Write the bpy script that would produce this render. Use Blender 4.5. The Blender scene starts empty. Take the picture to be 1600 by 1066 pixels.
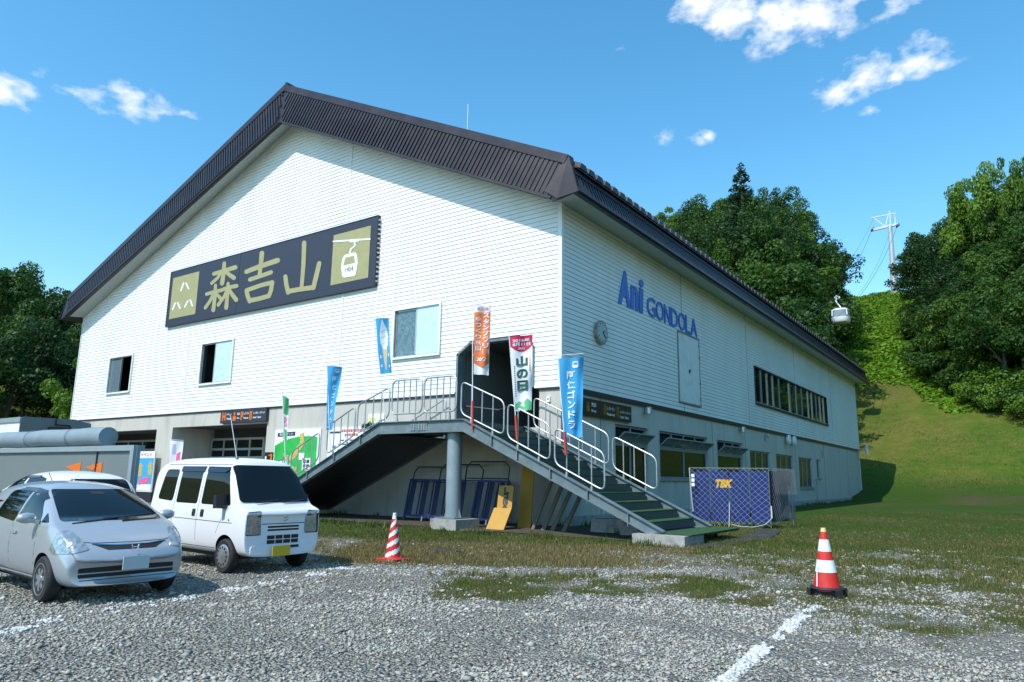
import bpy, bmesh, math, random
import numpy as np
from mathutils import Vector, Matrix, noise
from mathutils.bvhtree import BVHTree
R = math.radians
rnd = random.Random(7)

# ------------------------------------------------------------------ camera, sky, sun, exposure
sc = bpy.context.scene
COL = sc.collection
CAM = Vector((12.8185, -21.1162, 1.6))
yaw, pit, rol, FPX = -0.6157, 0.1896, 0.0156, 1113.39
cd = bpy.data.cameras.new('camera'); cam = bpy.data.objects.new('camera', cd); COL.objects.link(cam)
F_ = Vector((math.sin(yaw)*math.cos(pit), math.cos(yaw)*math.cos(pit), math.sin(pit)))
R_ = Vector((math.cos(yaw), -math.sin(yaw), 0)); U_ = R_.cross(F_)
R2 = R_*math.cos(rol)+U_*math.sin(rol); U2 = U_*math.cos(rol)-R_*math.sin(rol)
mt = Matrix((R2, U2, -F_)).transposed().to_4x4(); mt.translation = CAM
cam.matrix_world = mt
cd.sensor_width = 36; cd.lens = 36*FPX/1600; cd.clip_end = 3000; cd.clip_start = 0.1
sc.camera = cam
SUN = Vector((-.13, -1.0, 1.2)).normalized()      # towards the sun
sun_el = math.asin(SUN.z); sun_az = math.atan2(SUN.x, SUN.y)
world = bpy.data.worlds.new('World'); sc.world = world; world.use_nodes = True
wn, wl = world.node_tree.nodes, world.node_tree.links
wn.clear()
def wnode(t, **k):
    n = wn.new(t)
    for a, b in k.items(): setattr(n, a, b)
    return n
sky = wnode('ShaderNodeTexSky', sky_type='NISHITA', sun_disc=False, sun_elevation=sun_el, sun_rotation=sun_az,
            altitude=500, air_density=1.3, dust_density=.4, ozone_density=3.0)
hs = wnode('ShaderNodeHueSaturation'); hs.inputs['Saturation'].default_value = 1.28; hs.inputs['Hue'].default_value = .487; hs.inputs['Value'].default_value = 1.0
tc = wnode('ShaderNodeTexCoord')
# clouds: a few soft cumulus patches by direction, broken up with noise
def vmath(op, a, b=None, sc_=None):
    n = wnode('ShaderNodeVectorMath', operation=op)
    wl.new(a, n.inputs[0])
    if b is not None:
        if isinstance(b, (tuple, Vector)): n.inputs[1].default_value = tuple(b)
        else: wl.new(b, n.inputs[1])
    return n
def wm(op, a, b=None, c=None, clamp=False):
    n = wnode('ShaderNodeMath', operation=op); n.use_clamp = clamp
    for i, v in enumerate((a, b, c)):
        if v is None: continue
        if isinstance(v, (int, float)): n.inputs[i].default_value = v
        else: wl.new(v, n.inputs[i])
    return n.outputs[0]
dirv = tc.outputs['Generated']
nz = wnode('ShaderNodeTexNoise'); nz.inputs['Scale'].default_value = 15; nz.inputs['Detail'].default_value = 9; nz.inputs['Roughness'].default_value = .62
mp = wnode('ShaderNodeMapping'); mp.inputs['Scale'].default_value = (1, 1, 1.7); wl.new(dirv, mp.inputs['Vector']); wl.new(mp.outputs[0], nz.inputs['Vector'])
nz2 = wnode('ShaderNodeTexNoise'); nz2.inputs['Scale'].default_value = 42; nz2.inputs['Detail'].default_value = 6; wl.new(mp.outputs[0], nz2.inputs['Vector'])
def pix(u, v):
    return (F_ + R2*((u-800)/FPX) - U2*((v-533)/FPX)).normalized()
tot = None
CL = [(1090, 10, .060, 1.0), (1150, 25, .07, 1.25), (1210, 28, .075, 1.3), (1275, 18, .07, 1.15), (1400, 8, .050, .85), (1310, 140, .046, 1.05), (1355, 118, .052, 1.1), (1440, 100, .050, 1.05), (1440, 68, .034, 1.0), (1400, 120, .03, .9),
      (1092, 217, .024, .9), (1106, 211, .022, 1.0), (150, 150, .050, .92), (195, 155, .052, 1.0), (250, 166, .046, .85), (295, 175, .03, .7), (0, 145, .046, 1.15), (-60, 140, .07, 1.2), (968, 78, .024, .5), (1040, 215, .026, .42), (1360, 173, .02, .7), (75, 118, .035, .4),
      (-500, 60, .16, 1.1), (2050, 200, .17, 1.0), (800, -500, .2, 1.1), (1500, -700, .22, 1.0), (-200, -600, .2, .9)]
for u, v, rad, amp in CL:
    d = pix(u, v)
    s = vmath('SUBTRACT', dirv, d)
    s2 = vmath('MULTIPLY', s.outputs[0], (1, 1, 1.5))
    ln = wnode('ShaderNodeVectorMath', operation='LENGTH'); wl.new(s2.outputs[0], ln.inputs[0])
    g = wm('MULTIPLY', wm('SUBTRACT', 1.0, wm('DIVIDE', ln.outputs['Value'], rad), None, True), amp)
    tot = g if tot is None else wm('MAXIMUM', tot, g)
nn = wm('ADD', wm('MULTIPLY', nz.outputs[0], .62), wm('MULTIPLY', nz2.outputs[0], .38))
cl = wm('ADD', wm('MULTIPLY', tot, 1.55), wm('MULTIPLY', wm('SUBTRACT', nn, .5), 5.2))
cl = wm('SUBTRACT', cl, .62, None, True)
cl = wm('MULTIPLY', cl, wm('MULTIPLY', tot, 3.0, None, True))
cl = wm('MULTIPLY', wm('POWER', cl, 1.2, None, True), .93)
mx = wnode('ShaderNodeMix', data_type='RGBA')
wl.new(sky.outputs[0], hs.inputs['Color']); wl.new(hs.outputs[0], mx.inputs['A'])
mx.inputs['B'].default_value = (4.6, 4.8, 5.1, 1); wl.new(cl, mx.inputs['Factor'])
bg = wnode('ShaderNodeBackground'); bg.inputs['Strength'].default_value = .15
wo = wnode('ShaderNodeOutputWorld'); wl.new(mx.outputs['Result'], bg.inputs['Color']); wl.new(bg.outputs[0], wo.inputs['Surface'])
sd = bpy.data.lights.new('sun', 'SUN'); sd.energy = 2.75; sd.angle = R(.53); sd.color = (1.0, .95, .88)
so = bpy.data.objects.new('sun', sd); COL.objects.link(so); so.rotation_euler = SUN.to_track_quat('Z', 'Y').to_euler(); so.location = (-20, -60, 60)
vs = sc.view_settings; vs.view_transform = 'Standard'; vs.look = 'None'; vs.gamma = 1; vs.exposure = .68; vs.use_curve_mapping = False
sc.render.resolution_x, sc.render.resolution_y = 1024, 682
sc.cycles.max_bounces = 6; sc.cycles.diffuse_bounces = 3; sc.cycles.transparent_max_bounces = 6

# ------------------------------------------------------------------ helpers
def tag(o, label=None, cat=None, group=None, kind=None):
    if label: o['label'] = label
    if cat: o['category'] = cat
    if group: o['group'] = group
    if kind: o['kind'] = kind
    return o
WP = {}
def empty(name, loc=(0, 0, 0), rz=0, label=None, cat=None, group=None, parent=None):
    o = bpy.data.objects.new(name, None); COL.objects.link(o)
    o.empty_display_size = .2
    o.location = loc; o.rotation_euler = (0, 0, rz)
    if parent is not None:
        o.parent = parent; o.location = Vector(loc)-WP.get(parent, Vector())
    WP[o] = Vector(loc)
    return tag(o, label, cat, group)
def copy_tree(o, parent=None):
    c = o.copy(); COL.objects.link(c); c.parent = parent
    for ch in list(o.children): copy_tree(ch, c)
    return c
class MB:
    """collects faces, built as ONE mesh object"""
    def __init__(s): s.v = []; s.f = []; s.mi = []; s.m = 0
    def face(s, pts):
        b = len(s.v); s.v += [tuple(p) for p in pts]; s.f.append(tuple(range(b, b+len(pts)))); s.mi.append(s.m); return s
    def add(s, vs_, fs):
        b = len(s.v); s.v += [tuple(p) for p in vs_]
        for f in fs: s.f.append(tuple(b+i for i in f)); s.mi.append(s.m)
        return s
    def box(s, x0, x1, y0, y1, z0, z1):
        return s.add([(x0, y0, z0), (x1, y0, z0), (x1, y1, z0), (x0, y1, z0), (x0, y0, z1), (x1, y0, z1), (x1, y1, z1), (x0, y1, z1)],
                     [(0, 3, 2, 1), (4, 5, 6, 7), (0, 1, 5, 4), (1, 2, 6, 5), (2, 3, 7, 6), (3, 0, 4, 7)])
    def prism(s, poly, dirv):
        """poly: 3-D points, extruded by dirv"""
        n = len(poly); d = Vector(dirv); P = [Vector(p) for p in poly]
        return s.add(P+[p+d for p in P], [tuple(range(n))[::-1], tuple(range(n, 2*n))]+[(i, (i+1) % n, n+(i+1) % n, n+i) for i in range(n)])
    def bar(s, a, b, w, h=None, up=(0, 0, 1)):
        a, b = Vector(a), Vector(b); h = h or w; t = (b-a).normalized(); u = Vector(up)
        if abs(t.dot(u)) > .98: u = Vector((1, 0, 0))
        sd_ = t.cross(u).normalized()*w/2; u2 = sd_.normalized().cross(t)*h/2
        return s.prism([a-sd_-u2, a+sd_-u2, a+sd_+u2, a-sd_+u2], b-a)
    def tube(s, pts, r, n=8, closed=False, cap=True):
        P = [Vector(p) for p in pts]; m = len(P); rings = []
        for i in range(m):
            a = P[(i-1) % m] if (closed or i > 0) else P[i]; b = P[(i+1) % m] if (closed or i < m-1) else P[i]
            t = (b-a).normalized()
            u = Vector((0, 0, 1)) if abs(t.z) < .9 else Vector((0, 1, 0)) if abs(t.y) < .9 else Vector((1, 0, 0))
            if i and abs(t.dot(pu)) < .995: u = pu
            sd_ = t.cross(u).normalized(); u = sd_.cross(t); pu = u
            rr = r[i] if isinstance(r, (list, tuple)) else r
            rings.append([P[i]+(sd_*math.cos(2*math.pi*k/n)+u*math.sin(2*math.pi*k/n))*rr for k in range(n)])
        vs_ = [p for rg in rings for p in rg]; fs = []
        for i in range(m if closed else m-1):
            j = (i+1) % m
            for k in range(n): fs.append((i*n+k, i*n+(k+1) % n, j*n+(k+1) % n, j*n+k))
        if cap and not closed: fs += [tuple(range(n))[::-1], tuple((m-1)*n+k for k in range(n))]
        return s.add(vs_, fs)
    def lathe(s, prof, c, axis='z', n=24):
        c = Vector(c); vs_ = []; fs = []
        for r, h in prof:
            for k in range(n):
                a = 2*math.pi*k/n; ca, sa = math.cos(a)*r, math.sin(a)*r
                vs_.append(c+(Vector((ca, sa, h)) if axis == 'z' else Vector((ca, h, sa)) if axis == 'y' else Vector((h, ca, sa))))
        m = len(prof)
        for i in range(m-1):
            for k in range(n): fs.append((i*n+k, i*n+(k+1) % n, (i+1)*n+(k+1) % n, (i+1)*n+k))
        fs += [tuple(range(n))[::-1], tuple((m-1)*n+k for k in range(n))]
        return s.add(vs_, fs)
    def build(s, name, mat, parent=None, label=None, cat=None, group=None, kind=None, smooth=False, world=True, recalc=True, loc=None):
        me = bpy.data.meshes.new(name)
        off = Vector()
        if parent is not None and world: off = WP.get(parent, Vector())
        if loc is not None: off = Vector(loc)
        a = np.array(s.v, dtype=float).reshape(-1, 3)-np.array(off)
        me.from_pydata(a.tolist(), [], s.f)
        mats = mat if isinstance(mat, (list, tuple)) else [mat]
        for m_ in mats: me.materials.append(m_)
        if len(mats) > 1: me.polygons.foreach_set('material_index', s.mi)
        if recalc:
            bm = bmesh.new(); bm.from_mesh(me); bmesh.ops.recalc_face_normals(bm, faces=bm.faces); bm.to_mesh(me); bm.free()
        if smooth:
            me.polygons.foreach_set('use_smooth', [True]*len(me.polygons))
            try: me.set_sharp_from_angle(angle=R(38))
            except Exception: pass
        o = bpy.data.objects.new(name, me); COL.objects.link(o)
        if parent is not None: o.parent = parent
        if loc is not None and parent is None: o.location = loc
        WP[o] = off if parent is None or world else Vector()
        return tag(o, label, cat, group, kind)
def fast_mesh(name, V, Fq, mat, attr=None, k=4):
    """numpy verts (n,3), faces (m,k)"""
    me = bpy.data.meshes.new(name); n, m = len(V), len(Fq)
    me.vertices.add(n); me.vertices.foreach_set('co', np.asarray(V, np.float32).ravel())
    me.loops.add(m*k); me.loops.foreach_set('vertex_index', np.asarray(Fq, np.int32).ravel())
    me.polygons.add(m); me.polygons.foreach_set('loop_start', np.arange(m, dtype=np.int32)*k)
    me.update(calc_edges=True)
    if attr is not None:
        at = me.attributes.new('tone', 'FLOAT', 'FACE'); at.data.foreach_set('value', np.asarray(attr, np.float32))
    if mat: me.materials.append(mat)
    me.validate()
    return me

# ------------------------------------------------------------------ materials
MATS = {}
def mat(name, col, rough=.6, metal=0, var=0.0, vs_=3.0, bump=0.0, bs=40.0, coat=0, spec=None, dirt=None, dscale=1.2, damt=.5, stretch=None, alpha=None):
    m = bpy.data.materials.new(name); m.use_nodes = True; nt = m.node_tree; N, L = nt.nodes, nt.links
    b = N['Principled BSDF']
    b.inputs['Base Color'].default_value = (*col, 1); b.inputs['Roughness'].default_value = rough; b.inputs['Metallic'].default_value = metal
    if coat: b.inputs['Coat Weight'].default_value = coat; b.inputs['Coat Roughness'].default_value = .04
    if spec is not None: b.inputs['Specular IOR Level'].default_value = spec
    tcn = N.new('ShaderNodeTexCoord'); src = tcn.outputs['Object']
    if stretch:
        mpn = N.new('ShaderNodeMapping'); mpn.inputs['Scale'].default_value = stretch; L.new(src, mpn.inputs[0]); src2 = mpn.outputs[0]
    else: src2 = src
    cur = None
    if var:
        n1 = N.new('ShaderNodeTexNoise'); n1.inputs['Scale'].default_value = vs_; n1.inputs['Detail'].default_value = 6; L.new(src2, n1.inputs['Vector'])
        mr = N.new('ShaderNodeMapRange'); mr.inputs['From Min'].default_value = .3; mr.inputs['From Max'].default_value = .7
        mr.inputs['To Min'].default_value = 1-var; mr.inputs['To Max'].default_value = 1+var; L.new(n1.outputs[0], mr.inputs[0])
        vm = N.new('ShaderNodeVectorMath'); vm.operation = 'SCALE'; vm.inputs[0].default_value = col; L.new(mr.outputs[0], vm.inputs['Scale'])
        cur = vm.outputs[0]
        mr2 = N.new('ShaderNodeMapRange'); mr2.inputs['To Min'].default_value = max(0, rough-.12); mr2.inputs['To Max'].default_value = min(1, rough+.12); L.new(n1.outputs[0], mr2.inputs[0]); L.new(mr2.outputs[0], b.inputs['Roughness'])
    if dirt:
        n2 = N.new('ShaderNodeTexNoise'); n2.inputs['Scale'].default_value = dscale; n2.inputs['Detail'].default_value = 8; n2.inputs['Roughness'].default_value = .65; L.new(src2, n2.inputs['Vector'])
        mr = N.new('ShaderNodeMapRange'); mr.inputs['From Min'].default_value = .52; mr.inputs['From Max'].default_value = .72; mr.inputs['To Max'].default_value = damt; L.new(n2.outputs[0], mr.inputs[0])
        mxn = N.new('ShaderNodeMix'); mxn.data_type = 'RGBA'; L.new(mr.outputs[0], mxn.inputs['Factor'])
        if cur: L.new(cur, mxn.inputs['A'])
        else: mxn.inputs['A'].default_value = (*col, 1)
        mxn.inputs['B'].default_value = (*dirt, 1); cur = mxn.outputs['Result']
    if cur: L.new(cur, b.inputs['Base Color'])
    if bump:
        n3 = N.new('ShaderNodeTexNoise'); n3.inputs['Scale'].default_value = bs; n3.inputs['Detail'].default_value = 5; L.new(src, n3.inputs['Vector'])
        bp = N.new('ShaderNodeBump'); bp.inputs['Strength'].default_value = bump; bp.inputs['Distance'].default_value = .02; L.new(n3.outputs[0], bp.inputs['Height']); L.new(bp.outputs[0], b.inputs['Normal'])
    MATS[name] = m; return m
siding_m = mat('white_siding', (.82, .83, .79), .45, var=.04, vs_=.6, dirt=(.60, .63, .55), dscale=.45, damt=.38, stretch=(1, 1, .25))
trim_m = mat('white_trim', (.82, .83, .80), .4, var=.03)
back_m = mat('dark_backing', (.07, .08, .08), .9)
conc_m = mat('painted_concrete', (.52, .50, .44), .8, var=.06, vs_=1.3, bump=.25, bs=30, dirt=(.30, .27, .23), dscale=.9, damt=.55, stretch=(1.3, 1.3, .3))
rconc_m = mat('rough_concrete', (.36, .35, .32), .9, var=.15, vs_=5, bump=.6, bs=25, dirt=(.12, .12, .10), dscale=3, damt=.8)
roof_m = mat('brown_roof_metal', (.028, .022, .027), .42, var=.12, vs_=1.5, spec=.4, dirt=(.055, .048, .052), dscale=1.5, damt=.4)
roofd_m = mat('dark_trim_metal', (.022, .022, .03), .45, var=.1)
soffit_m = mat('soffit_board', (.42, .46, .45), .6, var=.05)
alu_m = mat('aluminium', (.55, .57, .58), .35, .7, var=.06)
steel_m = mat('galvanised_steel', (.48, .50, .51), .45, .75, var=.12, vs_=6)
bluegrey_m = mat('bluegrey_paint', (.14, .185, .20), .42, var=.15, vs_=2.5, dirt=(.30, .34, .35), dscale=3.0, damt=.5)
sash_m = mat('grey_sash', (.25, .29, .30), .45, var=.05)
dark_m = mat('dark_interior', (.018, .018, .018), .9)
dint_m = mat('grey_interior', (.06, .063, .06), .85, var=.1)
green_m = mat('green_carpet', (.025, .085, .022), .95, var=.25, vs_=8, bump=.6, bs=160, dirt=(.05, .07, .035), dscale=2, damt=.6)
riser_m = mat('step_riser', (.065, .08, .085), .5, var=.12, vs_=4, dirt=(.05, .06, .05), dscale=3, damt=.5)
glass_m = mat('window_glass', (.010, .014, .013), .04, spec=.18)
frost_m = mat('blue_glass_sheet', (.42, .60, .68), .12, var=.12, vs_=2.2, dirt=(.20, .30, .33), dscale=3.5, damt=.7)
navy_m = mat('navy_sign', (.030, .034, .055), .5, var=.1, vs_=1)
gold_m = mat('gold_paint', (.36, .34, .16), .5, var=.06)
white_m = mat('white_paint', (.82, .83, .84), .4, var=.03)
blue_m = mat('blue_letter', (.04, .17, .62), .4, var=.1, vs_=1)
black_m = mat('black_rubber', (.018, .018, .02), .65, var=.2, vs_=20)
tyre_m = mat('tyre_rubber', (.022, .022, .024), .75, var=.25, vs_=25, dirt=(.09, .085, .075), dscale=7, damt=.4)
red_m = mat('cone_red', (.62, .028, .02), .45, var=.08, vs_=6, dirt=(.35, .10, .08), dscale=8, damt=.35)
conew_m = mat('cone_white', (.80, .82, .82), .35, var=.05, vs_=6, dirt=(.5, .5, .48), dscale=9, damt=.35)
yel_m = mat('pale_yellow', (.70, .58, .24), .5, var=.05)
vanp_m = mat('van_white_paint', (.80, .81, .82), .28, coat=.4)
carp_m = mat('silver_paint', (.44, .475, .505), .27, .35, coat=.6)
autog_m = mat('car_glass', (.006, .008, .009), .03, spec=.42)
visor_m = mat('smoked_visor', (.02, .022, .03), .15)
lens_m = mat('lamp_lens', (.38, .42, .43), .08, .45, var=.35, vs_=22, coat=1)
chrome_m = mat('chrome', (.75, .76, .78), .1, 1)
rim_m = mat('wheel_silver', (.42, .44, .45), .3, .7, var=.06)
plat_m = mat('blank_plate', (.50, .56, .58), .5)
plyel_m = mat('yellow_plate', (.62, .42, .02), .5)
tail_m = mat('tail_red', (.25, .01, .015), .12, coat=1)
boxg_m = mat('grey_panel', (.17, .20, .20), .5, var=.05, vs_=1.5, dirt=(.12, .135, .13), dscale=1.5, damt=.4)
frameg_m = mat('pale_grey_frame', (.27, .33, .35), .4, var=.05, vs_=3)
tarp_m = mat('grey_tarp', (.22, .28, .31), .55, var=.08, vs_=3, bump=.3, bs=6)
orange_m = mat('orange_print', (.70, .16, .01), .6)
cloth_blue = mat('flag_blue', (.045, .36, .68), .8, var=.06)
cloth_org = mat('flag_orange', (.78, .20, .06), .8, var=.05)
cloth_white = mat('flag_white', (.78, .79, .82), .8, var=.03)
cloth_red = mat('flag_red', (.62, .02, .09), .8)
cloth_green = mat('flag_green', (.10, .46, .20), .8, var=.08)
ink_white = mat('ink_white', (.80, .82, .85), .7)
ink_green = mat('ink_dark_green', (.02, .11, .09), .7)
ink_pink = mat('ink_pink', (.75, .12, .25), .7)
ink_red = mat('ink_red', (.62, .06, .04), .7)
ink_dark = mat('ink_dark', (.05, .05, .06), .7)
ink_blue = mat('ink_blue', (.06, .16, .45), .7)
mapg_m = mat('map_green', (.025, .42, .07), .45, var=.22, vs_=1.8)
maplg_m = mat('map_pale', (.35, .62, .45), .45, var=.1)
lime_m = mat('lime_print', (.60, .75, .14), .5)
tan_m = mat('map_tan', (.50, .42, .12), .5, var=.3, vs_=9)
sbrown_m = mat('sign_black', (.018, .016, .015), .35, var=.1)
amber_m = mat('sign_orange', (.60, .13, .01), .5)
amberd_m = mat('sign_amber', (.34, .13, .02), .5)
bluemat_m = mat('blue_mat', (.003, .022, .15), .5, var=.12, vs_=3)
rack_m = mat('rack_blue', (.015, .03, .15), .5, var=.15, vs_=5)
net_m = mat('net_cord', (.50, .53, .58), .7)
netd_m = mat('net_cord_grey', (.16, .18, .20), .7)
ybrd_m = mat('yellow_board', (.50, .27, .02), .55, var=.08, vs_=4, dirt=(.4, .25, .06), dscale=5, damt=.5)
wood_m = mat('weathered_timber', (.16, .13, .09), .8, var=.3, vs_=6, stretch=(8, 8, .8))
asph_m = mat('dark_asphalt', (.035, .037, .042), .85, var=.25, vs_=20, bump=.5, bs=60)
bark_m = mat('bark', (.10, .085, .065), .9, var=.3, vs_=5)
cloudw_m = mat('pole_white', (.80, .80, .80), .4)
tower_m = mat('tower_paint', (.50, .55, .58), .4, .3)
cable_m = mat('steel_cable', (.05, .06, .07), .5, .5)
cabin_m = mat('gondola_white', (.80, .82, .84), .25, coat=.5)
clock_m = mat('clock_face', (.42, .52, .50), .5)
def leafmat(name, c1, c2, c3):
    m = bpy.data.materials.new(name); m.use_nodes = True; nt = m.node_tree; N, L = nt.nodes, nt.links; N.clear()
    at = N.new('ShaderNodeAttribute'); at.attribute_name = 'tone'
    oi = N.new('ShaderNodeObjectInfo')
    ad = N.new('ShaderNodeMath'); ad.operation = 'MULTIPLY_ADD'; ad.inputs[1].default_value = .55; L.new(oi.outputs['Random'], ad.inputs[0]);
    ml = N.new('ShaderNodeMath'); ml.operation = 'MULTIPLY'; ml.inputs[1].default_value = .55; L.new(at.outputs['Fac'], ml.inputs[0]); L.new(ml.outputs[0], ad.inputs[2])
    cr = N.new('ShaderNodeValToRGB'); L.new(ad.outputs[0], cr.inputs[0])
    e = cr.color_ramp.elements; e[0].position = .05; e[0].color = (*c1, 1); e[1].position = .95; e[1].color = (*c3, 1); k = e.new(.5); k.color = (*c2, 1)
    df = N.new('ShaderNodeBsdfPrincipled'); df.inputs['Roughness'].default_value = .5; df.inputs['Specular IOR Level'].default_value = .25; L.new(cr.outputs[0], df.inputs['Base Color'])
    tr = N.new('ShaderNodeBsdfTranslucent'); hv = N.new('ShaderNodeHueSaturation'); hv.inputs['Value'].default_value = 1.3; hv.inputs['Hue'].default_value = .485; L.new(cr.outputs[0], hv.inputs['Color']); L.new(hv.outputs[0], tr.inputs[0])
    ms = N.new('ShaderNodeMixShader'); ms.inputs[0].default_value = .3; L.new(df.outputs[0], ms.inputs[1]); L.new(tr.outputs[0], ms.inputs[2])
    o = N.new('ShaderNodeOutputMaterial'); L.new(ms.outputs[0], o.inputs[0]); return m
leaf_m = leafmat('leaf_green', (.018, .055, .008), (.035, .095, .012), (.075, .15, .022))
leafd_m = leafmat('leaf_dark', (.012, .040, .010), (.022, .065, .014), (.045, .10, .02))
leafl_m = leafmat('leaf_pale', (.05, .12, .015), (.09, .19, .02), (.15, .27, .03))
conif_m = leafmat('needle_dark', (.010, .035, .015), (.018, .055, .02), (.03, .075, .025))
cover_m = leafmat('groundcover_leaf', (.07, .17, .01), (.12, .27, .015), (.20, .36, .02))
blade_m = leafmat('grass_blade', (.05, .075, .015), (.08, .12, .02), (.16, .15, .05))
dry_m = leafmat('dry_blade', (.14, .13, .04), (.25, .20, .08), (.38, .30, .14))
stair_shade_m = mat('stair_shade_patch', (.075, .062, .045), .95, var=.3, vs_=6, bump=.8, bs=30, dirt=(.14, .13, .11), dscale=9, damt=.7)  # dark ground colour standing in for the shade under the stairs

# ------------------------------------------------------------------ terrain
def sst(t):
    t = 0. if t < 0 else 1. if t > 1 else t
    return t*t*(3-2*t)
def sp(x, k):
    return x if x > 8*k else k*math.log1p(math.exp(x/k)) if x > -20*k else 0.
def xb(y):   # right edge of the ski run
    return 3.6+9.5*math.exp(-max(y-76, -8)/8)-(y-90)*.13
def xl(y):   # left edge of the ski run
    return -9.0-(y-100)*.15
def hz(x, y):
    t = sp(y-60, 5)
    if y > 141: t = sp(141-60, 5)-(y-141)*.45
    z = .505*t
    if y < 141: z = min(z, .505*(141-60))
    e = 6*sst((x-xb(y))/13)*sst((y-70)/28)
    e += 13*sst((xl(y)-x)/15)*sst((y-62)/30)
    z = z+e*(1 if y < 150 else max(0, 1-(y-150)/120))
    hl = .42*sp(-x-52, 5)
    if hl > 15: hl = 15+.1*(hl-15)
    if y > 60: hl *= max(0, 1-(y-60)/60)
    z = max(z, hl, 0)
    if x > 24: z = max(z, .42*sp(x-44, 3) if x < 76 else .42*32)
    if z > 2: z += 1.2*noise.noise(Vector((x*.06, y*.06, 1.7)))+.35*noise.noise(Vector((x*.3, y*.3, 4)))*(1 if z > 4 else z/4)
    return z
FH = Vector((-.5775, .816, 0)); RH = Vector((.816, .5775, 0))
def qr(x, y):
    dx, dy = x-CAM.x, y-CAM.y
    return dx*FH.x+dy*FH.y, dx*RH.x+dy*RH.y
def nz_(x, y, s, k=0): return noise.noise(Vector((x*s, y*s, k)))
def cover(x, y):
    """(grass, dryness) 0..1 : how much of the ground is grown over, and how dry it is"""
    q, r = qr(x, y)
    n = .5+.5*nz_(x, y, .45)+.35*nz_(x, y, 1.3, 3)+.25*nz_(x, y, 3.4, 5)
    g = 0.; dry = .45
    lawn = sst((q-17.5)/3)*(1 if r > -6 else sst((r+9)/3))
    g = max(g, lawn*(.75+.35*n))
    band = sst((q-12.8)/1.6)*sst((r+4.3)/1.2)
    if r < 5.5:
        g = max(g, band*(.45+.75*n)*(1-.55*sst((r-1.5)/2.0)*(1-sst((q-15.5)/3))))
        dry = 1.0-.85*sst((q-17.4)/1.6)*(.6+.4*n)
    # grass patch in the gravel ahead of the stairs
    p = sst((q-9.0)/1.4)*(1-sst((q-12.3)/.9))*sst((r+1.6)/1.2)*(1-sst((r-3.2)/1.0))
    p2 = p*(n*1.5-.22+.5*nz_(x, y, 2.2, 17))
    if p2 > g: g = min(p2, .72+.3*n); dry = .52+.4*nz_(x, y, 1.1, 19)
    # the right-hand side, half grown over
    rr = sst((r-3.1)/1.6)*sst((q-7.3-.25*nz_(x, y, .9, 9))/1.3)
    p3 = rr*(n*1.15-.12+.25*sst((q-13)/5))
    if p3 > g: g = p3; dry = .55-.35*sst((q-12)/8)+.3*nz_(x, y, .5, 11)
    if -7.5 < r < -3 and 15 < q < 18.5: g = max(g, .55*n)
    if q > 24 or y > 10:
        dry = .10+.75*max(0, nz_(x, y, .16, 2)+.5*nz_(x, y, .6, 7)+.18)
        if 24 < q < 34: g *= .62+.6*(.5+nz_(x, y, .5, 8))
    return max(0, min(1, g)), max(0, min(1, dry))
def gridlines(segs):
    out = []
    for a, b, s in segs:
        n = max(1, int(round((b-a)/s))); out += [a+(b-a)*i/n for i in range(n)]
    return out+[segs[-1][1]]
gx = gridlines([(-700, -220, 40), (-220, -110, 8), (-110, -40, 2.5), (-40, -10, 1.2), (-10, 17, .2), (17, 40, 1.5), (40, 130, 6), (130, 700, 40)])
gy = gridlines([(-500, -60, 40), (-60, -24, 4), (-24, -19, .5), (-19, 8, .2), (8, 56, 1.0), (56, 150, 1.8), (150, 260, 8), (260, 900, 40)])
V = []; G_ = []; D_ = []; H_ = []
for y in gy:
    for x in gx:
        z = hz(x, y) if (y > 50 or x < -45 or x > 24) else 0
        if z == 0 and -10 < x < 17 and -19 < y < 8: z = .018*nz_(x, y, .7, 21)+.008*nz_(x, y, 2.5, 22)
        V.append((x, y, z))
        g, d = cover(x, y) if (-60 < x < 60 and -30 < y < 70) else (1, .4)
        G_.append(g); D_.append(d)
        H_.append(sst((y-82)/16)*sst((x-xl(y)+4)/3)*(1-sst((x-xb(y)-4)/3)) if y > 60 else 0)
nx, ny = len(gx), len(gy)
I = np.arange(nx*ny).reshape(ny, nx)
Fq = np.stack([I[:-1, :-1], I[:-1, 1:], I[1:, 1:], I[1:, :-1]], -1).reshape(-1, 4)
gm = bpy.data.materials.new('ground_cover'); gm.use_nodes = True; N, L = gm.node_tree.nodes, gm.node_tree.links
def gn(t, **k):
    n = N.new(t)
    for a, b in k.items(): setattr(n, a, b)
    return n
def gmath(op, a, b=None, clamp=False):
    n = gn('ShaderNodeMath', operation=op); n.use_clamp = clamp
    for i, v in enumerate((a, b)):
        if v is None: continue
        if isinstance(v, (int, float)): n.inputs[i].default_value = v
        else: L.new(v, n.inputs[i])
    return n.outputs[0]
def gnoise(scale, det=5, rough=.6):
    n = gn('ShaderNodeTexNoise'); n.inputs['Scale'].default_value = scale; n.inputs['Detail'].default_value = det; n.inputs['Roughness'].default_value = rough; L.new(gtc.outputs['Object'], n.inputs['Vector']); return n.outputs[0]
def gramp(f, stops):
    n = gn('ShaderNodeValToRGB'); L.new(f, n.inputs[0]); e = n.color_ramp.elements
    e[0].position, e[0].color = stops[0][0], (*stops[0][1], 1); e[1].position, e[1].color = stops[-1][0], (*stops[-1][1], 1)
    for p, c in stops[1:-1]: k = e.new(p); k.color = (*c, 1)
    return n.outputs[0]
def gmix(f, a, b):
    n = gn('ShaderNodeMix', data_type='RGBA'); L.new(f, n.inputs['Factor'])
    for s_, v in (('A', a), ('B', b)):
        if isinstance(v, tuple): n.inputs[s_].default_value = (*v, 1)
        else: L.new(v, n.inputs[s_])
    return n.outputs['Result']
bs_ = N['Principled BSDF']; gtc = gn('ShaderNodeTexCoord')
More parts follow.
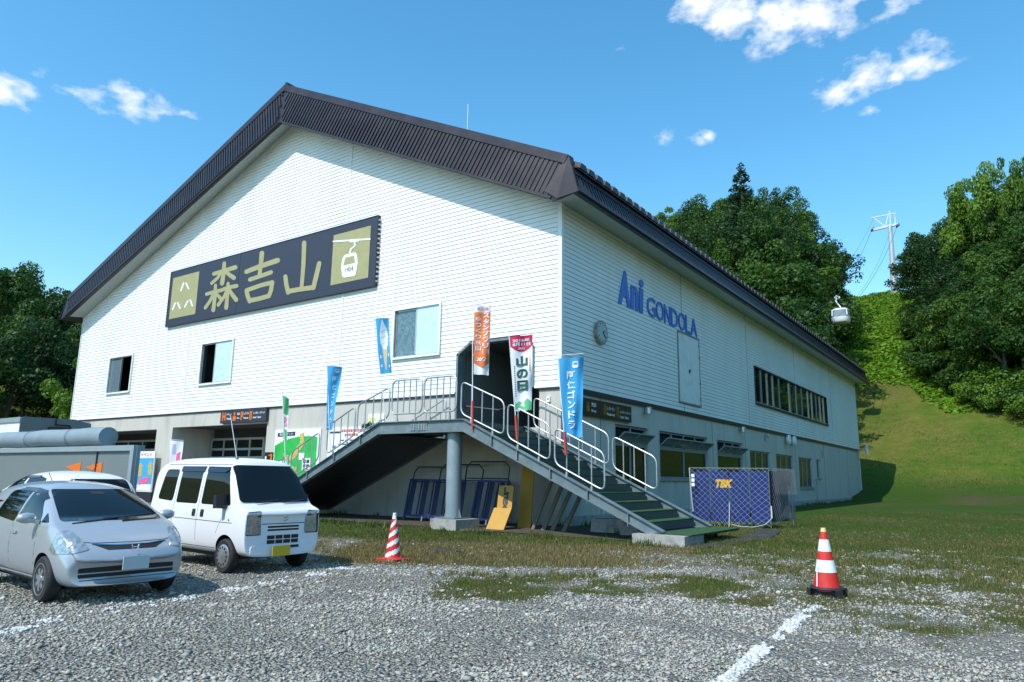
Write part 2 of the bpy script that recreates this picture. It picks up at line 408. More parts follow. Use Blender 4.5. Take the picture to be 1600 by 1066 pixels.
vor = gn('ShaderNodeTexVoronoi'); vor.inputs['Scale'].default_value = 26; L.new(gtc.outputs['Object'], vor.inputs['Vector'])
vsep = gn('ShaderNodeSeparateColor'); L.new(vor.outputs['Color'], vsep.inputs[0])
stone = gramp(vsep.outputs[0], [(0, (.22, .215, .185)), (.3, (.33, .325, .285)), (.6, (.41, .41, .365)), (.85, (.44, .37, .285)), (1, (.58, .575, .52))])
earth = gramp(gnoise(3), [(.3, (.31, .285, .23)), (.7, (.42, .395, .33))])
mixs = gmath('MULTIPLY', gmath('SUBTRACT', gnoise(.8, 6), .44), 5, True)
stone2 = gmix(gmath('MULTIPLY', mixs, .6), stone, earth)
edge = gmath('SUBTRACT', 1, gmath('MULTIPLY', vor.outputs['Distance'], 14, True), True)
ag = gn('ShaderNodeAttribute', attribute_name='grass'); ad_ = gn('ShaderNodeAttribute', attribute_name='dry'); ah = gn('ShaderNodeAttribute', attribute_name='hill')
fine = gnoise(55, 4, .7); mid = gnoise(6, 6, .65)
gcol = gramp(fine, [(.3, (.040, .095, .008)), (.55, (.075, .17, .014)), (.75, (.14, .22, .03))])
dcol = gramp(fine, [(.3, (.09, .08, .03)), (.55, (.17, .15, .065)), (.75, (.27, .22, .11))])
dfac = gmath('MULTIPLY', gmath('ADD', gmath('SUBTRACT', ad_.outputs['Fac'], .5), gmath('MULTIPLY', gmath('SUBTRACT', mid, .5), 1.6)), 1.5)
dfac = gmath('ADD', dfac, .5, True)
veg = gmix(dfac, gcol, dcol)
big = gnoise(.09, 7, .7); sepp = gn('ShaderNodeSeparateXYZ'); L.new(gtc.outputs['Object'], sepp.inputs[0])
far = gmath('MULTIPLY', gmath('SUBTRACT', sepp.outputs['Z'], .8), .5, True)
slope = gramp(gmath('ADD', gmath('MINIMUM', gmath('MULTIPLY', gmath('SUBTRACT', sepp.outputs['Z'], 7), .010), .07), gmath('ADD', gmath('MULTIPLY', big, .6), gmath('MULTIPLY', gnoise(1.3, 8, .75), .4))), [(.34, (.06, .17, .010)), (.44, (.13, .245, .02)), (.53, (.26, .28, .045)), (.61, (.36, .31, .09)), (.69, (.55, .47, .28))])
veg = gmix(gmath('MULTIPLY', far, .85), veg, slope)
veg = gmix(gmath('MULTIPLY', ah.outputs['Fac'], .8), veg, (.09, .17, .015))
gf = gmath('ADD', gmath('MULTIPLY', gmath('SUBTRACT', ag.outputs['Fac'], .42), 3.0), gmath('MULTIPLY', gmath('SUBTRACT', gnoise(18, 5, .7), .5), 3.2))
gf = gmath('ADD', gf, .5, True)
L.new(gmix(gf, stone2, veg), bs_.inputs['Base Color']); bs_.inputs['Roughness'].default_value = .92; bs_.inputs['Specular IOR Level'].default_value = .2
bp = gn('ShaderNodeBump'); bp.inputs['Strength'].default_value = .9; bp.inputs['Distance'].default_value = .03
L.new(gmath('ADD', gmath('MULTIPLY', vor.outputs['Distance'], -6), gmath('MULTIPLY', fine, 1.3)), bp.inputs['Height']); L.new(bp.outputs[0], bs_.inputs['Normal'])
gme = fast_mesh('ground', V, Fq, gm)
for nm, arr in (('grass', G_), ('dry', D_), ('hill', H_)):
    at = gme.attributes.new(nm, 'FLOAT', 'POINT'); at.data.foreach_set('value', np.asarray(arr, np.float32))
gme.polygons.foreach_set('use_smooth', [True]*len(gme.polygons))
ground = bpy.data.objects.new('ground', gme); COL.objects.link(ground)
tag(ground, 'gravel lot running into grass and a steep grassy ski slope', kind='structure')
def gz(x, y):
    return hz(x, y) if (y > 50 or x < -45 or x > 24) else .018*nz_(x, y, .7, 21)+.008*nz_(x, y, 2.5, 22)

# ------------------------------------------------------------------ loose stones, painted lines, grass
def tone_mat(name, stops, rough=.85):
    m = bpy.data.materials.new(name); m.use_nodes = True; n, l = m.node_tree.nodes, m.node_tree.links
    a = n.new('ShaderNodeAttribute'); a.attribute_name = 'tone'; c = n.new('ShaderNodeValToRGB'); l.new(a.outputs['Fac'], c.inputs[0])
    e = c.color_ramp.elements; e[0].position, e[0].color = stops[0][0], (*stops[0][1], 1); e[1].position, e[1].color = stops[-1][0], (*stops[-1][1], 1)
    for p, cc in stops[1:-1]: k = e.new(p); k.color = (*cc, 1)
    l.new(c.outputs[0], n['Principled BSDF'].inputs['Base Color']); n['Principled BSDF'].inputs['Roughness'].default_value = rough; n['Principled BSDF'].inputs['Specular IOR Level'].default_value = .3
    return m
stone_m = tone_mat('gravel_stone', [(0, (.20, .195, .17)), (.2, (.31, .308, .27)), (.5, (.39, .395, .355)), (.72, (.44, .42, .36)), (.86, (.43, .35, .25)), (1, (.60, .595, .54))])
paint_m = tone_mat('lime_painted_stone', [(0, (.42, .43, .42)), (.6, (.62, .64, .64)), (1, (.78, .79, .80))])
rs = np.random.RandomState(5)
OCT = np.array([(1, 0, 0), (0, 1, 0), (-1, 0, 0), (0, -1, 0), (0, 0, 1), (0, 0, -1)], float)
OF = np.array([(0, 1, 4), (1, 2, 4), (2, 3, 4), (3, 0, 4), (1, 0, 5), (2, 1, 5), (3, 2, 5), (0, 3, 5)])
def stones(P, size, name, m, tone):
    n = len(P); P = np.asarray(P); v = OCT[None]*np.ones((n, 1, 1))
    v = v*(1+rs.uniform(-.35, .35, (n, 6, 1)))+rs.uniform(-.22, .22, (n, 6, 3))
    v[:, :, 2] *= .5
    a = rs.uniform(0, 6.28, n); tl = rs.uniform(-.5, .5, n)
    x, y, z = v[..., 0].copy(), v[..., 1].copy(), v[..., 2].copy()
    x, z = x*np.cos(tl)[:, None]+z*np.sin(tl)[:, None], -x*np.sin(tl)[:, None]+z*np.cos(tl)[:, None]
    v = np.stack([x*np.cos(a)[:, None]-y*np.sin(a)[:, None], x*np.sin(a)[:, None]+y*np.cos(a)[:, None], z], -1)*size[:, None, None]
    v = v+P[:, None, :]
    f = (OF[None]+(np.arange(n)*6)[:, None, None]).reshape(-1, 3)
    me = fast_mesh(name, v.reshape(-1, 3), f, m, np.repeat(tone, 8), k=3)
    o = bpy.data.objects.new(name, me); COL.objects.link(o); return o
LINES = [((4.45, -18.9), (3.0, -11.9), .20), ((10.75, -16.2), (10.42, -10.65), .085)]
def in_line(x, y):
    for (x0, y0), (x1, y1), w in LINES:
        t = ((x-x0)*(x1-x0)+(y-y0)*(y1-y0))/((x1-x0)**2+(y1-y0)**2)
        if 0 <= t <= 1:
            d = math.hypot(x-x0-t*(x1-x0), y-y0-t*(y1-y0))
            if d < w*(1+.5*nz_(x, y, 3, 31)) : return nz_(x, y, 2.6, 33)*1.3+(.48 if x > 6 else .20) > rs.rand()*1.0
    return False
sb = [(x_, -3.45+.35*nz_(x_, 0, .8, 83)+.15*nz_(x_, 0, 3, 84), .022) for x_ in [-12+.4*k for k in range(42)]]  # outline of a dark sheet added to deepen the shade below the flights
tag(MB().face(sb+[(4.4, -.01, .022), (-12, -.01, .022)]).build('stair_shade_patch', stair_shade_m), 'dark ground sheet added under the staircase to deepen its shade', kind='structure')
P = []; S = []; T = []; PP = []; PS = []
tries = 210000
q = 4.6+(rs.rand(tries)**1.35)*13.5; r = (rs.rand(tries)*2-1)*(q*.80+.6)
xs = CAM.x+FH.x*q+RH.x*r; ys = CAM.y+FH.y*q+RH.y*r
sz = rs.gamma(2.6, .0036, tries)+.004
tn = rs.rand(tries)
for i in range(tries):
    x, y = float(xs[i]), float(ys[i])
    if y > -2 and x < 6: continue
    g, d = cover(x, y)
    if rs.rand() < g*1.25: continue
    dn = nz_(x, y, .55, 41)+.5*nz_(x, y, 1.7, 42)
    for tk_ in (-15.3, -16.75, -13.4): dn -= .45*max(0, 1-abs(y+.10*x-tk_-1.1-.25*nz_(x, y, .3, 77))/.28)*(1 if x > 2 else 0)
    if dn < -.12 and rs.rand() < .75: continue
    if rs.rand() < .15: continue
    z = gz(x, y)
    s = float(sz[i])*(1+.25*(q[i] > 9))
    if in_line(x, y): PP.append((x, y, z+s*.35)); PS.append(s*1.15)
    else: P.append((x, y, z+s*.3)); S.append(s); T.append(tn[i])
o = stones(P, np.array(S), 'gravel_stones', stone_m, np.array(T)); tag(o, 'loose grey and tan crushed stones lying on the parking lot', 'gravel', kind='stuff')
xs2 = []
for (x0, y0), (x1, y1), w in LINES:     # denser white pebbles along the chalked lines
    for k in range(2600):
        t = rs.rand(); e_ = rs.normal()*w*.55
        L_ = math.hypot(x1-x0, y1-y0); x = x0+(x1-x0)*t-(y1-y0)/L_*e_; y = y0+(y1-y0)*t+(x1-x0)/L_*e_
        if in_line(x, y): s = .012+rs.rand()*.022; PP.append((x, y, gz(x, y)+s*.3)); PS.append(s)
o = stones(PP, np.array(PS), 'parking_line', paint_m, rs.rand(len(PP))); tag(o, 'white lime parking lines worn into the gravel', kind='structure')

def blades(name, pts, h, w, m, lean=.35, seg=1):
    n = len(pts); P = np.asarray(pts); a = rs.uniform(0, 6.28, n); hh = h*rs.uniform(.5, 1.3, n); ww = w*rs.uniform(.7, 1.3, n)
    dx, dy = np.cos(a), np.sin(a); la = rs.uniform(0, 6.28, n); lm = rs.uniform(0, lean, n)*hh
    v0 = P+np.stack([dx*ww, dy*ww, -.01*np.ones(n)], -1); v1 = P-np.stack([dx*ww, dy*ww, .01*np.ones(n)], -1)
    mz = P+np.stack([np.cos(la)*lm*.4, np.sin(la)*lm*.4, hh*.6], -1)
    v2 = mz-np.stack([dx*ww*.7, dy*ww*.7, 0*dx], -1); v3 = mz+np.stack([dx*ww*.7, dy*ww*.7, 0*dx], -1)
    v4 = P+np.stack([np.cos(la)*lm, np.sin(la)*lm, hh], -1)
    Vv = np.stack([v0, v1, v2, v3, v4, v4+1e-4], 1).reshape(-1, 3); b = (np.arange(n)*6)[:, None]
    Ff = np.stack([b+np.array([0, 1, 2, 3]), b+np.array([3, 2, 4, 5])], 1).reshape(-1, 4)
    me = fast_mesh(name, Vv, Ff, m, np.repeat(rs.rand(n), 2)); o = bpy.data.objects.new(name, me); COL.objects.link(o); return o
gp, dp = [], []; HD, HG = [], []
def under(x, y): return -12 < x < 4.3 and y > -3.45+.25*nz_(x, y, 1.2, 81)
def scatter(n, q0, q1, thr, spread=.8):
    for _ in range(n):
        q = q0+(q1-q0)*rs.rand()**1.2; r = (rs.rand()*2-1)*(q*spread)
        x = CAM.x+FH.x*q+RH.x*r; y = CAM.y+FH.y*q+RH.y*r
        if (x < 0 and y > 0) or (x < -11) or under(x, y): continue
        g, d = cover(x, y)
        g = g-.32+.5*nz_(x, y, 5, 51)
        if g > thr+rs.rand()*.55:
            k = 5 if q < 14 else 4
            for _k in range(k):
                e = rs.normal(size=2)*.035
                (dp if rs.rand() < d*1.15-.10 else gp).append((x+e[0], y+e[1], gz(x, y)))
scatter(60000, 6.5, 21, -.12)
scatter(22000, 20, 42, -.2)
sp_ = [(x, y, gz(x, y)) for x, y in [(CAM.x+FH.x*(5.5+rs.rand()*8)+RH.x*(rs.rand()*14-7), CAM.y+FH.y*(5.5+rs.rand()*8)+RH.y*(rs.rand()*14-7)) for _ in range(45)]]
for x, y, z in sp_:
    for _ in range(14): gp.append((x+rs.normal()*.05, y+rs.normal()*.05, z))
for _ in range(30000):      # rough grass on the slope
    y = 57+42*rs.rand(); x = xl(y)-2+(xb(y)-xl(y)+14)*rs.rand()
    if x < 1 and y < 58: continue
    n_ = nz_(x, y, .12, 71)+.5*nz_(x, y, .5, 72)
    if n_ > -.35+.5*rs.rand(): hp2 = (x, y, gz(x, y)-.02); (HD if rs.rand() < .25+.02*(y-57)+.5*n_ else HG).append(hp2)
gpn = np.array(gp); qn = (gpn[:, 0]-CAM.x)*FH.x+(gpn[:, 1]-CAM.y)*FH.y
o = blades('lawn_grass', gpn, .055+.02*(qn > 12)-.02*(qn > 20), .0035+.004*(qn > 12)+.005*(qn > 20), blade_m); tag(o, 'short green grass tufts growing through the gravel and lawn', 'grass', kind='stuff')
dpn = np.array(dp); qn = (dpn[:, 0]-CAM.x)*FH.x+(dpn[:, 1]-CAM.y)*FH.y
o = blades('dry_grass', dpn, .045+.02*(qn > 12)-.02*(qn > 20), .0035+.004*(qn > 12)+.005*(qn > 20), dry_m, .8); tag(o, 'dry straw coloured grass on the strip before the stairs', 'grass', kind='stuff')
o = blades('slope_grass', HG, .16, .035, blade_m, .8); tag(o, 'rough green grass on the ski slope', 'grass', kind='stuff')
o = blades('slope_dry_grass', HD, .14, .035, dry_m, .9); tag(o, 'dry tan grass among the green on the ski slope', 'grass', kind='stuff')
wp_ = []
for _ in range(60):
    x = -11+17*rs.rand(); y = -4.3-.5*rs.rand() if rs.rand() < .6 else -1.5*rs.rand()-.2
    for _k in range(22): wp_.append((x+rs.normal()*.09, y+rs.normal()*.07, 0))
for _ in range(80):
    y = 1+50*rs.rand()
    for _k in range(20): wp_.append((.25+abs(rs.normal())*.2, y+rs.normal()*.2, 0))
o = blades('weeds', wp_, .20, .012, blade_m, .7); tag(o, 'taller weeds at the foot of the stairs and walls', 'weeds', kind='stuff')

# ------------------------------------------------------------------ trees
def leafcloud(seed, H, Rr, n_cl, n_lf, leaf, z0=.22, shape='round', clr=(.28, .45), squash=.8):
    r_ = np.random.RandomState(seed); C_ = []; rad = []
    for i in range(n_cl):
        if shape == 'cone':
            t = r_.rand()**.8; z = H*(z0+(1-z0)*t); rr = Rr*(1-t)**.85*r_.uniform(.55, 1); a = r_.uniform(0, 6.28)
            C_.append((rr*math.cos(a), rr*math.sin(a), z)); rad.append(Rr*.30*(1.05-t*.85))
        else:
            d = r_.normal(size=3); d[2] = abs(d[2])*1.0-.25; d /= np.linalg.norm(d); f = r_.uniform(.40, 1.08)
            zc = H*(z0+1)/2; hh = H*(1-z0)/2
            C_.append((d[0]*Rr*f, d[1]*Rr*f, zc+d[2]*hh*f*1.05-.0)); rad.append(Rr*r_.uniform(*clr))
    C_ = np.array(C_); rad = np.array(rad)
    idx = r_.choice(n_cl, n_lf, p=rad**2/np.sum(rad**2))
    d = r_.normal(size=(n_lf, 3)); d[:, 2] += .35; d /= np.linalg.norm(d, axis=1)[:, None]
    rr = rad[idx]*r_.uniform(.5, 1.12, n_lf)**.7
    d2 = d.copy(); d2[:, 2] *= squash
    c = C_[idx]+d2*rr[:, None]
    if shape == 'cone': c[:, 2] -= (np.hypot(c[:, 0], c[:, 1]))*.18
    nrm = d+r_.normal(size=(n_lf, 3))*.55+np.array([0, 0, .25]); nrm /= np.linalg.norm(nrm, axis=1)[:, None]
    t = np.cross(nrm, r_.normal(size=(n_lf, 3))); t /= np.linalg.norm(t, axis=1)[:, None]; b = np.cross(nrm, t)
    s = leaf*r_.uniform(.6, 1.35, n_lf)[:, None]/2
    asp = .62 if shape != 'cone' else .4
    V = np.stack([c-t*s, c-b*s*asp+nrm*s*.15, c+t*s, c+b*s*asp+nrm*s*.15], 1).reshape(-1, 3)
    Fc = np.arange(n_lf*4).reshape(-1, 4)
    ct = r_.rand(n_cl)
    tone = np.clip(.6*ct[idx]+.55*r_.rand(n_lf)-.1, 0, 1)
    return V, Fc, tone
CROWN = {}
def crown_mesh(key, m, *a, **k):
    V, Fc, tone = leafcloud(*a, **k)
    CROWN[key] = fast_mesh('crown', V, Fc, m, tone); return CROWN[key]
for i in range(5): crown_mesh('b%d' % i, leaf_m if i < 3 else leafd_m, 11+i, 10., 4.2, 40+9*i, 10500, .30, z0=.03, clr=(.13, .33))
for i in range(2): crown_mesh('l%d' % i, leafl_m, 31+i, 10., 3.9, 44, 8500, .30, z0=.03, clr=(.13, .28))
crown_mesh('c0', conif_m, 41, 10., 2.3, 220, 14000, .24, z0=.02, shape='cone')
crown_mesh('s0', leaf_m, 51, 3.0, 2.2, 26, 2600, .30, z0=.0, clr=(.25, .4)); crown_mesh('s1', leafl_m, 52, 2.4, 2.4, 26, 2600, .28, z0=.0, clr=(.25, .4))
def trunk_mb(seed, H=10, r0=.22):
    r_ = random.Random(seed); mb = MB(); p = Vector((0, 0, -.8)); pts = [p]; 
    for k in range(6): p = p+Vector((r_.uniform(-.18, .18), r_.uniform(-.18, .18), (H*.78+.8)/6)); pts.append(p)
    mb.tube(pts, [r0*(1.15-.16*k) for k in range(7)], 7)
    for k in range(7):
        b = pts[2+k % 4]; a = r_.uniform(0, 6.28); e = b+Vector((math.cos(a)*2.1, math.sin(a)*2.1, r_.uniform(.8, 2.2))); mb.tube([b, (b+e)/2+Vector((0, 0, .25)), e], [r0*.42, r0*.28, r0*.12], 5)
    return mb
TR = [trunk_mb(i).build('trunk', bark_m) for i in range(3)]
for t in TR: COL.objects.unlink(t)
def tree(name, x, y, H, key, label, cat='tree', group=None, w=1.0, trunk=True, base=10., z=None):
    root = empty(name, (x, y, gz(x, y) if z is None else z), rnd.uniform(0, 6.28), label, cat, group)
    s = H/base
    c = bpy.data.objects.new('crown', CROWN[key]); COL.objects.link(c); c.parent = root; wj = w*rnd.uniform(.82, 1.12); c.scale = (s*wj, s*wj*rnd.uniform(.9, 1.1), s)
    if trunk:
        t = bpy.data.objects.new('trunk', rnd.choice(TR).data); COL.objects.link(t); t.parent = root; t.scale = (s, s, s)
    return root
def poisson(region, n, dmin, seed):
    r_ = random.Random(seed); out = []
    x0, x1, y0, y1, ok = region
    for _ in range(n):
        x, y = r_.uniform(x0, x1), r_.uniform(y0, y1)
        if ok(x, y) and all((x-a)**2+(y-b)**2 > dmin**2 for a, b in out): out.append((x, y))
    return out
KB = ['b0', 'b1', 'b2', 'b3', 'b4', 'b0', 'b1', 'b3', 'l0']
for x, y in poisson((-62, 0, 64, 132, lambda x, y: x < xl(y)-3.2 and x > -y*.75+8 and not (y < 75 and x < -38)), 2600, 4.7, 3):
    big = -22 < x < -8 and 80 < y < 105
    tree('broadleaf_tree', x, y, rnd.uniform(12.5, 16.5) if not big else rnd.uniform(15, 18), rnd.choice(KB), 'dense green broadleaf tree in the wood behind the building roof', group='trees on the slope behind the building', w=1.0)
cf = tree('conifer_tree', -22.3, 97, 25, 'c0', 'single pointed conifer rising above the wooded skyline behind the roof', 'conifer', w=1.15, trunk=False)
ct_ = MB().tube([(0, 0, -.8), (0, 0, 9.6)], [.22, .03], 7).build('trunk', bark_m); ct_.parent = cf; ct_.scale = (2.5, 2.5, 2.5)
for i, (x, y, H) in enumerate([(-11.0, 96, 12), (-12.5, 90, 11), (-11.5, 104, 11), (-13, 84, 10), (-13, 108, 12)]):
    tree('broadleaf_tree', x, y, H, 'b%d' % (i % 5), 'dark tree at the left edge of the mown ski run', group='trees on the left edge of the ski run')
for x, y in poisson((-2, 42, 70, 134, lambda x, y: x > xb(y)+2.4 and x < 20+y*.16), 2600, 4.5, 9):
    tree('broadleaf_tree', x, y, rnd.uniform(10, 13.5) if y < 110 else rnd.uniform(11, 14), rnd.choice(KB), 'dense green broadleaf tree in the wood right of the ski run', group='trees on the slope right of the ski run')
for i, (x, y, H, lb) in enumerate([(8.3, 108, 21, 'pale airy treetop, leftmost of three sticking out above the right-hand wood'), (12.0, 106, 21, 'pale airy treetop, middle of three above the right-hand wood'), (16.0, 106, 21.5, 'pale airy treetop, rightmost of three above the right-hand wood')]):
    tree('slender_tree', x, y, H, 'l%d' % (i % 2), lb, w=.55)
for i in range(34):
    t = i/33; y = 74+46*t**1.3; x = xb(y)+rnd.uniform(-.6, 1.6)
    tree('bush', x, y, rnd.uniform(2.0, 4.2), rnd.choice(['s0', 's0', 's1']), 'leafy bush on the right-hand edge of the ski run', 'bush', 'bushes along the right edge of the ski run', trunk=False, base=3.)
for i in range(30):
    y = 76+30*rnd.random(); x = xb(y)+2+rnd.uniform(0, 9)
    tree('bush', x, y, rnd.uniform(2.2, 4.0), rnd.choice(['s0', 's0', 's1']), 'leafy undergrowth bush between the trunks right of the ski run', 'bush', 'undergrowth bushes right of the ski run', trunk=False, base=3.)
for i in range(16):
    y = 78+50*i/15; x = xl(y)+rnd.uniform(-1.8, .2)
    tree('bush', x, y, rnd.uniform(1.2, 2.4), rnd.choice(['s0', 's1']), 'leafy bush on the left-hand edge of the ski run', 'bush', 'bushes along the left edge of the ski run', trunk=False, base=3.)
for x, y in poisson((-98, -54, -22, 64, lambda x, y: x < -54), 2200, 5.2, 12):
    tree('broadleaf_tree', x, y, rnd.uniform(9.5, 12.5), rnd.choice(KB[:8]), 'dark broadleaf tree on the wooded hill left of the building', group='trees on the hill left of the building')
for x, y in poisson((46, 66, 0, 78, lambda x, y: True), 1500, 7.2, 21):
    tree('broadleaf_tree', x, y, rnd.uniform(12, 16), rnd.choice(KB), 'dense broadleaf tree on the bank east of the lawn, outside the picture', group='trees on the east bank')
tree('broadleaf_tree', -47, 5.5, 9.5, 'l0', 'lighter green tree close to the left end of the building', w=.75)
# low leafy plants on the upper ski run
cp = []
r_ = np.random.RandomState(77); n = 0
while n < 26000:
    y = 80+62*r_.rand(); x = xl(y)-3+(xb(y)-xl(y)+6)*r_.rand()
    f = sst((y-84)/14)+max(0, sst((x-xb(y)+5)/3)*sst((y-70)/8))
    if f+.5*nz_(x, y, .25, 61) > .35+.5*r_.rand():
        cp.append((x, y, gz(x, y)+r_.rand()*.55*(.6+nz_(x, y, .5, 62)))); n += 1
    else: n += .2
cp = np.array(cp); n = len(cp)
nrm = r_.normal(size=(n, 3))*.5+np.array([0, -.3, 1]); nrm /= np.linalg.norm(nrm, axis=1)[:, None]
t = np.cross(nrm, r_.normal(size=(n, 3))); t /= np.linalg.norm(t, axis=1)[:, None]; b = np.cross(nrm, t); s = r_.uniform(.16, .36, n)[:, None]
Vc = np.stack([cp-t*s, cp-b*s*.8, cp+t*s, cp+b*s*.8], 1).reshape(-1, 3)
o = bpy.data.objects.new('ground_cover_plants', fast_mesh('ground_cover_plants', Vc, np.arange(n*4).reshape(-1, 4), cover_m, r_.rand(n))); COL.objects.link(o)
tag(o, 'bright yellow green ground cover plants on the upper ski run', 'ground cover', kind='stuff')

# ------------------------------------------------------------------ the station building
XW, YL = -36.56, 56.18          # west end of the gable wall, length of the long wall (corner at the origin)
ZS = 4.83; RX, RZ = -15.9, 21.05  # siding foot; roof ridge
EZ = 12.85                       # roof edge height
XE, XWE, YF = .78, -37.35, -.78
def ztop(x): return RZ-(RZ-EZ)*(x-RX)/(XE-RX) if x > RX else RZ-(RZ-EZ)*(RX-x)/(RX-XWE)
SZ = 19.3; SE = 11.5
def zsof(x): return SZ-(SZ-SE)*(x-RX)/(0-RX) if x > RX else SZ-(SZ-SE)*(RX-x)/(RX-XW)
bld = empty('station_building', (0, 0, 0), 0, 'long white clapboard station building with a dark purple-brown roof and big dark name sign', 'building')
# openings cut in the walls (x or y range, z range)
DOORX = (-4.7, -1.1); DOORZ = 6.68
OPA = [(-4.7, -1.1, 0, 6.3), (-22.34, -19.53, 6.15, 8.37), (-32.24, -29.53, 6.22, 8.43), (-8.15, -5.62, 6.40, 8.44)]   # entry, two sliding windows
# --- siding as real lapped boards
PIT = (SE-ZS)/38
def lap(mb, a0, a1, z0, z1, axis):
    """one lapped board between a0..a1 along x (front wall) or y (side wall)"""
    pr = [(0, z0), (-.026, z0), (-.026, z0+.012), (-.008, z1-.004), (0, z1-.004)]
    if axis == 'x': mb.prism([(a0, d, z) for d, z in pr], (a1-a0, 0, 0))
    else: mb.prism([(-d, a0, z) for d, z in pr], (0, a1-a0, 0))
mb = MB(); seams = [XW+.06, -23.7, -11.48, -.13]
z = ZS
while z < SZ+.4:
    z1 = z+PIT; zm = (z+z1)/2
    xr = min(-.13, RX+(SZ+.25-zm)/(SZ-SE)*(0-RX)); xl_ = max(XW+.06, RX-(SZ+.25-zm)/(SZ-SE)*(RX-XW))
    if xr-xl_ < .2: break
    iv = []
    for a, b in zip(seams[:-1], seams[1:]):
        a, b = max(a+.02, xl_), min(b-.02, xr)
        if b-a > .05: iv.append((a, b))
    for (oa, ob, oz0, oz1) in OPA:
        if zm > oz0 and zm < oz1 or (oa == -4.7 and zm < DOORZ):
            if oa == -4.7 and zm > 6.28: k = (zm-6.28)/.40*.6; oa, ob = oa+k, ob-k*1.1
            new = []
            for a, b in iv:
                if b <= oa or a >= ob: new.append((a, b)); continue
                if a < oa: new.append((a, oa))
                if b > ob: new.append((ob, b))
            iv = new
    for a, b in iv: lap(mb, a, b, z, z1-.005, 'x')
    z = z1
mb.build('front_siding', siding_m, bld, kind='stuff')
mb = MB(); sy = [.13, 11.2, 21.3, 32.5, 44.4, YL-.08]; z = ZS
DY, DZ = (10.58, 13.32), (5.22, 8.60); WY, WZ = (22.72, 42.5), (6.33, 8.48)
for k in range(38):
    z1 = z+PIT; zm = (z+z1)/2
    for a, b in zip(sy[:-1], sy[1:]):
        iv = [(a+.02, b-.02)]
        for (oa, ob), (p0, p1) in (((DY), DZ), (WY, WZ)):
            if p0 < zm < p1:
                new = []
                for a_, b_ in iv:
                    if b_ <= oa or a_ >= ob: new.append((a_, b_)); continue
                    if a_ < oa: new.append((a_, oa))
                    if b_ > ob: new.append((ob, b_))
                iv = new
        for a_, b_ in iv: lap(mb, a_, b_, z, z1-.009, 'y')
    z = z1
mb.build('side_siding', siding_m, bld, kind='stuff')
# backing walls behind the boards (with the openings left out)
mb = MB()
def wall_front(mb, x0, x1, z0, z1): mb.box(x0, x1, .004, .25, z0, z1)
cuts = sorted([(-32.24, -29.53, 6.22, 8.43), (-22.34, -19.53, 6.15, 8.37), (-8.15, -5.62, 6.40, 8.44)])
prev = XW+.05
for a, b, p, q in cuts:
    wall_front(mb, prev, a, ZS, 9); wall_front(mb, a, b, ZS, p); wall_front(mb, a, b, q, 9); prev = b
wall_front(mb, prev, -4.7, ZS, 9); wall_front(mb, -4.7, -1.1, 6.72, 9); wall_front(mb, -1.1, -.005, ZS, 9)
mb.prism([(XW+.05, .004, 9), (-.005, .004, 9), (-.005, .004, SE), (RX, .004, SZ+.3), (XW+.05, .004, SE)], (0, .25, 0))
mb.box(-.25, -.004, .26, DY[0], ZS, SE); mb.box(-.25, -.004, DY[0], DY[1], ZS, DZ[0]); mb.box(-.25, -.004, DY[0], DY[1], DZ[1], SE)
mb.box(-.25, -.004, DY[1], WY[0], ZS, SE); mb.box(-.25, -.004, WY[0], WY[1], ZS, WZ[0]); mb.box(-.25, -.004, WY[0], WY[1], WZ[1], SE); mb.box(-.25, -.004, WY[1], YL, ZS, SE)
mb.box(XW+.05, XW+.3, .26, YL, 0, SE)
mb.build('wall_backing', back_m, bld)
MB().prism([(XW+.05, YL, 0), (-.01, YL, 0), (-.01, YL, SE), (RX, YL, SZ+.3), (XW+.05, YL, SE)], (0, .2, 0)).build('rear_wall', siding_m, bld)
mb = MB()
mb.box(-.125, .045, -.045, -.002, ZS-.02, SE+.05); mb.box(.003, .045, -.002, .125, ZS-.02, SE+.05)     # corner boards
mb.build('corner_trim', trim_m, bld)
for sx in (-23.7, -11.48): MB().box(sx-.035, sx+.035, -.046, -.003, ZS, zsof(sx)+.05).build('joint_cover', trim_m, bld)
for yy in sy[1:-1]: MB().box(.003, .040, yy-.03, yy+.03, ZS, SE).build('joint_cover', soffit_m, bld)
MB().box(XW-.03, XW+.055, -.045, .3, ZS-.02, SE+.05).build('corner_trim', trim_m, bld)
MB().box(.003, .045, YL-.075, YL+.03, ZS-.02, SE).build('corner_trim', trim_m, bld)
mb = MB(); mb.box(XW, -4.74, -.075, .0, ZS-.09, ZS-.003); mb.box(-1.07, .07, -.075, .0, ZS-.09, ZS-.003); mb.build('drip_flashing', trim_m, bld)
mb = MB(); mb.box(XW, -4.74, -.06, .0, ZS-.16, ZS-.093); mb.box(-.9, .0, -.06, .0, ZS-.16, ZS-.093); mb.box(.0, .055, .0, YL, ZS-.2, ZS-.005); mb.build('dark_base_strip', roofd_m, bld)
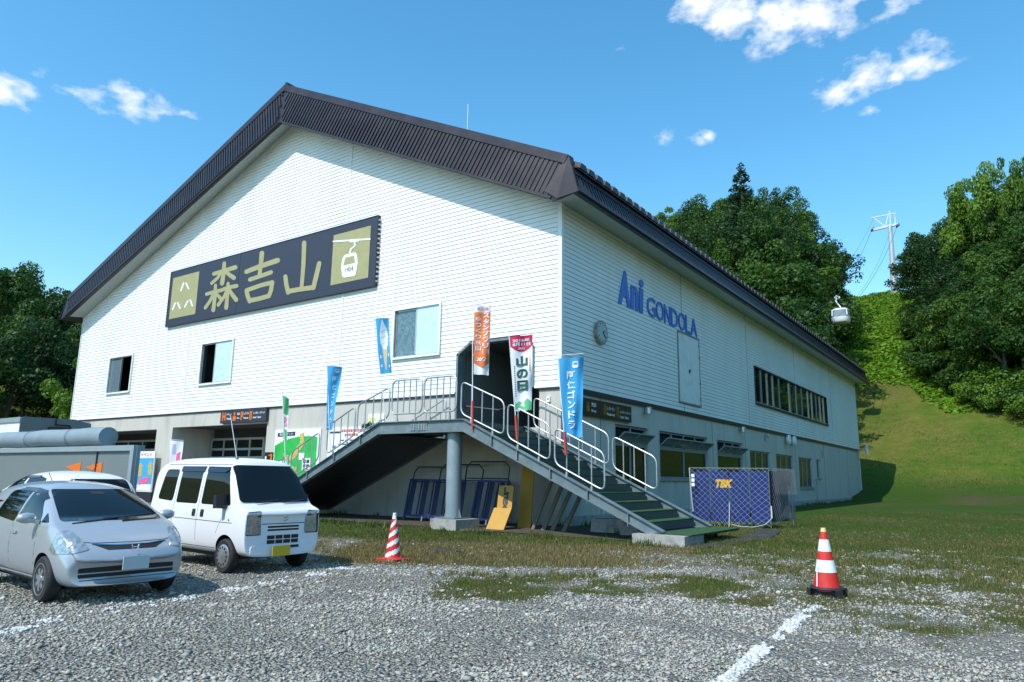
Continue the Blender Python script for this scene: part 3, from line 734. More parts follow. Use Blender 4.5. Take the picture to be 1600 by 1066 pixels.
# --- ground floor walls
mb = MB(); T = .3; ZC = ZS-.02
def cw(x0, x1, z0, z1): mb.box(x0, x1, .0, T, z0, z1)
cw(XW+.1, -35.6, 0, ZC); cw(-35.6, -26.1, 3.93, ZC); cw(-26.1, -24.5, 0, ZC); cw(-24.5, -16.3, 3.99, ZC); cw(-16.3, -4.7, 0, ZC); cw(-4.7, -.9, 0, 3.36); cw(-.9, -.02, 0, ZC)
WINS = [(4.12, 7.15, .3, 3.74), (8.35, 14.3, 1.66, 3.74), (15.7, 19.85, 1.66, 3.72), (21.2, 25.3, 1.24, 3.40), (26.7, 30.85, 1.24, 3.38), (32.4, 36.4, 1.2, 3.35), (37.9, 39.0, 1.95, 3.35)]
prev = .0
for a, b, p, q in WINS:
    mb.box(-T, -.02, max(prev, .3), a, 0, ZC) if prev == 0 else mb.box(-T, -.02, prev, a, 0, ZC)
    mb.box(-T, -.02, a, b, 0, p); mb.box(-T, -.02, a, b, q, ZC); prev = b
mb.box(-T, -.02, prev, YL, 0, ZC)
mb.box(-.019, -.0, .0, .3, 0, ZC)
mb.build('ground_floor_wall', conc_m, bld)
for yy in (2.9, 15.0, 20.4, 31.6, 40.6, 50): MB().box(-.0199, -.012, yy-.012, yy+.012, 0, ZC).build('wall_joint', back_m, bld)
MB().box(-.019, .03, .3, YL, 0, .32).build('plinth', rconc_m, bld)
# recessed entrances behind the piers
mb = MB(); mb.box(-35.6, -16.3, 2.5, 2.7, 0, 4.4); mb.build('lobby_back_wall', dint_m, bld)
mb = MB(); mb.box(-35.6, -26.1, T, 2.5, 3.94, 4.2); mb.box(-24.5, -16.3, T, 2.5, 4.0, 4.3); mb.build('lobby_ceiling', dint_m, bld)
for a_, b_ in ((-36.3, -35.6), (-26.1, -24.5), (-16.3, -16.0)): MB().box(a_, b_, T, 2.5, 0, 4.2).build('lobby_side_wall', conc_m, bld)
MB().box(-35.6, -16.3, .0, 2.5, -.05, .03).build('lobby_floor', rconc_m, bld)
def glazing(x0, x1, y, z0, z1, cols, rails, name='window', glass=glass_m, fr=sash_m, w=.07):
    f = MB()
    for z in [z0, z1]+rails: f.box(x0, x1, y-.05, y+.02, z-w/2, z+w/2)
    xs_ = [x0+(x1-x0)*i/cols for i in range(cols+1)]
    for x in xs_: f.box(x-w/2, x+w/2, y-.052, y+.022, z0, z1)
    fo = f.build(name, fr, bld)
    zs_ = [z0]+rails+[z1]
    for i in range(cols):
        for a, b in zip(zs_[:-1], zs_[1:]): MB().box(xs_[i]+w/2, xs_[i+1]-w/2, y-.02, y-.01, a+w/2, b-w/2).build('pane', glass, fo)
glazing(-24.3, -19.6, 2.3, .4, 3.45, 4, [2.45, 2.9], fr=alu_m, w=.12); glazing(-35.2, -26.6, 2.3, .4, 3.5, 5, [2.45, 2.95], fr=alu_m, w=.12)
glazing(-19.4, -16.5, 2.25, .05, 3.5, 4, [2.6], 'entrance_door', fr=alu_m)
# stair head opening: jambs, ceiling, back
mb = MB()
mb.prism([(-4.7, .0, 0+3.37), (-4.7, .0, 6.28), (-4.08, .0, 6.68), (-1.78, .0, 6.68), (-1.1, .0, 6.28), (-1.1, .0, 3.37)], (0, .001, 0)) if False else None
fr_ = [(-4.7, 3.37), (-4.7, 6.28), (-4.08, 6.70), (-1.78, 6.70), (-1.1, 6.28), (-1.1, 4.78)]
for (a, b), (c, d) in zip(fr_[:-1], fr_[1:]):
    n = Vector((d-b, 0, -(c-a))).normalized()*-.09
    mb.prism([(a, -.08, b), (c, -.08, d), (c+n.x*-1, -.08, d+n.z*-1), (a+n.x*-1, -.08, b+n.z*-1)], (0, .36, 0))
mb.build('opening_frame', bluegrey_m, bld)
MB().box(-4.95, -4.72, .26, 5.5, 3.37, 6.9).build('passage_wall', boxg_m, bld); MB().box(-1.08, -.9, .31, 5.5, 3.37, 6.9).build('passage_wall', boxg_m, bld)
mb = MB(); mb.box(-4.9, -.9, .26, 5.5, 6.74, 6.9); mb.box(-4.9, -.9, 5.5, 5.6, 3.3, 6.9); mb.build('passage_ceiling', dint_m, bld)
MB().box(-4.9, -.9, .3, 5.5, 3.2, 3.365).build('passage_floor', riser_m, bld)
MB().tube([(-4.62, .4, 4.3), (-3.4, 1.0, 4.15), (-1.3, 3.5, 5.4)], .035, 6).build('passage_handrail', roofd_m, bld)
# --- roof
mb = MB()
mb.prism([(XE-.1, YF+.1, EZ-.5), (RX, YF+.1, RZ-.35), (RX, YF+.1, RZ-.6), (XE-.1, YF+.1, EZ-.75)], (0, YL+1.3, 0))
mb.prism([(XWE, YF+.1, EZ-.02), (RX, YF+.1, RZ-.02), (RX, YF+.1, RZ-.3), (XWE, YF+.1, EZ-.3)], (0, YL+1.3, 0))
mb.build('roof_deck', roof_m, bld)
# folded-plate ribs of the right-hand roof plane, one mesh shared by all
npitch = 93; pit_ = (YL+1.0-YF-.1)/npitch
sl = Vector((RX-XE-.25, 0, (RZ-EZ)*(1+.25/(XE-RX)*0)+0.12)); base = Vector((XE+.30, 0, EZ-.44))
rib = MB(); w0, w1, h = pit_*.45, pit_*.27, .22
rib.prism([base+Vector((0, -w0, 0)), base+Vector((0, -w1, h)), base+Vector((0, w1, h)), base+Vector((0, w0, 0))], (RX-XE-.30, 0, RZ-EZ+.14))
r0 = rib.build('roof_rib', roof_m, bld); r0.location = (0, YF+.22+pit_/2, 0)
for k in range(1, npitch):
    c = r0.copy(); COL.objects.link(c); c.location = (0, YF+.22+pit_*(k+.5), 0)
MB().prism([(XE+.26, YF+.1, EZ-.50), (RX, YF+.1, RZ-.33), (RX, YF+.1, RZ-.28), (XE+.26, YF+.1, EZ-.44)], (0, YL+1.1, 0)).build('roof_sheet', roof_m, bld)
# fascia: sloped ribbed band, cap flashing, corner pieces, soffit. 'fl' is the foot line, 'tl' the head line
def band(A0, A1, B0, B1, t0, t1):   # point on the band surface between head line A0-A1 and foot line B0-B1
    return (A0.lerp(A1, t0)).lerp(B0.lerp(B1, t0), t1)
def fascia(A0, A1, B0, B1, out, lean, npitch, name):
    """ribs run square to the roof slope from head to foot, clipped at the band ends"""
    Lh = (A1-A0).length; d = (A1-A0).normalized(); up = ((A0-B0)+(A1-B1)).normalized()
    pan = MB().prism([A0, A1, B1, B0], out*-.06).build(name, roof_m, bld)
    mb = MB(); cap_h = .20; wdt = Lh/npitch*.52; dn = (B0-A0).length
    nrm_ = out.normalized()
    side = d; perp = nrm_.cross(d).normalized()
    if perp.z > 0: perp = -perp
    for k in range(-8, npitch+8):
        s0 = (k+.5)/npitch*Lh
        pts = []
        # start at the cap's lower edge, follow 'perp' to the foot line
        a = A0+d*s0
        # local solve: a + perp*t lies on the line from head to foot: use plane coords
        ux = lambda p: ((p-A0).dot(d), (p-A0).dot(perp))
        fb0, fb1 = ux(B0), ux(B1)
        def footv(s): return fb0[1]+(fb1[1]-fb0[1])*(s-fb0[0])/(fb1[0]-fb0[0])
        lo, hi = .36, footv(s0)-.10
        # clip against the two slanted ends
        def endclip(s, E0, E1, sign):
            # end line from (E0) to (E1); inside where sign*(s - s_end(v)) > .05
            e0, e1 = ux(E0), ux(E1)
            if abs(e1[0]-e0[0]) < 1e-4: return (None if sign*(s-e0[0]) < .12 else (0, 99))
            v = (s-sign*.14-e0[0])/(e1[0]-e0[0])*(e1[1]-e0[1])+e0[1]
            inside_top = sign*(s-e0[0]) > .14
            inside_bot = sign*(s-e1[0]) > .14
            if inside_top and inside_bot: return (0, 99)
            if inside_top: return (0, v)
            if inside_bot: return (v, 99)
            return None
        c1 = endclip(s0, A0, B0, 1); c2 = endclip(s0, A1, B1, -1)
        if c1 is None or c2 is None: continue
        lo = max(lo, c1[0]+.02, c2[0]+.02); hi = min(hi, c1[1], c2[1])
        if hi-lo < .12: continue
        p = A0+d*(s0-wdt/2)+perp*lo; mb.prism([p, p+d*wdt, p+d*wdt+perp*(hi-lo), p+perp*(hi-lo)], nrm_*.032)
    mb.build(name+'_ribs', roof_m, bld, kind='stuff')
    mb = MB()
    mb.prism([A0+nrm_*.07, A1+nrm_*.07, A1+perp*.34+nrm_*.055, A0+perp*.34+nrm_*.055], -nrm_*.10)
    mb.prism([B0+nrm_*.05, B1+nrm_*.05, B1-perp*.09+nrm_*.05, B0-perp*.09+nrm_*.05], -nrm_*.12)
    mb.build(name+'_flashing', roof_m, bld)
YB = -1.0
TA = Vector((XE, YF, EZ)); TP = Vector((RX, YF, RZ)); TW = Vector((XWE, YF, EZ))
BA = Vector((.15, YB, 11.28)); BP = Vector((RX+.05, YB, 18.87)); BW = Vector((XW-.35, YB, 11.45))
def nrm3(a, b, c, ref):
    n = (b-a).cross(c-a).normalized()
    return n if n.dot(ref) > 0 else -n
fascia(TP, TA, BP, BA, nrm3(TP, TA, BA, Vector((0, -1, 0))), 0, 84, 'gable_fascia')
fascia(TP, TW, BP, BW, nrm3(TP, TW, BW, Vector((0, -1, 0))), 0, 106, 'gable_fascia')
CR = Vector((1.28, -1.02, 11.32)); ST1 = Vector((XE+.06, YL+.9, EZ-.42)); ST0 = Vector((XE+.06, YF+.02, EZ-.42))
mb = MB(); mb.prism([TA, BA, BA+Vector((.1, 0, -.12)), CR], (0.02, .06, 0)); mb.prism([TA+Vector((-.3, 0, -.02)), TA+Vector((.03, 0, 0)), ST0+Vector((.04, 0, 0)), ST0+Vector((-.3, 0, 0))], (0, .25, 0)); 
mb.face([TA+Vector((.0, -.03, .03)), BA+Vector((-.25, -.035, .35)), BA+Vector((.3, -.045, -.06)), CR]); mb.build('fascia_corner', roof_m, bld)
SB0 = Vector((1.26, -.98, 11.34)); SB1 = Vector((1.26, YL+1.1, 11.34)); fascia(ST0, ST1, SB0, SB1, nrm3(ST0, ST1, SB1, Vector((1, 0, 0))), 0, 250, 'side_fascia')
mb = MB(); mb.prism([TW, Vector((XW-.95, -1.0, 11.3)), BW], (0, .06, 0)); mb.prism([TW, Vector((XW-1.3, -.98, 11.34)), Vector((XW-1.3, YL, 11.34)), Vector((XWE, YL, EZ))], (.05, 0, 0)); mb.build('west_fascia', roof_m, bld)
mb = MB()   # soffits: dark return then pale boards up to the wall
for (P, Q, wp, wq) in ((BP, BA, Vector((RX, 0, SZ)), Vector((0, 0, SE))), (BP, BW, Vector((RX, 0, SZ)), Vector((XW, 0, SE)))):
    a, b = P.lerp(wp, .24), Q.lerp(wq, .24); mb.m = 0; mb.face([P, Q, b, a]); mb.m = 1; mb.face([a, b, wq, wp])
mb.m = 0; mb.face([SB0, SB1, Vector((1.0, YL+1, 11.33)), Vector((1.0, -.9, 11.33))]); mb.m = 1; mb.face([Vector((1.0, -.9, 11.33)), Vector((1.0, YL+1, 11.33)), Vector((0, YL+.5, SE)), Vector((0, -.02, SE))])
mb.face([BA, Vector((1.0, -.9, 11.33)), Vector((0, 0, SE))])
mb.m = 0; mb.face([Vector((XW-1.3, -.98, 11.34)), BW, Vector((XW, 0, SE)), Vector((XW, YL, SE)), Vector((XW-1.3, YL, 11.34))])
mb.build('soffit', [roofd_m, soffit_m], bld)
MB().tube([(RX, YF, RZ+.02), (RX, YL+1, RZ+.02)], .14, 8).build('ridge_cap', roof_m, bld)
MB().tube([(-14.40, 12, 19.9), (-14.42, 12, 25.5)], .016, 5).build('lightning_rod', steel_m, bld)
# --- sliding windows of the upper wall
def slider(x0, x1, z0, z1, split, left_glass, label=None, dark_left=True):
    f = MB(); w = .09
    f.box(x0-w, x1+w, -.10, -.036, z1, z1+w); f.box(x0-w, x1+w, -.12, -.036, z0-w, z0); f.box(x0-w, x0, -.10, -.036, z0, z1); f.box(x1, x1+w, -.10, -.036, z0, z1)
    fo = f.build('window_frame', trim_m, bld, label)
    xs_ = x0+(x1-x0)*split
    m = MB(); s = .05
    for a, b, yy in ((x0, xs_+.03, .02), (xs_-.03, x1, -.03)):
        m.box(a, b, yy-.02, yy+.02, z0, z0+s); m.box(a, b, yy-.02, yy+.02, z1-s, z1); m.box(a, a+s, yy-.02, yy+.02, z0, z1); m.box(b-s, b, yy-.02, yy+.02, z0, z1)
    m.build('sash', alu_m, fo)
    return fo, xs_
fo, xs_ = slider(-8.12, -5.66, 6.42, 8.42, .49, None, 'sliding window with pale bluish panes')
MB().box(-8.07, xs_, .018, .026, 6.47, 8.37).build('pane', mat('painted_tree_mirror', (.10, .17, .19), .08, var=.35, vs_=5, dirt=(.30, .42, .46), dscale=9, damt=.7, spec=.8), fo, 'streaky bluish grey pane with mirrored trees painted into its colour'); MB().box(xs_, -5.71, -.034, -.026, 6.47, 8.37).build('pane', mat('pale_sheet', (.55, .72, .80), .2, var=.06, dirt=(.3, .42, .45), dscale=4, damt=.5), fo)  # streaks in the left pane's colour stand in for mirrored trees
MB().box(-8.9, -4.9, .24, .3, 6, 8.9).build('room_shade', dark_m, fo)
pale = MATS['pale_sheet']
fo, xs_ = slider(-22.30, -19.57, 6.20, 8.33, .44, None, 'half open window, dark left half and pale sheet on the right')
MB().box(xs_, -19.62, -.034, -.026, 6.25, 8.28).build('pane', pale, fo)
for (a, b) in ((-22.0, -19.9),): 
    m = MB()
    for zz in (6.4, 8.15):
        for xx in (xs_+.15, -19.8): m.lathe([(.035, 0), (.02, -.02)], (xx, -.036, zz), 'y', 8)
    m.build('screw_cap', steel_m, fo)
fo2, xs_ = slider(-32.2, -29.57, 6.26, 8.39, .52, None, 'half open window, glass on the left and dark gap on the right')
MB().box(-32.15, xs_, .018, .026, 6.31, 8.34).build('pane', mat('sky_tint_glass', (.13, .19, .22), .03, .0, spec=1.0), fo2)  # lightened base colour stands in for the sky mirrored in this pane
for (a, b) in ((-22.6, -19.3), (-32.5, -29.3)):
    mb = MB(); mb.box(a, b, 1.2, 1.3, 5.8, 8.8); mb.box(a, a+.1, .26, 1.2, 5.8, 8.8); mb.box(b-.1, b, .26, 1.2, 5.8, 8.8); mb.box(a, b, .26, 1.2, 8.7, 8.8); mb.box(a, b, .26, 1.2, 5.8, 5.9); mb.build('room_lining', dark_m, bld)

# --- big name sign
sgn = empty('name_sign', (-17.7, -.05, 9.7), 0, None, None, None, parent=bld); sgn['label'] = 'long dark navy board with gold brush-style characters and two gold squares'
MB().box(-26.07, -19.455, -.16, -.04, 9.70, 12.89).build('board_panel', navy_m, sgn); MB().box(-19.435, -9.36, -.16, -.04, 9.70, 12.89).build('board_panel', navy_m, sgn)
mb = MB()
for a in ((-26.10, -26.07, 9.67, 12.92), (-9.36, -9.33, 9.67, 12.92)): mb.box(a[0], a[1], -.18, -.036, a[2], a[3])
mb.box(-26.07, -9.36, -.18, -.036, 12.89, 12.92); mb.box(-26.07, -9.36, -.18, -.036, 9.67, 9.70)
mb.build('edge_trim', roofd_m, sgn)
mb = MB()
for k in range(14): mb.box(-9.33, -9.27, -.15, -.06, 9.85+k*.215, 9.93+k*.215)
mb.build('bracket_teeth', steel_m, sgn, kind='stuff')
def flat(poly, y, d=.006): 
    return MB().prism([(x, y, z) for x, z in poly], (0, d, 0))
flat([(-25.794, 12.51), (-23.17, 12.51), (-23.17, 10.10), (-25.794, 10.10)], -.168).build('gold_square', gold_m, sgn)
flat([(-12.225, 12.515), (-9.78, 12.515), (-9.78, 10.115), (-12.225, 10.115)], -.168).build('gold_square', gold_m, sgn)
GOLD=[[(-21.69,12.06),(-20.71,12.08),(-19.75,12.1),(-19.68,12.12),(-19.66,12.17),(-19.69,12.22),(-19.77,12.27),(-19.86,12.29),(-20.81,12.25),(-21.79,12.22),(-21.85,12.2),(-21.87,12.16),(-21.84,12.11),(-21.77,12.07)],[(-20.99,12.61),(-20.98,12.06),(-21.05,11.53),(-21.02,11.46),(-20.94,11.41),(-20.84,11.39),(-20.75,11.4),(-20.72,11.45),(-20.68,12),(-20.72,12.55),(-20.75,12.61),(-20.82,12.65),(-20.9,12.67),(-20.96,12.65)],[(-21.14,12.18),(-21.41,11.91),(-21.94,11.69),(-21.96,11.66),(-21.95,11.62),(-21.9,11.59),(-21.84,11.57),(-21.78,11.58),(-21.25,11.8),(-20.96,12.09),(-20.95,12.12),(-20.98,12.16),(-21.03,12.19),(-21.09,12.19)],[(-20.8,12.12),(-20.38,11.83),(-19.92,11.57),(-19.83,11.54),(-19.75,11.55),(-19.7,11.59),(-19.72,11.64),(-19.78,11.69),(-20.24,11.93),(-20.65,12.2),(-20.72,12.23),(-20.79,12.23),(-20.83,12.21),(-20.84,12.17)],[(-22.2,11.02),(-21.54,11.04),(-20.78,11.03),(-20.72,11.04),(-20.7,11.08),(-20.72,11.13),(-20.78,11.17),(-20.86,11.18),(-21.62,11.18),(-22.28,11.15),(-22.34,11.14),(-22.36,11.1),(-22.33,11.06),(-22.27,11.02)],[(-21.58,11.48),(-21.56,10.8),(-21.6,10.13),(-21.57,10.07),(-21.5,10.03),(-21.4,10.01),(-21.33,10.03),(-21.3,10.07),(-21.29,10.75),(-21.36,11.44),(-21.38,11.48),(-21.44,11.51),(-21.5,11.52),(-21.56,11.51)],[(-21.69,11.03),(-21.91,10.72),(-22.32,10.38),(-22.34,10.34),(-22.31,10.3),(-22.24,10.26),(-22.17,10.26),(-22.11,10.28),(-21.7,10.63),(-21.5,10.96),(-21.49,10.99),(-21.53,11.03),(-21.59,11.05),(-21.65,11.05)],[(-21.38,10.92),(-21.13,10.77),(-20.88,10.56),(-20.82,10.54),(-20.76,10.53),(-20.72,10.55),(-20.71,10.58),(-20.73,10.62),(-21,10.84),(-21.26,10.99),(-21.32,11.02),(-21.38,11.02),(-21.42,10.99),(-21.42,10.96)],[(-20.69,11.06),(-20.09,11.09),(-19.49,11.07),(-19.43,11.08),(-19.4,11.12),(-19.42,11.17),(-19.48,11.2),(-19.56,11.22),(-20.16,11.24),(-20.77,11.2),(-20.82,11.18),(-20.84,11.15),(-20.81,11.11),(-20.75,11.07)],[(-20.42,11.41),(-20.41,10.84),(-20.43,10.11),(-20.4,10.06),(-20.32,10.01),(-20.24,9.99),(-20.16,10.01),(-20.13,10.06),(-20.15,10.79),(-20.21,11.37),(-20.23,11.41),(-20.29,11.44),(-20.36,11.45),(-20.41,11.44)],[(-20.45,11.06),(-20.66,10.75),(-21.13,10.38),(-21.14,10.34),(-21.11,10.3),(-21.05,10.26),(-20.98,10.25),(-20.92,10.27),(-20.47,10.66),(-20.26,10.98),(-20.26,11.02),(-20.3,11.06),(-20.36,11.08),(-20.41,11.08)],[(-20.25,11.02),(-19.92,10.67),(-19.55,10.35),(-19.47,10.31),(-19.39,10.3),(-19.32,10.33),(-19.3,10.38),(-19.34,10.43),(-19.72,10.73),(-20.09,11.06),(-20.14,11.1),(-20.21,11.11),(-20.26,11.1),(-20.28,11.06)],[(-18.75,11.71),(-17.57,11.81),(-16.22,11.88),(-16.15,11.9),(-16.12,11.96),(-16.16,12.02),(-16.25,12.07),(-16.34,12.09),(-17.69,12.01),(-18.88,11.89),(-18.94,11.87),(-18.95,11.82),(-18.92,11.76),(-18.84,11.72)],[(-17.78,12.61),(-17.76,12.08),(-17.78,11.47),(-17.76,11.42),(-17.7,11.38),(-17.62,11.36),(-17.56,11.38),(-17.54,11.41),(-17.48,12.02),(-17.45,12.54),(-17.48,12.61),(-17.56,12.66),(-17.66,12.69),(-17.75,12.67)],[(-18.4,11.24),(-17.51,11.3),(-16.68,11.36),(-16.63,11.38),(-16.61,11.42),(-16.64,11.47),(-16.7,11.51),(-16.77,11.52),(-17.61,11.46),(-18.5,11.4),(-18.55,11.38),(-18.57,11.34),(-18.54,11.29),(-18.47,11.26)],[(-18.78,10.78),(-18.64,10.47),(-18.41,10.15),(-18.35,10.1),(-18.26,10.08),(-18.19,10.09),(-18.15,10.12),(-18.16,10.18),(-18.38,10.48),(-18.51,10.78),(-18.56,10.83),(-18.64,10.86),(-18.72,10.87),(-18.77,10.83)],[(-18.53,10.71),(-17.45,10.8),(-16.52,10.81),(-16.45,10.82),(-16.43,10.87),(-16.45,10.92),(-16.52,10.96),(-16.6,10.98),(-17.54,10.96),(-18.63,10.87),(-18.69,10.85),(-18.71,10.81),(-18.68,10.76),(-18.61,10.72)],[(-16.69,10.89),(-16.74,10.54),(-16.87,10.27),(-16.87,10.21),(-16.82,10.16),(-16.74,10.14),(-16.67,10.14),(-16.62,10.17),(-16.48,10.46),(-16.43,10.82),(-16.44,10.88),(-16.5,10.92),(-16.58,10.94),(-16.65,10.93)],[(-18.22,10.11),(-17.51,10.11),(-16.72,10.14),(-16.65,10.15),(-16.63,10.2),(-16.66,10.25),(-16.72,10.29),(-16.8,10.31),(-17.59,10.28),(-18.3,10.29),(-18.37,10.27),(-18.4,10.22),(-18.37,10.17),(-18.31,10.13)],[(-14.45,12.55),(-14.37,11.44),(-14.37,10.32),(-14.35,10.28),(-14.3,10.24),(-14.23,10.23),(-14.18,10.24),(-14.16,10.28),(-14.13,11.39),(-14.18,12.5),(-14.21,12.56),(-14.28,12.6),(-14.37,12.62),(-14.43,12.6)],[(-15.68,11.05),(-15.55,10.6),(-15.36,10.19),(-15.32,10.14),(-15.24,10.12),(-15.17,10.12),(-15.12,10.15),(-15.12,10.2),(-15.3,10.6),(-15.43,11.03),(-15.47,11.08),(-15.54,11.12),(-15.62,11.12),(-15.67,11.1)],[(-13.23,11.34),(-13.38,10.76),(-13.53,10.21),(-13.51,10.15),(-13.46,10.1),(-13.38,10.08),(-13.31,10.09),(-13.27,10.13),(-13.12,10.68),(-12.98,11.26),(-12.99,11.31),(-13.04,11.36),(-13.12,11.39),(-13.19,11.38)],[(-15.24,10.17),(-14.34,10.15),(-13.38,10.1),(-13.31,10.12),(-13.28,10.15),(-13.3,10.2),(-13.35,10.25),(-13.42,10.27),(-14.39,10.32),(-15.31,10.34),(-15.37,10.32),(-15.4,10.28),(-15.38,10.23),(-15.32,10.19)]]
WHITE=[[(-24.71,12.08),(-24.91,11.67),(-24.9,11.65),(-24.87,11.62),(-24.83,11.6),(-24.78,11.61),(-24.76,11.62),(-24.56,12.04),(-24.57,12.06),(-24.6,12.09),(-24.64,12.1),(-24.68,12.1)],[(-24.44,11.99),(-24.14,11.64),(-24.11,11.61),(-24.06,11.6),(-24.02,11.61),(-24,11.63),(-24.01,11.65),(-24.31,12.01),(-24.34,12.03),(-24.39,12.04),(-24.43,12.04),(-24.45,12.02)],[(-25.35,11),(-25.56,10.66),(-25.56,10.63),(-25.54,10.61),(-25.49,10.59),(-25.44,10.59),(-25.42,10.61),(-25.2,10.95),(-25.21,10.97),(-25.23,11),(-25.28,11.02),(-25.32,11.02)],[(-25.1,10.96),(-24.8,10.6),(-24.77,10.58),(-24.72,10.57),(-24.68,10.58),(-24.66,10.6),(-24.67,10.62),(-24.97,10.97),(-25,11),(-25.05,11.01),(-25.09,11),(-25.11,10.98)],[(-24.07,10.97),(-24.32,10.64),(-24.32,10.62),(-24.29,10.59),(-24.25,10.57),(-24.21,10.57),(-24.18,10.59),(-23.94,10.92),(-23.93,10.94),(-23.96,10.97),(-24,10.98),(-24.04,10.98)],[(-23.84,10.95),(-23.56,10.58),(-23.53,10.56),(-23.49,10.55),(-23.45,10.55),(-23.43,10.57),(-23.44,10.6),(-23.71,10.96),(-23.74,10.98),(-23.79,11),(-23.83,10.99),(-23.85,10.97)],[(-12.19,12.17),(-9.78,11.84),(-9.75,11.84),(-9.74,11.86),(-9.74,11.88),(-9.76,11.91),(-9.79,11.92),(-12.21,12.25),(-12.24,12.25),(-12.26,12.23),(-12.25,12.21),(-12.23,12.18)],[(-11.02,11.95),(-10.55,11.9),(-10.5,11.91),(-10.47,11.94),(-10.48,11.98),(-10.52,12.02),(-10.58,12.04),(-11.05,12.1),(-11.1,12.09),(-11.13,12.06),(-11.12,12.01),(-11.08,11.97)],[(-10.83,12),(-10.78,11.75),(-11.03,11.66),(-11.08,11.45),(-11.07,11.42),(-11.05,11.4),(-11.01,11.39),(-10.98,11.4),(-10.97,11.42),(-10.93,11.6),(-10.68,11.71),(-10.72,11.99),(-10.74,12.01),(-10.76,12.03),(-10.8,12.03),(-10.82,12.02)]]

def thicken(p, k):
    cx = sum(a for a, b in p)/len(p); cz = sum(b for a, b in p)/len(p); P = [Vector(q) for q in p]; n = len(P); out = []
    ar = sum(P[i-1].x*P[i].y-P[i].x*P[i-1].y for i in range(n))
    for i in range(n):
        t = (P[(i+1) % n]-P[i-1]).normalized(); nn = Vector((t.y, -t.x))*(1 if ar > 0 else -1); out.append(tuple(P[i]+nn*k))
    return out
GOLD = [thicken(p, .035) for p in GOLD]
for k, p in enumerate(GOLD): flat(p, -.168-.0012*(k % 12), .007).build('character_stroke', gold_m, sgn)
for k, p in enumerate(WHITE): flat(p, -.176-.0012*(k % 12), .007).build('emblem_stroke', white_m, sgn)
flat([(-11.342, 11.419), (-10.682, 11.424), (-10.555, 11.301), (-10.476, 10.884), (-10.551, 10.377), (-10.661, 10.311), (-11.321, 10.335), (-11.448, 10.431), (-11.56, 10.89), (-11.5, 11.308)], -.186, .012).build('cabin_emblem', white_m, sgn)
flat([(-11.306, 11.276), (-10.74, 11.282), (-10.642, 10.928), (-11.42, 10.928)], -.190, .008).build('emblem_window', gold_m, sgn)
def text(body, box, fmap, m, parent, name='lettering', bold=0.0, mirror=False, slant=0, label=None, world=True, fit=True, lh=None, depth=.006):
    """lettering scaled into box (a0,a1,b0,b1) of a 2-D frame; fmap(a,b,d) gives the 3-D point"""
    c = bpy.data.curves.new('t', 'FONT'); c.body = body; c.align_x = 'CENTER'; c.offset = bold; c.resolution_u = 3
    if slant: c.shear = slant
    if lh: c.space_line = lh
    o = bpy.data.objects.new('t', c); COL.objects.link(o); bpy.context.view_layer.update(); me = o.to_mesh()
    vv = np.array([tuple(v.co) for v in me.vertices]); ff = [tuple(p.vertices) for p in me.polygons]
    o.to_mesh_clear(); COL.objects.unlink(o); bpy.data.objects.remove(o); bpy.data.curves.remove(c)
    if len(vv) == 0: return None
    mn, mx_ = vv.min(0), vv.max(0); a0, a1, b0, b1 = box
    sx, sy_ = (a1-a0)/max(1e-6, mx_[0]-mn[0]), (b1-b0)/max(1e-6, mx_[1]-mn[1])
    if not fit: s_ = min(sx, sy_); sx = sy_ = s_
    cx, cy = (mn[0]+mx_[0])/2, (mn[1]+mx_[1])/2
    mb = MB(); P = []
    for x, y, _ in vv:
        a = (x-cx)*sx*(-1 if mirror else 1)+(a0+a1)/2; b = (y-cy)*sy_+(b0+b1)/2; P.append(fmap(a, b, depth))
    mb.add(P, ff)
    return mb.build(name, m, parent, label, recalc=False, world=world)
text('1454', (-11.25, -10.75, 10.58, 10.80), lambda a, b, d: (a, -.194, b), ink_dark, sgn)
# --- side wall: letters, door, strip window
fB = lambda a, b, d: (.06+d, a, b)
def letter_block(body, box, bold, slant=0):
    for dd in (0, .03): text(body, box, lambda a, b, d, dd=dd: (.045+dd, a, b), blue_m, bld, 'wall_letter', bold=bold, slant=slant)
def letters_solid(body, y0, y1, z0, z1, bold, slant=0):
    c = bpy.data.curves.new('t', 'FONT'); c.body = body; c.offset = bold; c.resolution_u = 3; c.extrude = .5; c.shear = slant
    o = bpy.data.objects.new('t', c); COL.objects.link(o); bpy.context.view_layer.update(); me = o.to_mesh()
    vv = np.array([tuple(v.co) for v in me.vertices]); ff = [tuple(p.vertices) for p in me.polygons]; o.to_mesh_clear(); bpy.data.objects.remove(o)
    mn, mx_ = vv.min(0), vv.max(0); s = (vv-mn)/(mx_-mn)
    P = np.stack([.04+s[:, 2]*.035, y0+s[:, 0]*(y1-y0), z0+s[:, 1]*(z1-z0)], 1)
    MB().add(P.tolist(), ff).build('wall_letter', blue_m, bld)
letters_solid('A', 4.38, 5.47, 8.66, 10.16, .045, .10); letters_solid('n', 5.52, 6.26, 8.68, 9.72, .045, .06); letters_solid('i', 6.34, 6.82, 8.68, 10.18, .03, .06)
for ch, a, b in zip('GONDOLA', [7.15, 8.12, 9.05, 9.83, 10.72, 11.62, 12.28], [8.05, 8.98, 9.75, 10.64, 11.58, 12.24, 13.15]): letters_solid(ch, a, b, 8.71, 9.60, .004)
d = MB().box(.0, .06, DY[0]+.04, DY[1]-.04, DZ[0]+.05, DZ[1]-.03).build('hatch_door', mat('door_paint', (.78, .80, .78), .45, var=.05, dirt=(.4, .44, .42), dscale=1), bld)
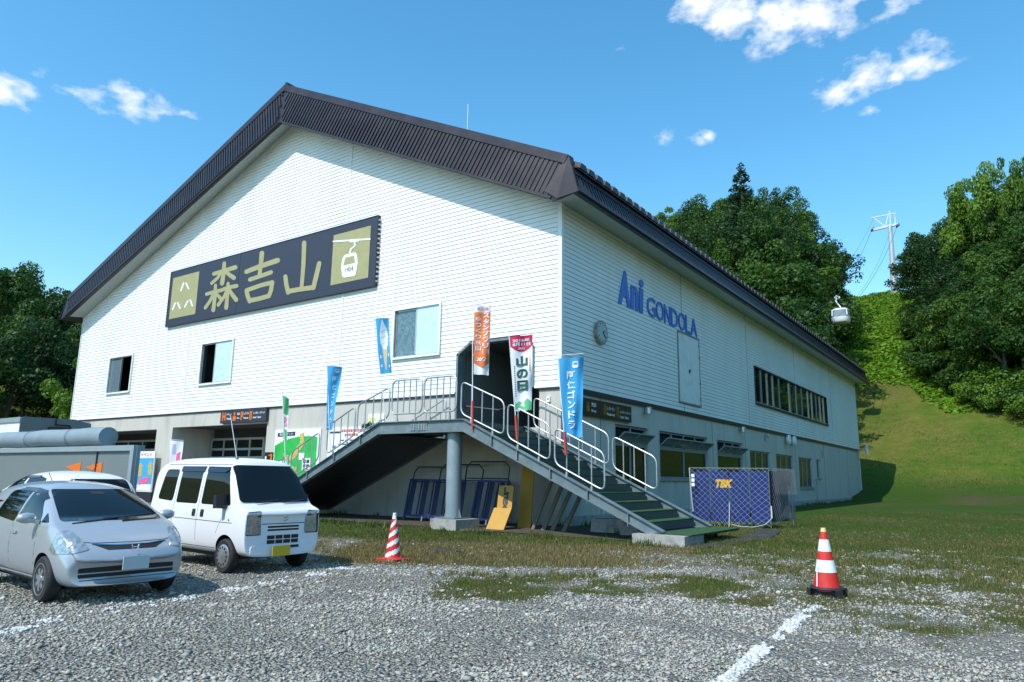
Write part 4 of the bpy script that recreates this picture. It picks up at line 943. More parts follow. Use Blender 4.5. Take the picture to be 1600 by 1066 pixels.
mb = MB(); mb.box(.0, .08, DY[0]-.02, DY[0]+.03, DZ[0], DZ[1]); mb.box(.0, .08, DY[1]-.03, DY[1]+.02, DZ[0], DZ[1]); mb.box(.0, .10, DY[0]-.02, DY[1]+.02, DZ[1]-.02, DZ[1]+.03); mb.box(.0, .1, DY[0]-.02, DY[1]+.02, DZ[0]-.03, DZ[0]+.03); mb.build('door_frame', sash_m, d)
mb = MB(); mb.box(.06, .11, 11.86, 11.92, 6.72, 6.90); mb.box(.09, .11, 11.86, 12.05, 6.84, 6.88); mb.build('handle', roofd_m, d)
for zz in (5.5, 6.3, 7.6, 8.2): MB().box(.06, .09, DY[1]-.06, DY[1]-.0, zz, zz+.14).build('hinge', roofd_m, d)
sw = empty('strip_window', (0, WY[0], WZ[0]), parent=bld); sw['label'] = 'long row of upright dark panes with pale mullions'
mb = MB(); mb.box(-.02, .09, WY[0]-.08, WY[1]+.08, WZ[1], WZ[1]+.10); mb.box(-.02, .13, WY[0]-.08, WY[1]+.08, WZ[0]-.14, WZ[0]); mb.box(-.02, .07, WY[0]-.08, WY[0], WZ[0], WZ[1]); mb.box(-.02, .07, WY[1], WY[1]+.08, WZ[0], WZ[1]); mb.build('frame', roofd_m, sw)
mul = [24.05, 25.45, 26.75, 28.2, 30.9, 32.7, 34.3, 36.3, 37.55, 38.9, 40.3, 41.6]
WYs = [WY[0]]+mul+[WY[1]]
for k, yy in enumerate(mul): MB().box(-.03, .02, yy-(.17 if k == 4 else .10), yy+(.17 if k == 4 else .10), WZ[0], WZ[1]).build('mullion', alu_m if k % 3 else sash_m, sw)
for a, b in zip(WYs[:-1], WYs[1:]): MB().box(-.04, -.03, a+.1, b-.1, WZ[0], WZ[1]).build('pane', glass_m, sw)
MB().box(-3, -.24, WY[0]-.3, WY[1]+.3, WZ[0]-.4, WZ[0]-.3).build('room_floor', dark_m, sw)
# --- ground floor windows of the long wall
for i, (a, b, p, q) in enumerate(WINS):
    w = empty('window', (0, a, p), parent=bld); f = MB(); fw = .09
    tr = i < 3
    f.box(-.20, -.12, a, b, p, p+fw); f.box(-.20, -.12, a, b, q-fw, q); f.box(-.20, -.12, a, a+fw, p, q); f.box(-.20, -.12, b-fw, b, p, q)
    zt = q-.72 if tr else q
    if tr: f.box(-.21, -.11, a, b, zt-.10, zt)
    cols = {0: 2, 1: 2, 2: 1, 3: 3, 4: 3, 5: 3, 6: 1}[i]
    for k in range(1, cols): yy = a+(b-a)*k/cols; f.box(-.21, -.115, yy-.05, yy+.05, p, zt)
    f.build('frame', sash_m, w)
    for k in range(cols): MB().box(-.17, -.16, a+(b-a)*k/cols+.05, a+(b-a)*(k+1)/cols-.05, p+fw, zt-.05).build('pane', glass_m, w)
    if i != 0: MB().box(-.12, .06, a-.05, b+.05, p-.09, p).build('sill', sash_m, w)
    if tr:
        nt = {0: 2, 1: 4, 2: 3}[i]
        for k in range(nt):
            y0, y1 = a+.06+(b-a-.12)*k/nt+.05, a+.06+(b-a-.12)*(k+1)/nt-.05
            P0, P1 = Vector((-.10, y0, zt+.03)), Vector((.34, y0, zt+.40)); dv = Vector((0, y1-y0, 0))
            h = MB()
            for s_, e_ in ((P0, P1), (P0+dv, P1+dv), (P0, P0+dv), (P1, P1+dv)): h.bar(s_, e_, .05)
            ho = h.build('tilted_vent_sash', sash_m, w)
            n_ = (P1-P0).cross(dv).normalized()*.01
            MB().prism([P0, P0+dv, P1+dv, P1], n_).build('pane', mat('vent_glass', (.16, .20, .22), .08, spec=.8) if 'vent_glass' not in MATS else MATS['vent_glass'], ho)
            if k: MB().box(-.16, -.10, y0-.1, y0, zt, q).build('transom_post', sash_m, w)
        MB().box(-.3, -.28, a, b, zt, q).build('dark_gap', dark_m, w)
    MB().box(-2.2, -2.1, a-.5, b+.5, p-.3, q+.2).build('room_shade', dark_m, w)
# --- things fixed to the building
clk = empty('wall_clock', (.05, 2.76, 7.14), 0, 'round wall clock with worn rusty rim on the shaded siding', 'clock')
MB().lathe([(.44, 0), (.47, .06), (.46, .13), (.40, .14)], (.04, 2.76, 7.14), 'x', 32).build('case', mat('rusty_rim', (.30, .27, .24), .6, dirt=(.16, .07, .03), dscale=6, damt=.9), clk, smooth=True)
MB().lathe([(.395, .142), (.39, .15)], (.04, 2.76, 7.14), 'x', 32).build('dial', clock_m, clk)
mb = MB()
for k in range(12):
    a = k*math.pi/6; c_, s_ = math.cos(a), math.sin(a); mb.bar((.195, 2.76+s_*.31, 7.14+c_*.31), (.195, 2.76+s_*.37, 7.14+c_*.37), .02)
mb.build('hour_marks', ink_dark, clk)
MB().bar((.20, 2.76, 7.14), (.20, 2.76+.16, 7.14+.07), .035).build('hour_hand', ink_dark, clk); MB().bar((.205, 2.76, 7.14), (.205, 2.76+.22, 7.14-.20), .025).build('minute_hand', ink_dark, clk)
def lamp(y, lb):
    t = empty('wall_lamp', (0, y, 4.46), 0, lb, 'lamp', 'lamps on the long ground floor wall')
    MB().box(-.02, .06, y-.09, y+.09, 4.38, 4.58).build('bracket', sash_m, t); MB().lathe([(.10, -.16), (.15, -.14), (.15, .10), (.08, .16)], (.22, y, 4.47), 'z', 14).build('shade', alu_m, t, smooth=True)
lamp(6.74, 'cylinder wall lamp nearest the corner, right of the black sign'); lamp(19.36, 'cylinder wall lamp above the third ground floor window')
t = empty('wall_lamp', (0, 24.34, 4.40), 0, 'small round wall lamp left of the twin globe lamp', 'lamp'); MB().lathe([(.05, 0), (.11, .1), (.12, .22), (.05, .28)], (-.02, 24.34, 4.40), 'x', 12).build('shade', alu_m, t, smooth=True); MB().box(-.02, .03, 24.26, 24.42, 4.1, 4.22).build('bracket', sash_m, t)
t = empty('twin_floodlight', (0, 29.6, 4.45), 0, 'pair of round white floodlights under the siding', 'lamp')
for yy in (29.1, 30.5): MB().lathe([(.08, .02), (.30, .16), (.34, .26), (.30, .34), (.12, .38)], (-.02, yy, 4.40), 'x', 16).build('lamp_head', white_m, t, smooth=True)
MB().box(-.02, .10, 29.0, 30.6, 4.5, 4.6).build('bracket', sash_m, t)
t = empty('satellite_dish', (.3, YL-1.2, 4.7), 0, 'white satellite dish at the far end of the long wall', 'satellite dish')
MB().lathe([(.05, 0), (.38, .06), (.62, .20), (.60, .21), (.36, .09), (.04, .04)], (.75, YL-1.4, 4.8), 'x', 20).build('dish', white_m, t, smooth=True); MB().bar((0, YL-1.4, 4.6), (.8, YL-1.4, 4.75), .06).build('arm', steel_m, t)
t = empty('switch_box', (-.5, -.02, 4.3), 0, 'small white switch box on the corner pier by the stair head', 'switch'); MB().box(-.56, -.42, -.07, .0, 4.22, 4.42).build('case', trim_m, t); MB().box(-.52, -.46, -.08, -.07, 4.30, 4.36).build('button', sash_m, t)
t = empty('drain_pipe', (.02, 37.2, 0), 0, 'thin pipe running down by the far windows', 'pipe'); MB().tube([(.07, 39.6, 4.1), (.07, 39.6, 3.5)], .03, 6).build('upper_pipe', sash_m, t); MB().tube([(.12, 36.7, 1.9), (.12, 36.9, 1.4), (.10, 37.0, .1)], .04, 6).build('lower_pipe', alu_m, t)
# signs
s = empty('direction_sign', (0, 3.3, 3.85), 0, 'black facility sign on the shaded wall beside the stair head', 'sign')
MB().prism([(.02, 1.35, 3.86), (.02, 5.33, 3.86), (.02, 5.33, 4.50), (.02, 1.35, 4.50)], (.08, 0, 0)).build('panel', sbrown_m, s)
fs = lambda a, b, d: (.104, a, b)
for y0, k in ((1.62, 0), (2.95, 1), (4.02, 1)):
    m = MB()
    if k == 0: m.box(.10, .108, y0, y0+.22, 4.02, 4.26); m.box(.10, .108, y0+.05, y0+.17, 4.28, 4.36)
    else: m.box(.10, .108, y0, y0+.07, 4.0, 4.40); m.box(.10, .108, y0+.13, y0+.20, 4.0, 4.40)
    m.build('icon', amberd_m, s)
text('売店', (1.98, 2.35, 4.22, 4.38), fs, ink_white, s, bold=.02); text('Shop', (1.98, 2.35, 4.00, 4.13), fs, ink_white, s, bold=.02)
text('レストラン', (3.22, 3.86, 4.20, 4.33), fs, ink_white, s, bold=.02); text('Restaurant', (3.22, 3.86, 4.00, 4.11), fs, ink_white, s, bold=.02)
text('レンタル・スクール', (4.32, 5.22, 4.16, 4.28), fs, ink_white, s, bold=.02); text('Rental・School', (4.32, 5.05, 3.97, 4.08), fs, ink_white, s, bold=.02)
s = empty('direction_sign', (-18, -.05, 4), 0, 'dark facility sign with orange icons above the left-hand entrance', 'sign')
MB().box(-19.9, -16.22, -.17, .0, 4.05, 4.70).build('panel', navy_m, s)
fa = lambda a, b, d: (a, -.176, b)
for x0, k in ((-19.75, 0), (-18.85, 1), (-18.2, 2), (-17.5, 3)):
    m = MB()
    if k == 0: m.box(x0, x0+.10, -.18, -.17, 4.18, 4.58); m.box(x0+.2, x0+.30, -.18, -.17, 4.18, 4.58); m.box(x0+.1, x0+.2, -.18, -.17, 4.33, 4.43)
    elif k == 1: m.box(x0, x0+.26, -.18, -.17, 4.16, 4.38); m.box(x0+.07, x0+.19, -.18, -.17, 4.41, 4.58)
    else: m.box(x0, x0+.08, -.18, -.17, 4.16, 4.58); m.box(x0+.11, x0+.2, -.18, -.17, 4.16 if k == 3 else 4.3, 4.58)
    m.build('icon', orange_m, s)
for bd, x0, x1, sub, xs2_ in (('チケット', -19.38, -18.98, 'Ticket', -19.0), ('売店', -18.52, -18.3, 'Shop', -18.3), ('レストラン', -17.95, -17.55, 'Restaurant', -17.58), ('レンタル・スクール', -17.2, -16.32, 'Rental・School', -16.6)):
    text(bd, (x0, x1, 4.42, 4.54), fa, ink_white, s, bold=.02); text(sub, (x0, xs2_, 4.22, 4.32), fa, ink_white, s, bold=.02)
s = empty('arrow_plate', (-15.9, 0, 2.3), 0, 'small dark plate with an orange arrow beside the green map', 'sign'); MB().box(-16.25, -15.62, -.04, .0, 2.17, 2.60).build('panel', sbrown_m, s)
MB().prism([(-16.0, -.05, 2.45), (-15.68, -.05, 2.55), (-15.68, -.05, 2.22), (-15.8, -.05, 2.22), (-15.8, -.05, 2.42)], (0, .008, 0)).build('arrow', orange_m, s); MB().box(-16.2, -16.1, -.05, -.042, 2.2, 2.42).build('figure', ink_white, s)
mp_ = empty('map_board', (-14, 0, 1), 0, 'green mountain trail map board behind the left-hand stair', 'map board')
MB().box(-15.55, -12.35, -.06, .0, 1.0, 3.62).build('panel', white_m, mp_)
def fl(poly, y, m, parent, name): flat(poly, y, .006).build(name, m, parent)
fl([(-15.5, 1.05), (-12.55, 1.05), (-12.55, 3.25), (-13.1, 3.3), (-13.9, 3.28), (-14.5, 3.2), (-15.1, 3.05), (-15.5, 2.9)], -.068, mapg_m, mp_, 'green_ground')
fl([(-15.3, 1.1), (-13.8, 1.1), (-14.0, 1.9), (-14.6, 2.2), (-15.1, 1.8)], -.074, maplg_m, mp_, 'pale_area')
fl([(-15.35, 3.30), (-14.1, 3.34), (-14.1, 3.52), (-15.35, 3.48)], -.068, navy_m, mp_, 'title_bar'); text('森吉山マップ', (-15.2, -14.25, 3.35, 3.46), lambda a, b, d: (a, -.08, b), ink_white, mp_, bold=.01)
fl([(-14.9, 2.55), (-14.4, 2.35), (-14.2, 2.6), (-13.7, 3.0), (-13.75, 3.4), (-13.5, 3.45), (-13.4, 2.95), (-14.0, 2.3), (-14.5, 2.15)], -.080, tan_m, mp_, 'trail')
fl([(-13.9, 1.95), (-13.7, 2.0), (-14.0, 1.5), (-14.2, 1.25)], -.080, tan_m, mp_, 'trail')
for (x0, x1, z0, z1) in ((-13.75, -13.35, 2.25, 2.55), (-13.45, -12.9, 1.78, 2.32), (-15.15, -14.75, 2.0, 2.2)):
    fl([(x0, z0), (x1, z0), (x1, z1), (x0, z1)], -.086, white_m, mp_, 'legend_box')
mb = MB()
for a in ((-13.38, -13.2, 2.1, 2.25), (-13.15, -12.97, 2.1, 2.25), (-13.38, -13.2, 1.92, 2.05), (-13.15, -12.97, 1.92, 2.05), (-13.38, -12.97, 1.82, 1.86)): mb.box(a[0], a[1], -.094, -.088, a[2], a[3])
mb.build('legend_print', ink_dark, mp_)
nb = empty('notice_board', (-10.7, 0, 2), 0, 'white notice board with rows of small print between the stair rails', 'notice board')
MB().box(-11.85, -9.5, -.05, .0, 1.3, 3.62).build('panel', white_m, nb)
mb = MB(); r_ = random.Random(3)
for k in range(10):
    zz = 3.05-k*.17
    x = -11.0+r_.uniform(-.2, .3)
    while x < -9.9: w = r_.uniform(.08, .4); mb.box(x, x+w, -.058, -.052, zz, zz+.045); x += w+.07
mb.build('print_line', ink_dark, nb)
mb = MB()
for zz, xs3 in ((3.42, (-11.0, -9.7)), (3.24, (-10.8, -10.0))):
    x = xs3[0]
    while x < xs3[1]: mb.box(x, x+.1, -.058, -.052, zz, zz+.11); x += .14
mb.build('red_heading', ink_red, nb)
mb = MB()
for x, zz in ((-11.55, 2.75), (-11.2, 2.6), (-11.6, 2.3), (-11.3, 2.1)): mb.box(x, x+.22, -.058, -.052, zz, zz+.10)
mb.build('blue_print', ink_blue, nb)
MB().box(-11.75, -11.1, -.06, -.052, 3.38, 3.46).build('title_bar', ink_dark, nb)
nb = empty('lime_poster', (-9, 0, 3), 0, 'white and lime green striped poster below the siding by the landing', 'poster')
MB().box(-9.42, -8.5, -.05, .0, 2.75, 4.12).build('panel', white_m, nb)
for k in range(5): MB().box(-9.36, -8.98, -.058, -.052, 2.86+k*.24, 3.02+k*.24).build('lime_band', lime_m, nb)
mb = MB()
for k in range(6): mb.box(-8.9, -8.6, -.058, -.052, 2.9+k*.19, 2.94+k*.19)
mb.build('print_line', lime_m, nb)
nb = empty('event_poster', (-26.4, -.4, 0), 0, 'blue poster stand with pink heading in front of the left pier', 'poster')
MB().box(-27.05, -25.35, -.36, -.30, .55, 2.72).build('panel', white_m, nb); fl([(-27.0, .62), (-25.4, .62), (-25.4, 2.35), (-27.0, 2.35)], -.372, cloth_blue, nb, 'blue_field')
text('イベント', (-26.8, -25.6, 2.44, 2.64), lambda a, b, d: (a, -.374, b), ink_pink, nb, bold=.02)
for x0, z0 in ((-26.85, 1.35), (-25.85, 1.45)): fl([(x0, z0), (x0+.35, z0), (x0+.4, z0+.6), (x0+.1, z0+.75), (x0-.05, z0+.5)], -.380, tan_m, nb, 'picture')
fl([(-26.6, 1.25), (-25.6, 1.35), (-25.7, 1.05), (-26.7, .9)], -.386, ink_pink, nb, 'picture'); MB().box(-27.05, -25.35, -.34, -.32, 0, .55).build('stand', roofd_m, nb); MB().box(-27.0, -25.4, -.386, -.375, .62, .95).build('print_band', ink_white, nb)

# ------------------------------------------------------------------ outside staircase
st = empty('outdoor_staircase', (-3.15, -2, 0), 0, 'steel outdoor staircase with a landing, two flights and green carpeted treads', 'staircase')
LX0, LX1, LZ, DEP = -5.0, -1.32, 3.37, -3.64
NS = 13; RUN, RISE = 6.6/13, (3.37-.28)/13
def stringer(y, sgn, x0, x1, name='stringer'):
    """I-section stringer: sgn +1 flight to the right, -1 to the left"""
    a = Vector((x0, y, LZ)); b = Vector((x1, y, .30)); h = .36
    m = MB(); d = Vector((0, .07, 0))
    m.prism([a-d*.3, a-d*.3-Vector((0, 0, h)), b-d*.3-Vector((0, 0, h-.12)), b-d*.3], d*.6)
    for dz in (.012, -h+.0):
        p, q = a+Vector((0, 0, dz)), b+Vector((0, 0, dz if dz > 0 else dz+.12))
        m.prism([p-Vector((0, .10, .012)), p+Vector((0, .10, -.012)), p+Vector((0, .10, .012)), p+Vector((0, -.10, .012))], q-p)
    return m.build(name, bluegrey_m, st)
stringer(DEP, 1, LX1, 5.28); stringer(DEP, -1, LX0, -11.6)
stringer(-.22, 1, LX1, 5.28); stringer(-.22, -1, LX0, -11.6)
m = MB(); m.box(LX0, LX1, DEP-.02, DEP+.02, LZ-.36, LZ); m.box(LX0, LX1, DEP-.10, DEP+.10, LZ-.0, LZ+.024); m.box(LX0, LX1, DEP-.10, DEP+.10, LZ-.38, LZ-.356); m.build('landing_beam', bluegrey_m, st)
m = MB(); m.box(LX0, LX1, DEP+.11, -.01, LZ-.06, LZ-.001); m.build('landing_floor', riser_m, st)
m = MB()
for y in (-2.6, -1.4): m.box(LX0, LX1, y-.05, y+.05, LZ-.3, LZ-.065)
m.build('landing_joist', bluegrey_m, st)
m = MB()   # bolted splice plate with bolt heads
m.box(-3.62, -2.85, DEP-.035, DEP-.021, LZ-.30, LZ-.06); m.build('splice_plate', bluegrey_m, st)
for i in range(6):
    for j in range(4):
        if i in (2,) : continue
        MB().lathe([(.03, 0), (.022, -.03)], (-3.53+i*.115, DEP-.035, LZ-.265+j*.055), 'y', 6).build('bolt', alu_m, st)
for i, x in enumerate((-.2, .75, 1.9, 3.1, 4.3)):
    zz = LZ-(x-LX1)/6.6*(LZ-.3); MB().box(x-.015, x+.015, DEP-.095, DEP-.022, zz-.34, zz-.02).build('web_stiffener', bluegrey_m, st)
for i, x in enumerate((-5.9, -7.2, -8.6, -10)):
    zz = LZ-(LX0-x)/6.6*(LZ-.3); MB().box(x-.015, x+.015, DEP-.095, DEP-.022, zz-.34, zz-.02).build('web_stiffener', bluegrey_m, st)
for sg, xs0 in ((1, LX1), (-1, LX0)):
    for k in range(NS):
        zt = LZ-RISE*(k+1); xa, xc = xs0+sg*RUN*k, xs0+sg*RUN*(k+1)
        lo, hi = min(xa, xc), max(xa, xc)
        y0, y1 = DEP+.12, -.34
        if k < NS-1:
            tr = MB().box(lo-.0, hi+.0, y0, y1, zt-.045, zt).build('tread', green_m, st)
        MB().box(xa-.012, xa+.012, y0, y1, zt+.001, zt+RISE-.046).build('riser', riser_m, st)
for sg, xs0 in ((1, LX1), (-1, LX0)):
    MB().prism([(xs0, -.34, LZ-.36), (xs0+sg*6.3, -.34, LZ-.36-6.3/6.6*(LZ-.38)), (xs0+sg*6.3, -.34, LZ-.345-6.3/6.6*(LZ-.38)), (xs0, -.34, LZ-.345)], (0, DEP+.11+.34, 0)).build('flight_soffit', roofd_m, st)
# foot platform with the carpet mat, concrete kerb block, asphalt apron
MB().box(4.55, 5.95, -4.0, -2.7, -.1, .252).build('foot_block', rconc_m, st); MB().box(4.9, 5.98, -2.6, .05, .215, .254).build('foot_plate', roofd_m, st); MB().box(4.9, 5.3, -2.6, -.1, -.1, .21).build('foot_wall', rconc_m, st)
m = MB(); m.prism([(5.0, -3.66, .258), (6.02, -3.72, .258), (6.0, .05, .258), (5.15, .25, .258)], (0, 0, .022)); m.build('carpet_mat', green_m, st)
MB().box(-12.6, -11.4, -3.9, .0, -.1, .255).build('foot_block', rconc_m, st)
t = MB().prism([(6.05, -4.25, .006), (6.6, -3.2, .006), (6.75, .5, .006), (6.2, 3.7, .006), (5.3, 4.2, .006), (6.06, .2, .006)], (0, 0, .02)).build('asphalt_apron', asph_m); tag(t, kind='structure')
# railings: rounded tube panels
def panel_pts(x0, x1, z0a, z1a, h, y, r=.22, leg=None):
    """closed rounded parallelogram; z0a, z1a = foot height at x0 and x1"""
    cs = [Vector((x0, y, z0a)), Vector((x1, y, z1a)), Vector((x1, y, z1a+h)), Vector((x0, y, z0a+h))]; out = []
    for i in range(4):
        p, a, b = cs[i], cs[i-1], cs[(i+1) % 4]; u, v = (a-p).normalized(), (b-p).normalized()
        s, e = p+u*r, p+v*r
        for k in range(6): t = k/5; out.append((s*(1-t)**2)+(p*2*t*(1-t))+(e*t*t))
    return out
def rail(x0, x1, y, nbar, g=.30, h=1.08, rr=.026):
    def base(x): return LZ if LX0 <= x <= LX1 else LZ-((x-LX1) if x > LX1 else (LX0-x))/6.6*(LZ-.3)
    fz = lambda x: base(x)+g
    ro = empty('railing_panel', ((x0+x1)/2, y, base((x0+x1)/2)), parent=st)
    MB().tube(panel_pts(x0, x1, fz(x0), fz(x1), h, y), rr, 8, closed=True).build('tube_frame', steel_m, ro, smooth=True)
    for k in range(nbar):
        x = x0+(x1-x0)*(k+1)/(nbar+1); foot = k in (0, nbar-1)
        zb = fz(x0)+(fz(x1)-fz(x0))*(x-x0)/(x1-x0)
        MB().tube([(x, y, zb if not foot else base(x)+.0), (x, y, zb+h)], rr*.8, 6).build('baluster', steel_m, ro, smooth=True)
        if foot: MB().tube([(x, y, base(x)-.02), (x, y, base(x)+.14)], rr*1.5, 8).build('post_socket', steel_m, ro, smooth=True)
YO, YI = DEP-.02, -.24
for x0, x1 in ((-4.50, -3.13), (-3.04, -1.66)): rail(x0, x1, YO, 4, .28, 1.14)
for x0, x1 in ((-1.46, .22), (.36, 1.86), (2.02, 3.60)): rail(x0, x1, YO, 3, .20, 1.02)
for x0, x1 in ((-6.15, -4.62), (-7.68, -6.27), (-9.62, -8.10), (-11.2, -9.8)): rail(x0, x1, YO, 3, .20, 1.02)
for x0, x1 in ((-.96, 1.95), (2.10, 3.60)): rail(x0, x1, YI, 5 if x0 < 0 else 3, .20, 1.0)
for x0, x1 in ((-7.0, -5.0), (-9.2, -7.15), (-11.2, -9.3)): rail(x0, x1, YI, 3, .20, 1.0)
# column on its footing
c = empty('support_column', (-1.95, -3.35, 0), parent=st)
MB().tube([(-1.95, -3.32, .36), (-1.95, -3.32, LZ-.38)], .24, 28).build('shaft', mat('column_paint', (.24, .31, .34), .45, var=.12, vs_=2, dirt=(.36, .40, .40), dscale=3, damt=.5), c, smooth=True)
MB().box(-2.35, -1.55, -3.72, -2.92, .33, .36).build('base_plate', bluegrey_m, c)
for dx in (-1, 1): MB().prism([(-1.95+dx*.23, -3.33, .36), (-1.95+dx*.36, -3.33, .36), (-1.95+dx*.21, -3.33, .72)], (0, .02, 0)).build('gusset', bluegrey_m, c)
MB().prism([(-2.42, -3.85, -.1), (-1.30, -3.95, -.1), (-1.25, -2.85, -.1), (-2.42, -2.85, -.1)], (0, 0, .42)).build('footing', rconc_m, c)

# ------------------------------------------------------------------ flags on poles
def make_flag(name, lb, base, top, cs, cloth, design, waves=(.035, 2.2, 1.3), mirror=False, sleeve=True, redpole=False, cat='banner flag'):
    """cs: top-left, top-right, bottom-right, bottom-left corners; cloth hangs off the pole side"""
    root = empty(name, base, 0, lb, cat, 'banner flags tied to the stair rails')
    base, top = Vector(base), Vector(top); c0, c1, c2, c3 = [Vector(p) for p in cs]
    m = MB(); m.tube([base, base.lerp(top, .5), top], .016, 6); m.build('pole', cloudw_m, root)
    MB().tube([top, top.lerp(c1, .0)+(c1-c0)*1.03+Vector((0, 0, .02))], .010, 5).build('cross_rod', cloudw_m, root)
    if redpole: MB().tube([base.lerp(top, .0)-Vector((0, 0, .1)), base.lerp(top, .20)], .034, 7).build('red_pole_foot', ink_red, root)
    n = ((c1-c0).cross(c3-c0)).normalized()
    if n.y > 0: n = -n
    A, f1, f2 = waves
    hw = (c3-c0).length
    def pos(u, v, d=0.):
        p = c0.lerp(c1, u).lerp(c3.lerp(c2, u), v)
        w = A*math.sin(f1*6.28*u+v*3.1)*(.3+.7*u)+A*1.1*math.sin(f2*6.28*v+u*2.4+1)*u*(1-.2*v)
        pinch = (1+.0*v)
        return p+n*(w+d)+Vector((0, 0, -.035*hw*u*(v*(1-v))*0))
    nu, nv = 14, 44
    vs_ = [pos(i/nu, j/nv) for j in range(nv+1) for i in range(nu+1)]
    fs = [(j*(nu+1)+i, j*(nu+1)+i+1, (j+1)*(nu+1)+i+1, (j+1)*(nu+1)+i) for j in range(nv) for i in range(nu)]
    mb = MB(); mb.add(vs_, fs); ob = mb.build('cloth', cloth, root, smooth=True, recalc=False)
    for k in range(5):
        v = .02+k*.235; p = pos(0, min(v, 1)); q = base.lerp(top, max(0, min(1, (p.z-base.z)/(top.z-base.z)))); MB().tube([p, q], .012, 4).build('loop', cloudw_m, root)
    U = lambda a, b, d: pos(a, 1-b, .008+d)
    def region(poly, mt_, name='print', d=.0):
        """flat print on the cloth, triangulated finely enough to follow the folds"""
        bm = bmesh.new(); f = bm.faces.new([bm.verts.new((a, b, 0)) for a, b in poly])
        for axn, rg, stp in ((0, 1, .09), (1, 1, .03)):
            k = stp
            while k < 1:
                no = Vector((1, 0, 0)) if axn == 0 else Vector((0, 1, 0))
                bmesh.ops.bisect_plane(bm, geom=bm.verts[:]+bm.edges[:]+bm.faces[:], plane_co=no*k, plane_no=no); k += stp
        vv = [U(v.co.x, v.co.y, d) for v in bm.verts]; bm.verts.index_update(); ff = [tuple(v.index for v in f_.verts) for f_ in bm.faces]; bm.free()
        MB().add(vv, ff).build(name, mt_, root, recalc=False, smooth=True)
    def txt(body, a0, a1, b0, b1, mt_, bold=.02, rot=False, mir=mirror):
        if rot:
            def fm(a, b, d): ca, cb = (a0+a1)/2, (b0+b1)/2; return U(ca-(b-cb)*(a1-a0)/(b1-b0), cb+(a-ca)*(b1-b0)/(a1-a0), d+.003)
            return text(body, (a0, a1, b0, b1), fm, mt_, root, bold=bold, mirror=mir)
        return text(body, (a0, a1, b0, b1), lambda a, b, d: U(a, b, d+.003), mt_, root, bold=bold, mirror=mir)
    design(region, txt)
    return root
def cabin_print(region, m1, m2, cx, cy, w, h):
    region([(cx-w*.5, cy-h*.3), (cx-w*.3, cy-h*.5), (cx+w*.3, cy-h*.5), (cx+w*.5, cy-h*.3), (cx+w*.42, cy+h*.4), (cx+w*.25, cy+h*.5), (cx-w*.25, cy+h*.5), (cx-w*.42, cy+h*.4)], m1, 'cabin_emblem')
    region([(cx-w*.34, cy), (cx+w*.34, cy), (cx+w*.28, cy+h*.3), (cx-w*.28, cy+h*.3)], m2, 'emblem_window', .004)
def d_blue(region, txt):
    cabin_print(region, ink_white, cloth_blue, .66, .91, .26, .085)
    for k, ch in enumerate('阿仁ゴンドラ'): txt(ch, .30, .64, .78-k*.125-.05, .78-k*.125+.05, ink_white, .025)
make_flag('banner_flag', 'light blue banner flag with white lettering at the shaded wall corner', (2.42, -3.72, 2.35), (2.22, -3.86, 5.07), [(2.25, -3.84, 4.99), (2.84, -3.42, 5.04), (2.79, -3.46, 2.74), (2.36, -3.76, 2.75)], cloth_blue, d_blue, (.045, 1.6, 1.4), redpole=True)
def d_red(region, txt):
    region([(0, 1), (1, 1), (1, .865), (.85, .82), (.62, .79), (.4, .79), (.18, .82), (0, .865)], cloth_red, 'red_cap')
    txt('2016年', .10, .88, .915, .965, ink_white, .03, mir=False); txt('8月11日', .10, .90, .862, .91, ink_white, .03, mir=False); txt('施行', .34, .66, .815, .85, ink_white, .01, mir=False)
    for ch, b in (('山', .66), ('の', .49), ('日', .33)): txt(ch, .22, .78, b-.068, b+.068, ink_green, .05, mir=False)
    region([(.04, .03), (.98, .0), (.98, .11), (.75, .16), (.5, .10), (.3, .13), (.04, .09)], cloth_green, 'green_foot')
    region([(.35, .07), (.6, .05), (.55, .12)], ink_white, 'white_fleck', .004)
    for k in range(14): region([(.10, .60-k*.03), (.15, .60-k*.03), (.15, .585-k*.03), (.10, .585-k*.03)], ink_dark, 'small_print')
    for k in range(9): region([(.86, .70-k*.022), (.91, .70-k*.022), (.91, .685-k*.022), (.86, .685-k*.022)], ink_red if k < 5 else ink_dark, 'small_print')
make_flag('banner_flag', 'white banner flag with red top and green foot before the stair head opening', (.75, -3.72, 2.8), (.51, -3.89, 5.92), [(.54, -3.87, 5.78), (1.1, -3.48, 5.87), (1.09, -3.47, 3.58), (.68, -3.77, 3.54)], cloth_white, d_red, (.055, 1.1, 1.7), redpole=True)
def d_or(region, txt):
    region([(0, .90), (1, .90), (.98, .17), (.6, .09), (0, .16)], cloth_org, 'orange_field')
    txt('秋田県', .18, .86, .925, .975, ink_red, .0)
    for k, ch in enumerate('スタンプラリー'): txt(ch if ch != 'ー' else '｜', .54, .94, .855-k*.088-.036, .855-k*.088+.036, ink_white, .03)
    for k, ch in enumerate('ゆっくり秋田'): txt(ch, .10, .44, .80-k*.085-.032, .80-k*.085+.032, ink_white, .01)
    txt('20分', .18, .85, .185, .25, ink_white, .03)
make_flag('banner_flag', 'orange and white banner flag with white lettering at the left of the stair head opening', (-.94, -3.72, 3.15), (-1.01, -3.77, 7.08), [(-.97, -3.74, 6.98), (-.54, -3.43, 7.0), (-.56, -3.45, 4.75), (-.94, -3.72, 4.77)], cloth_white, d_or, (.045, 1.3, 1.3), redpole=True)
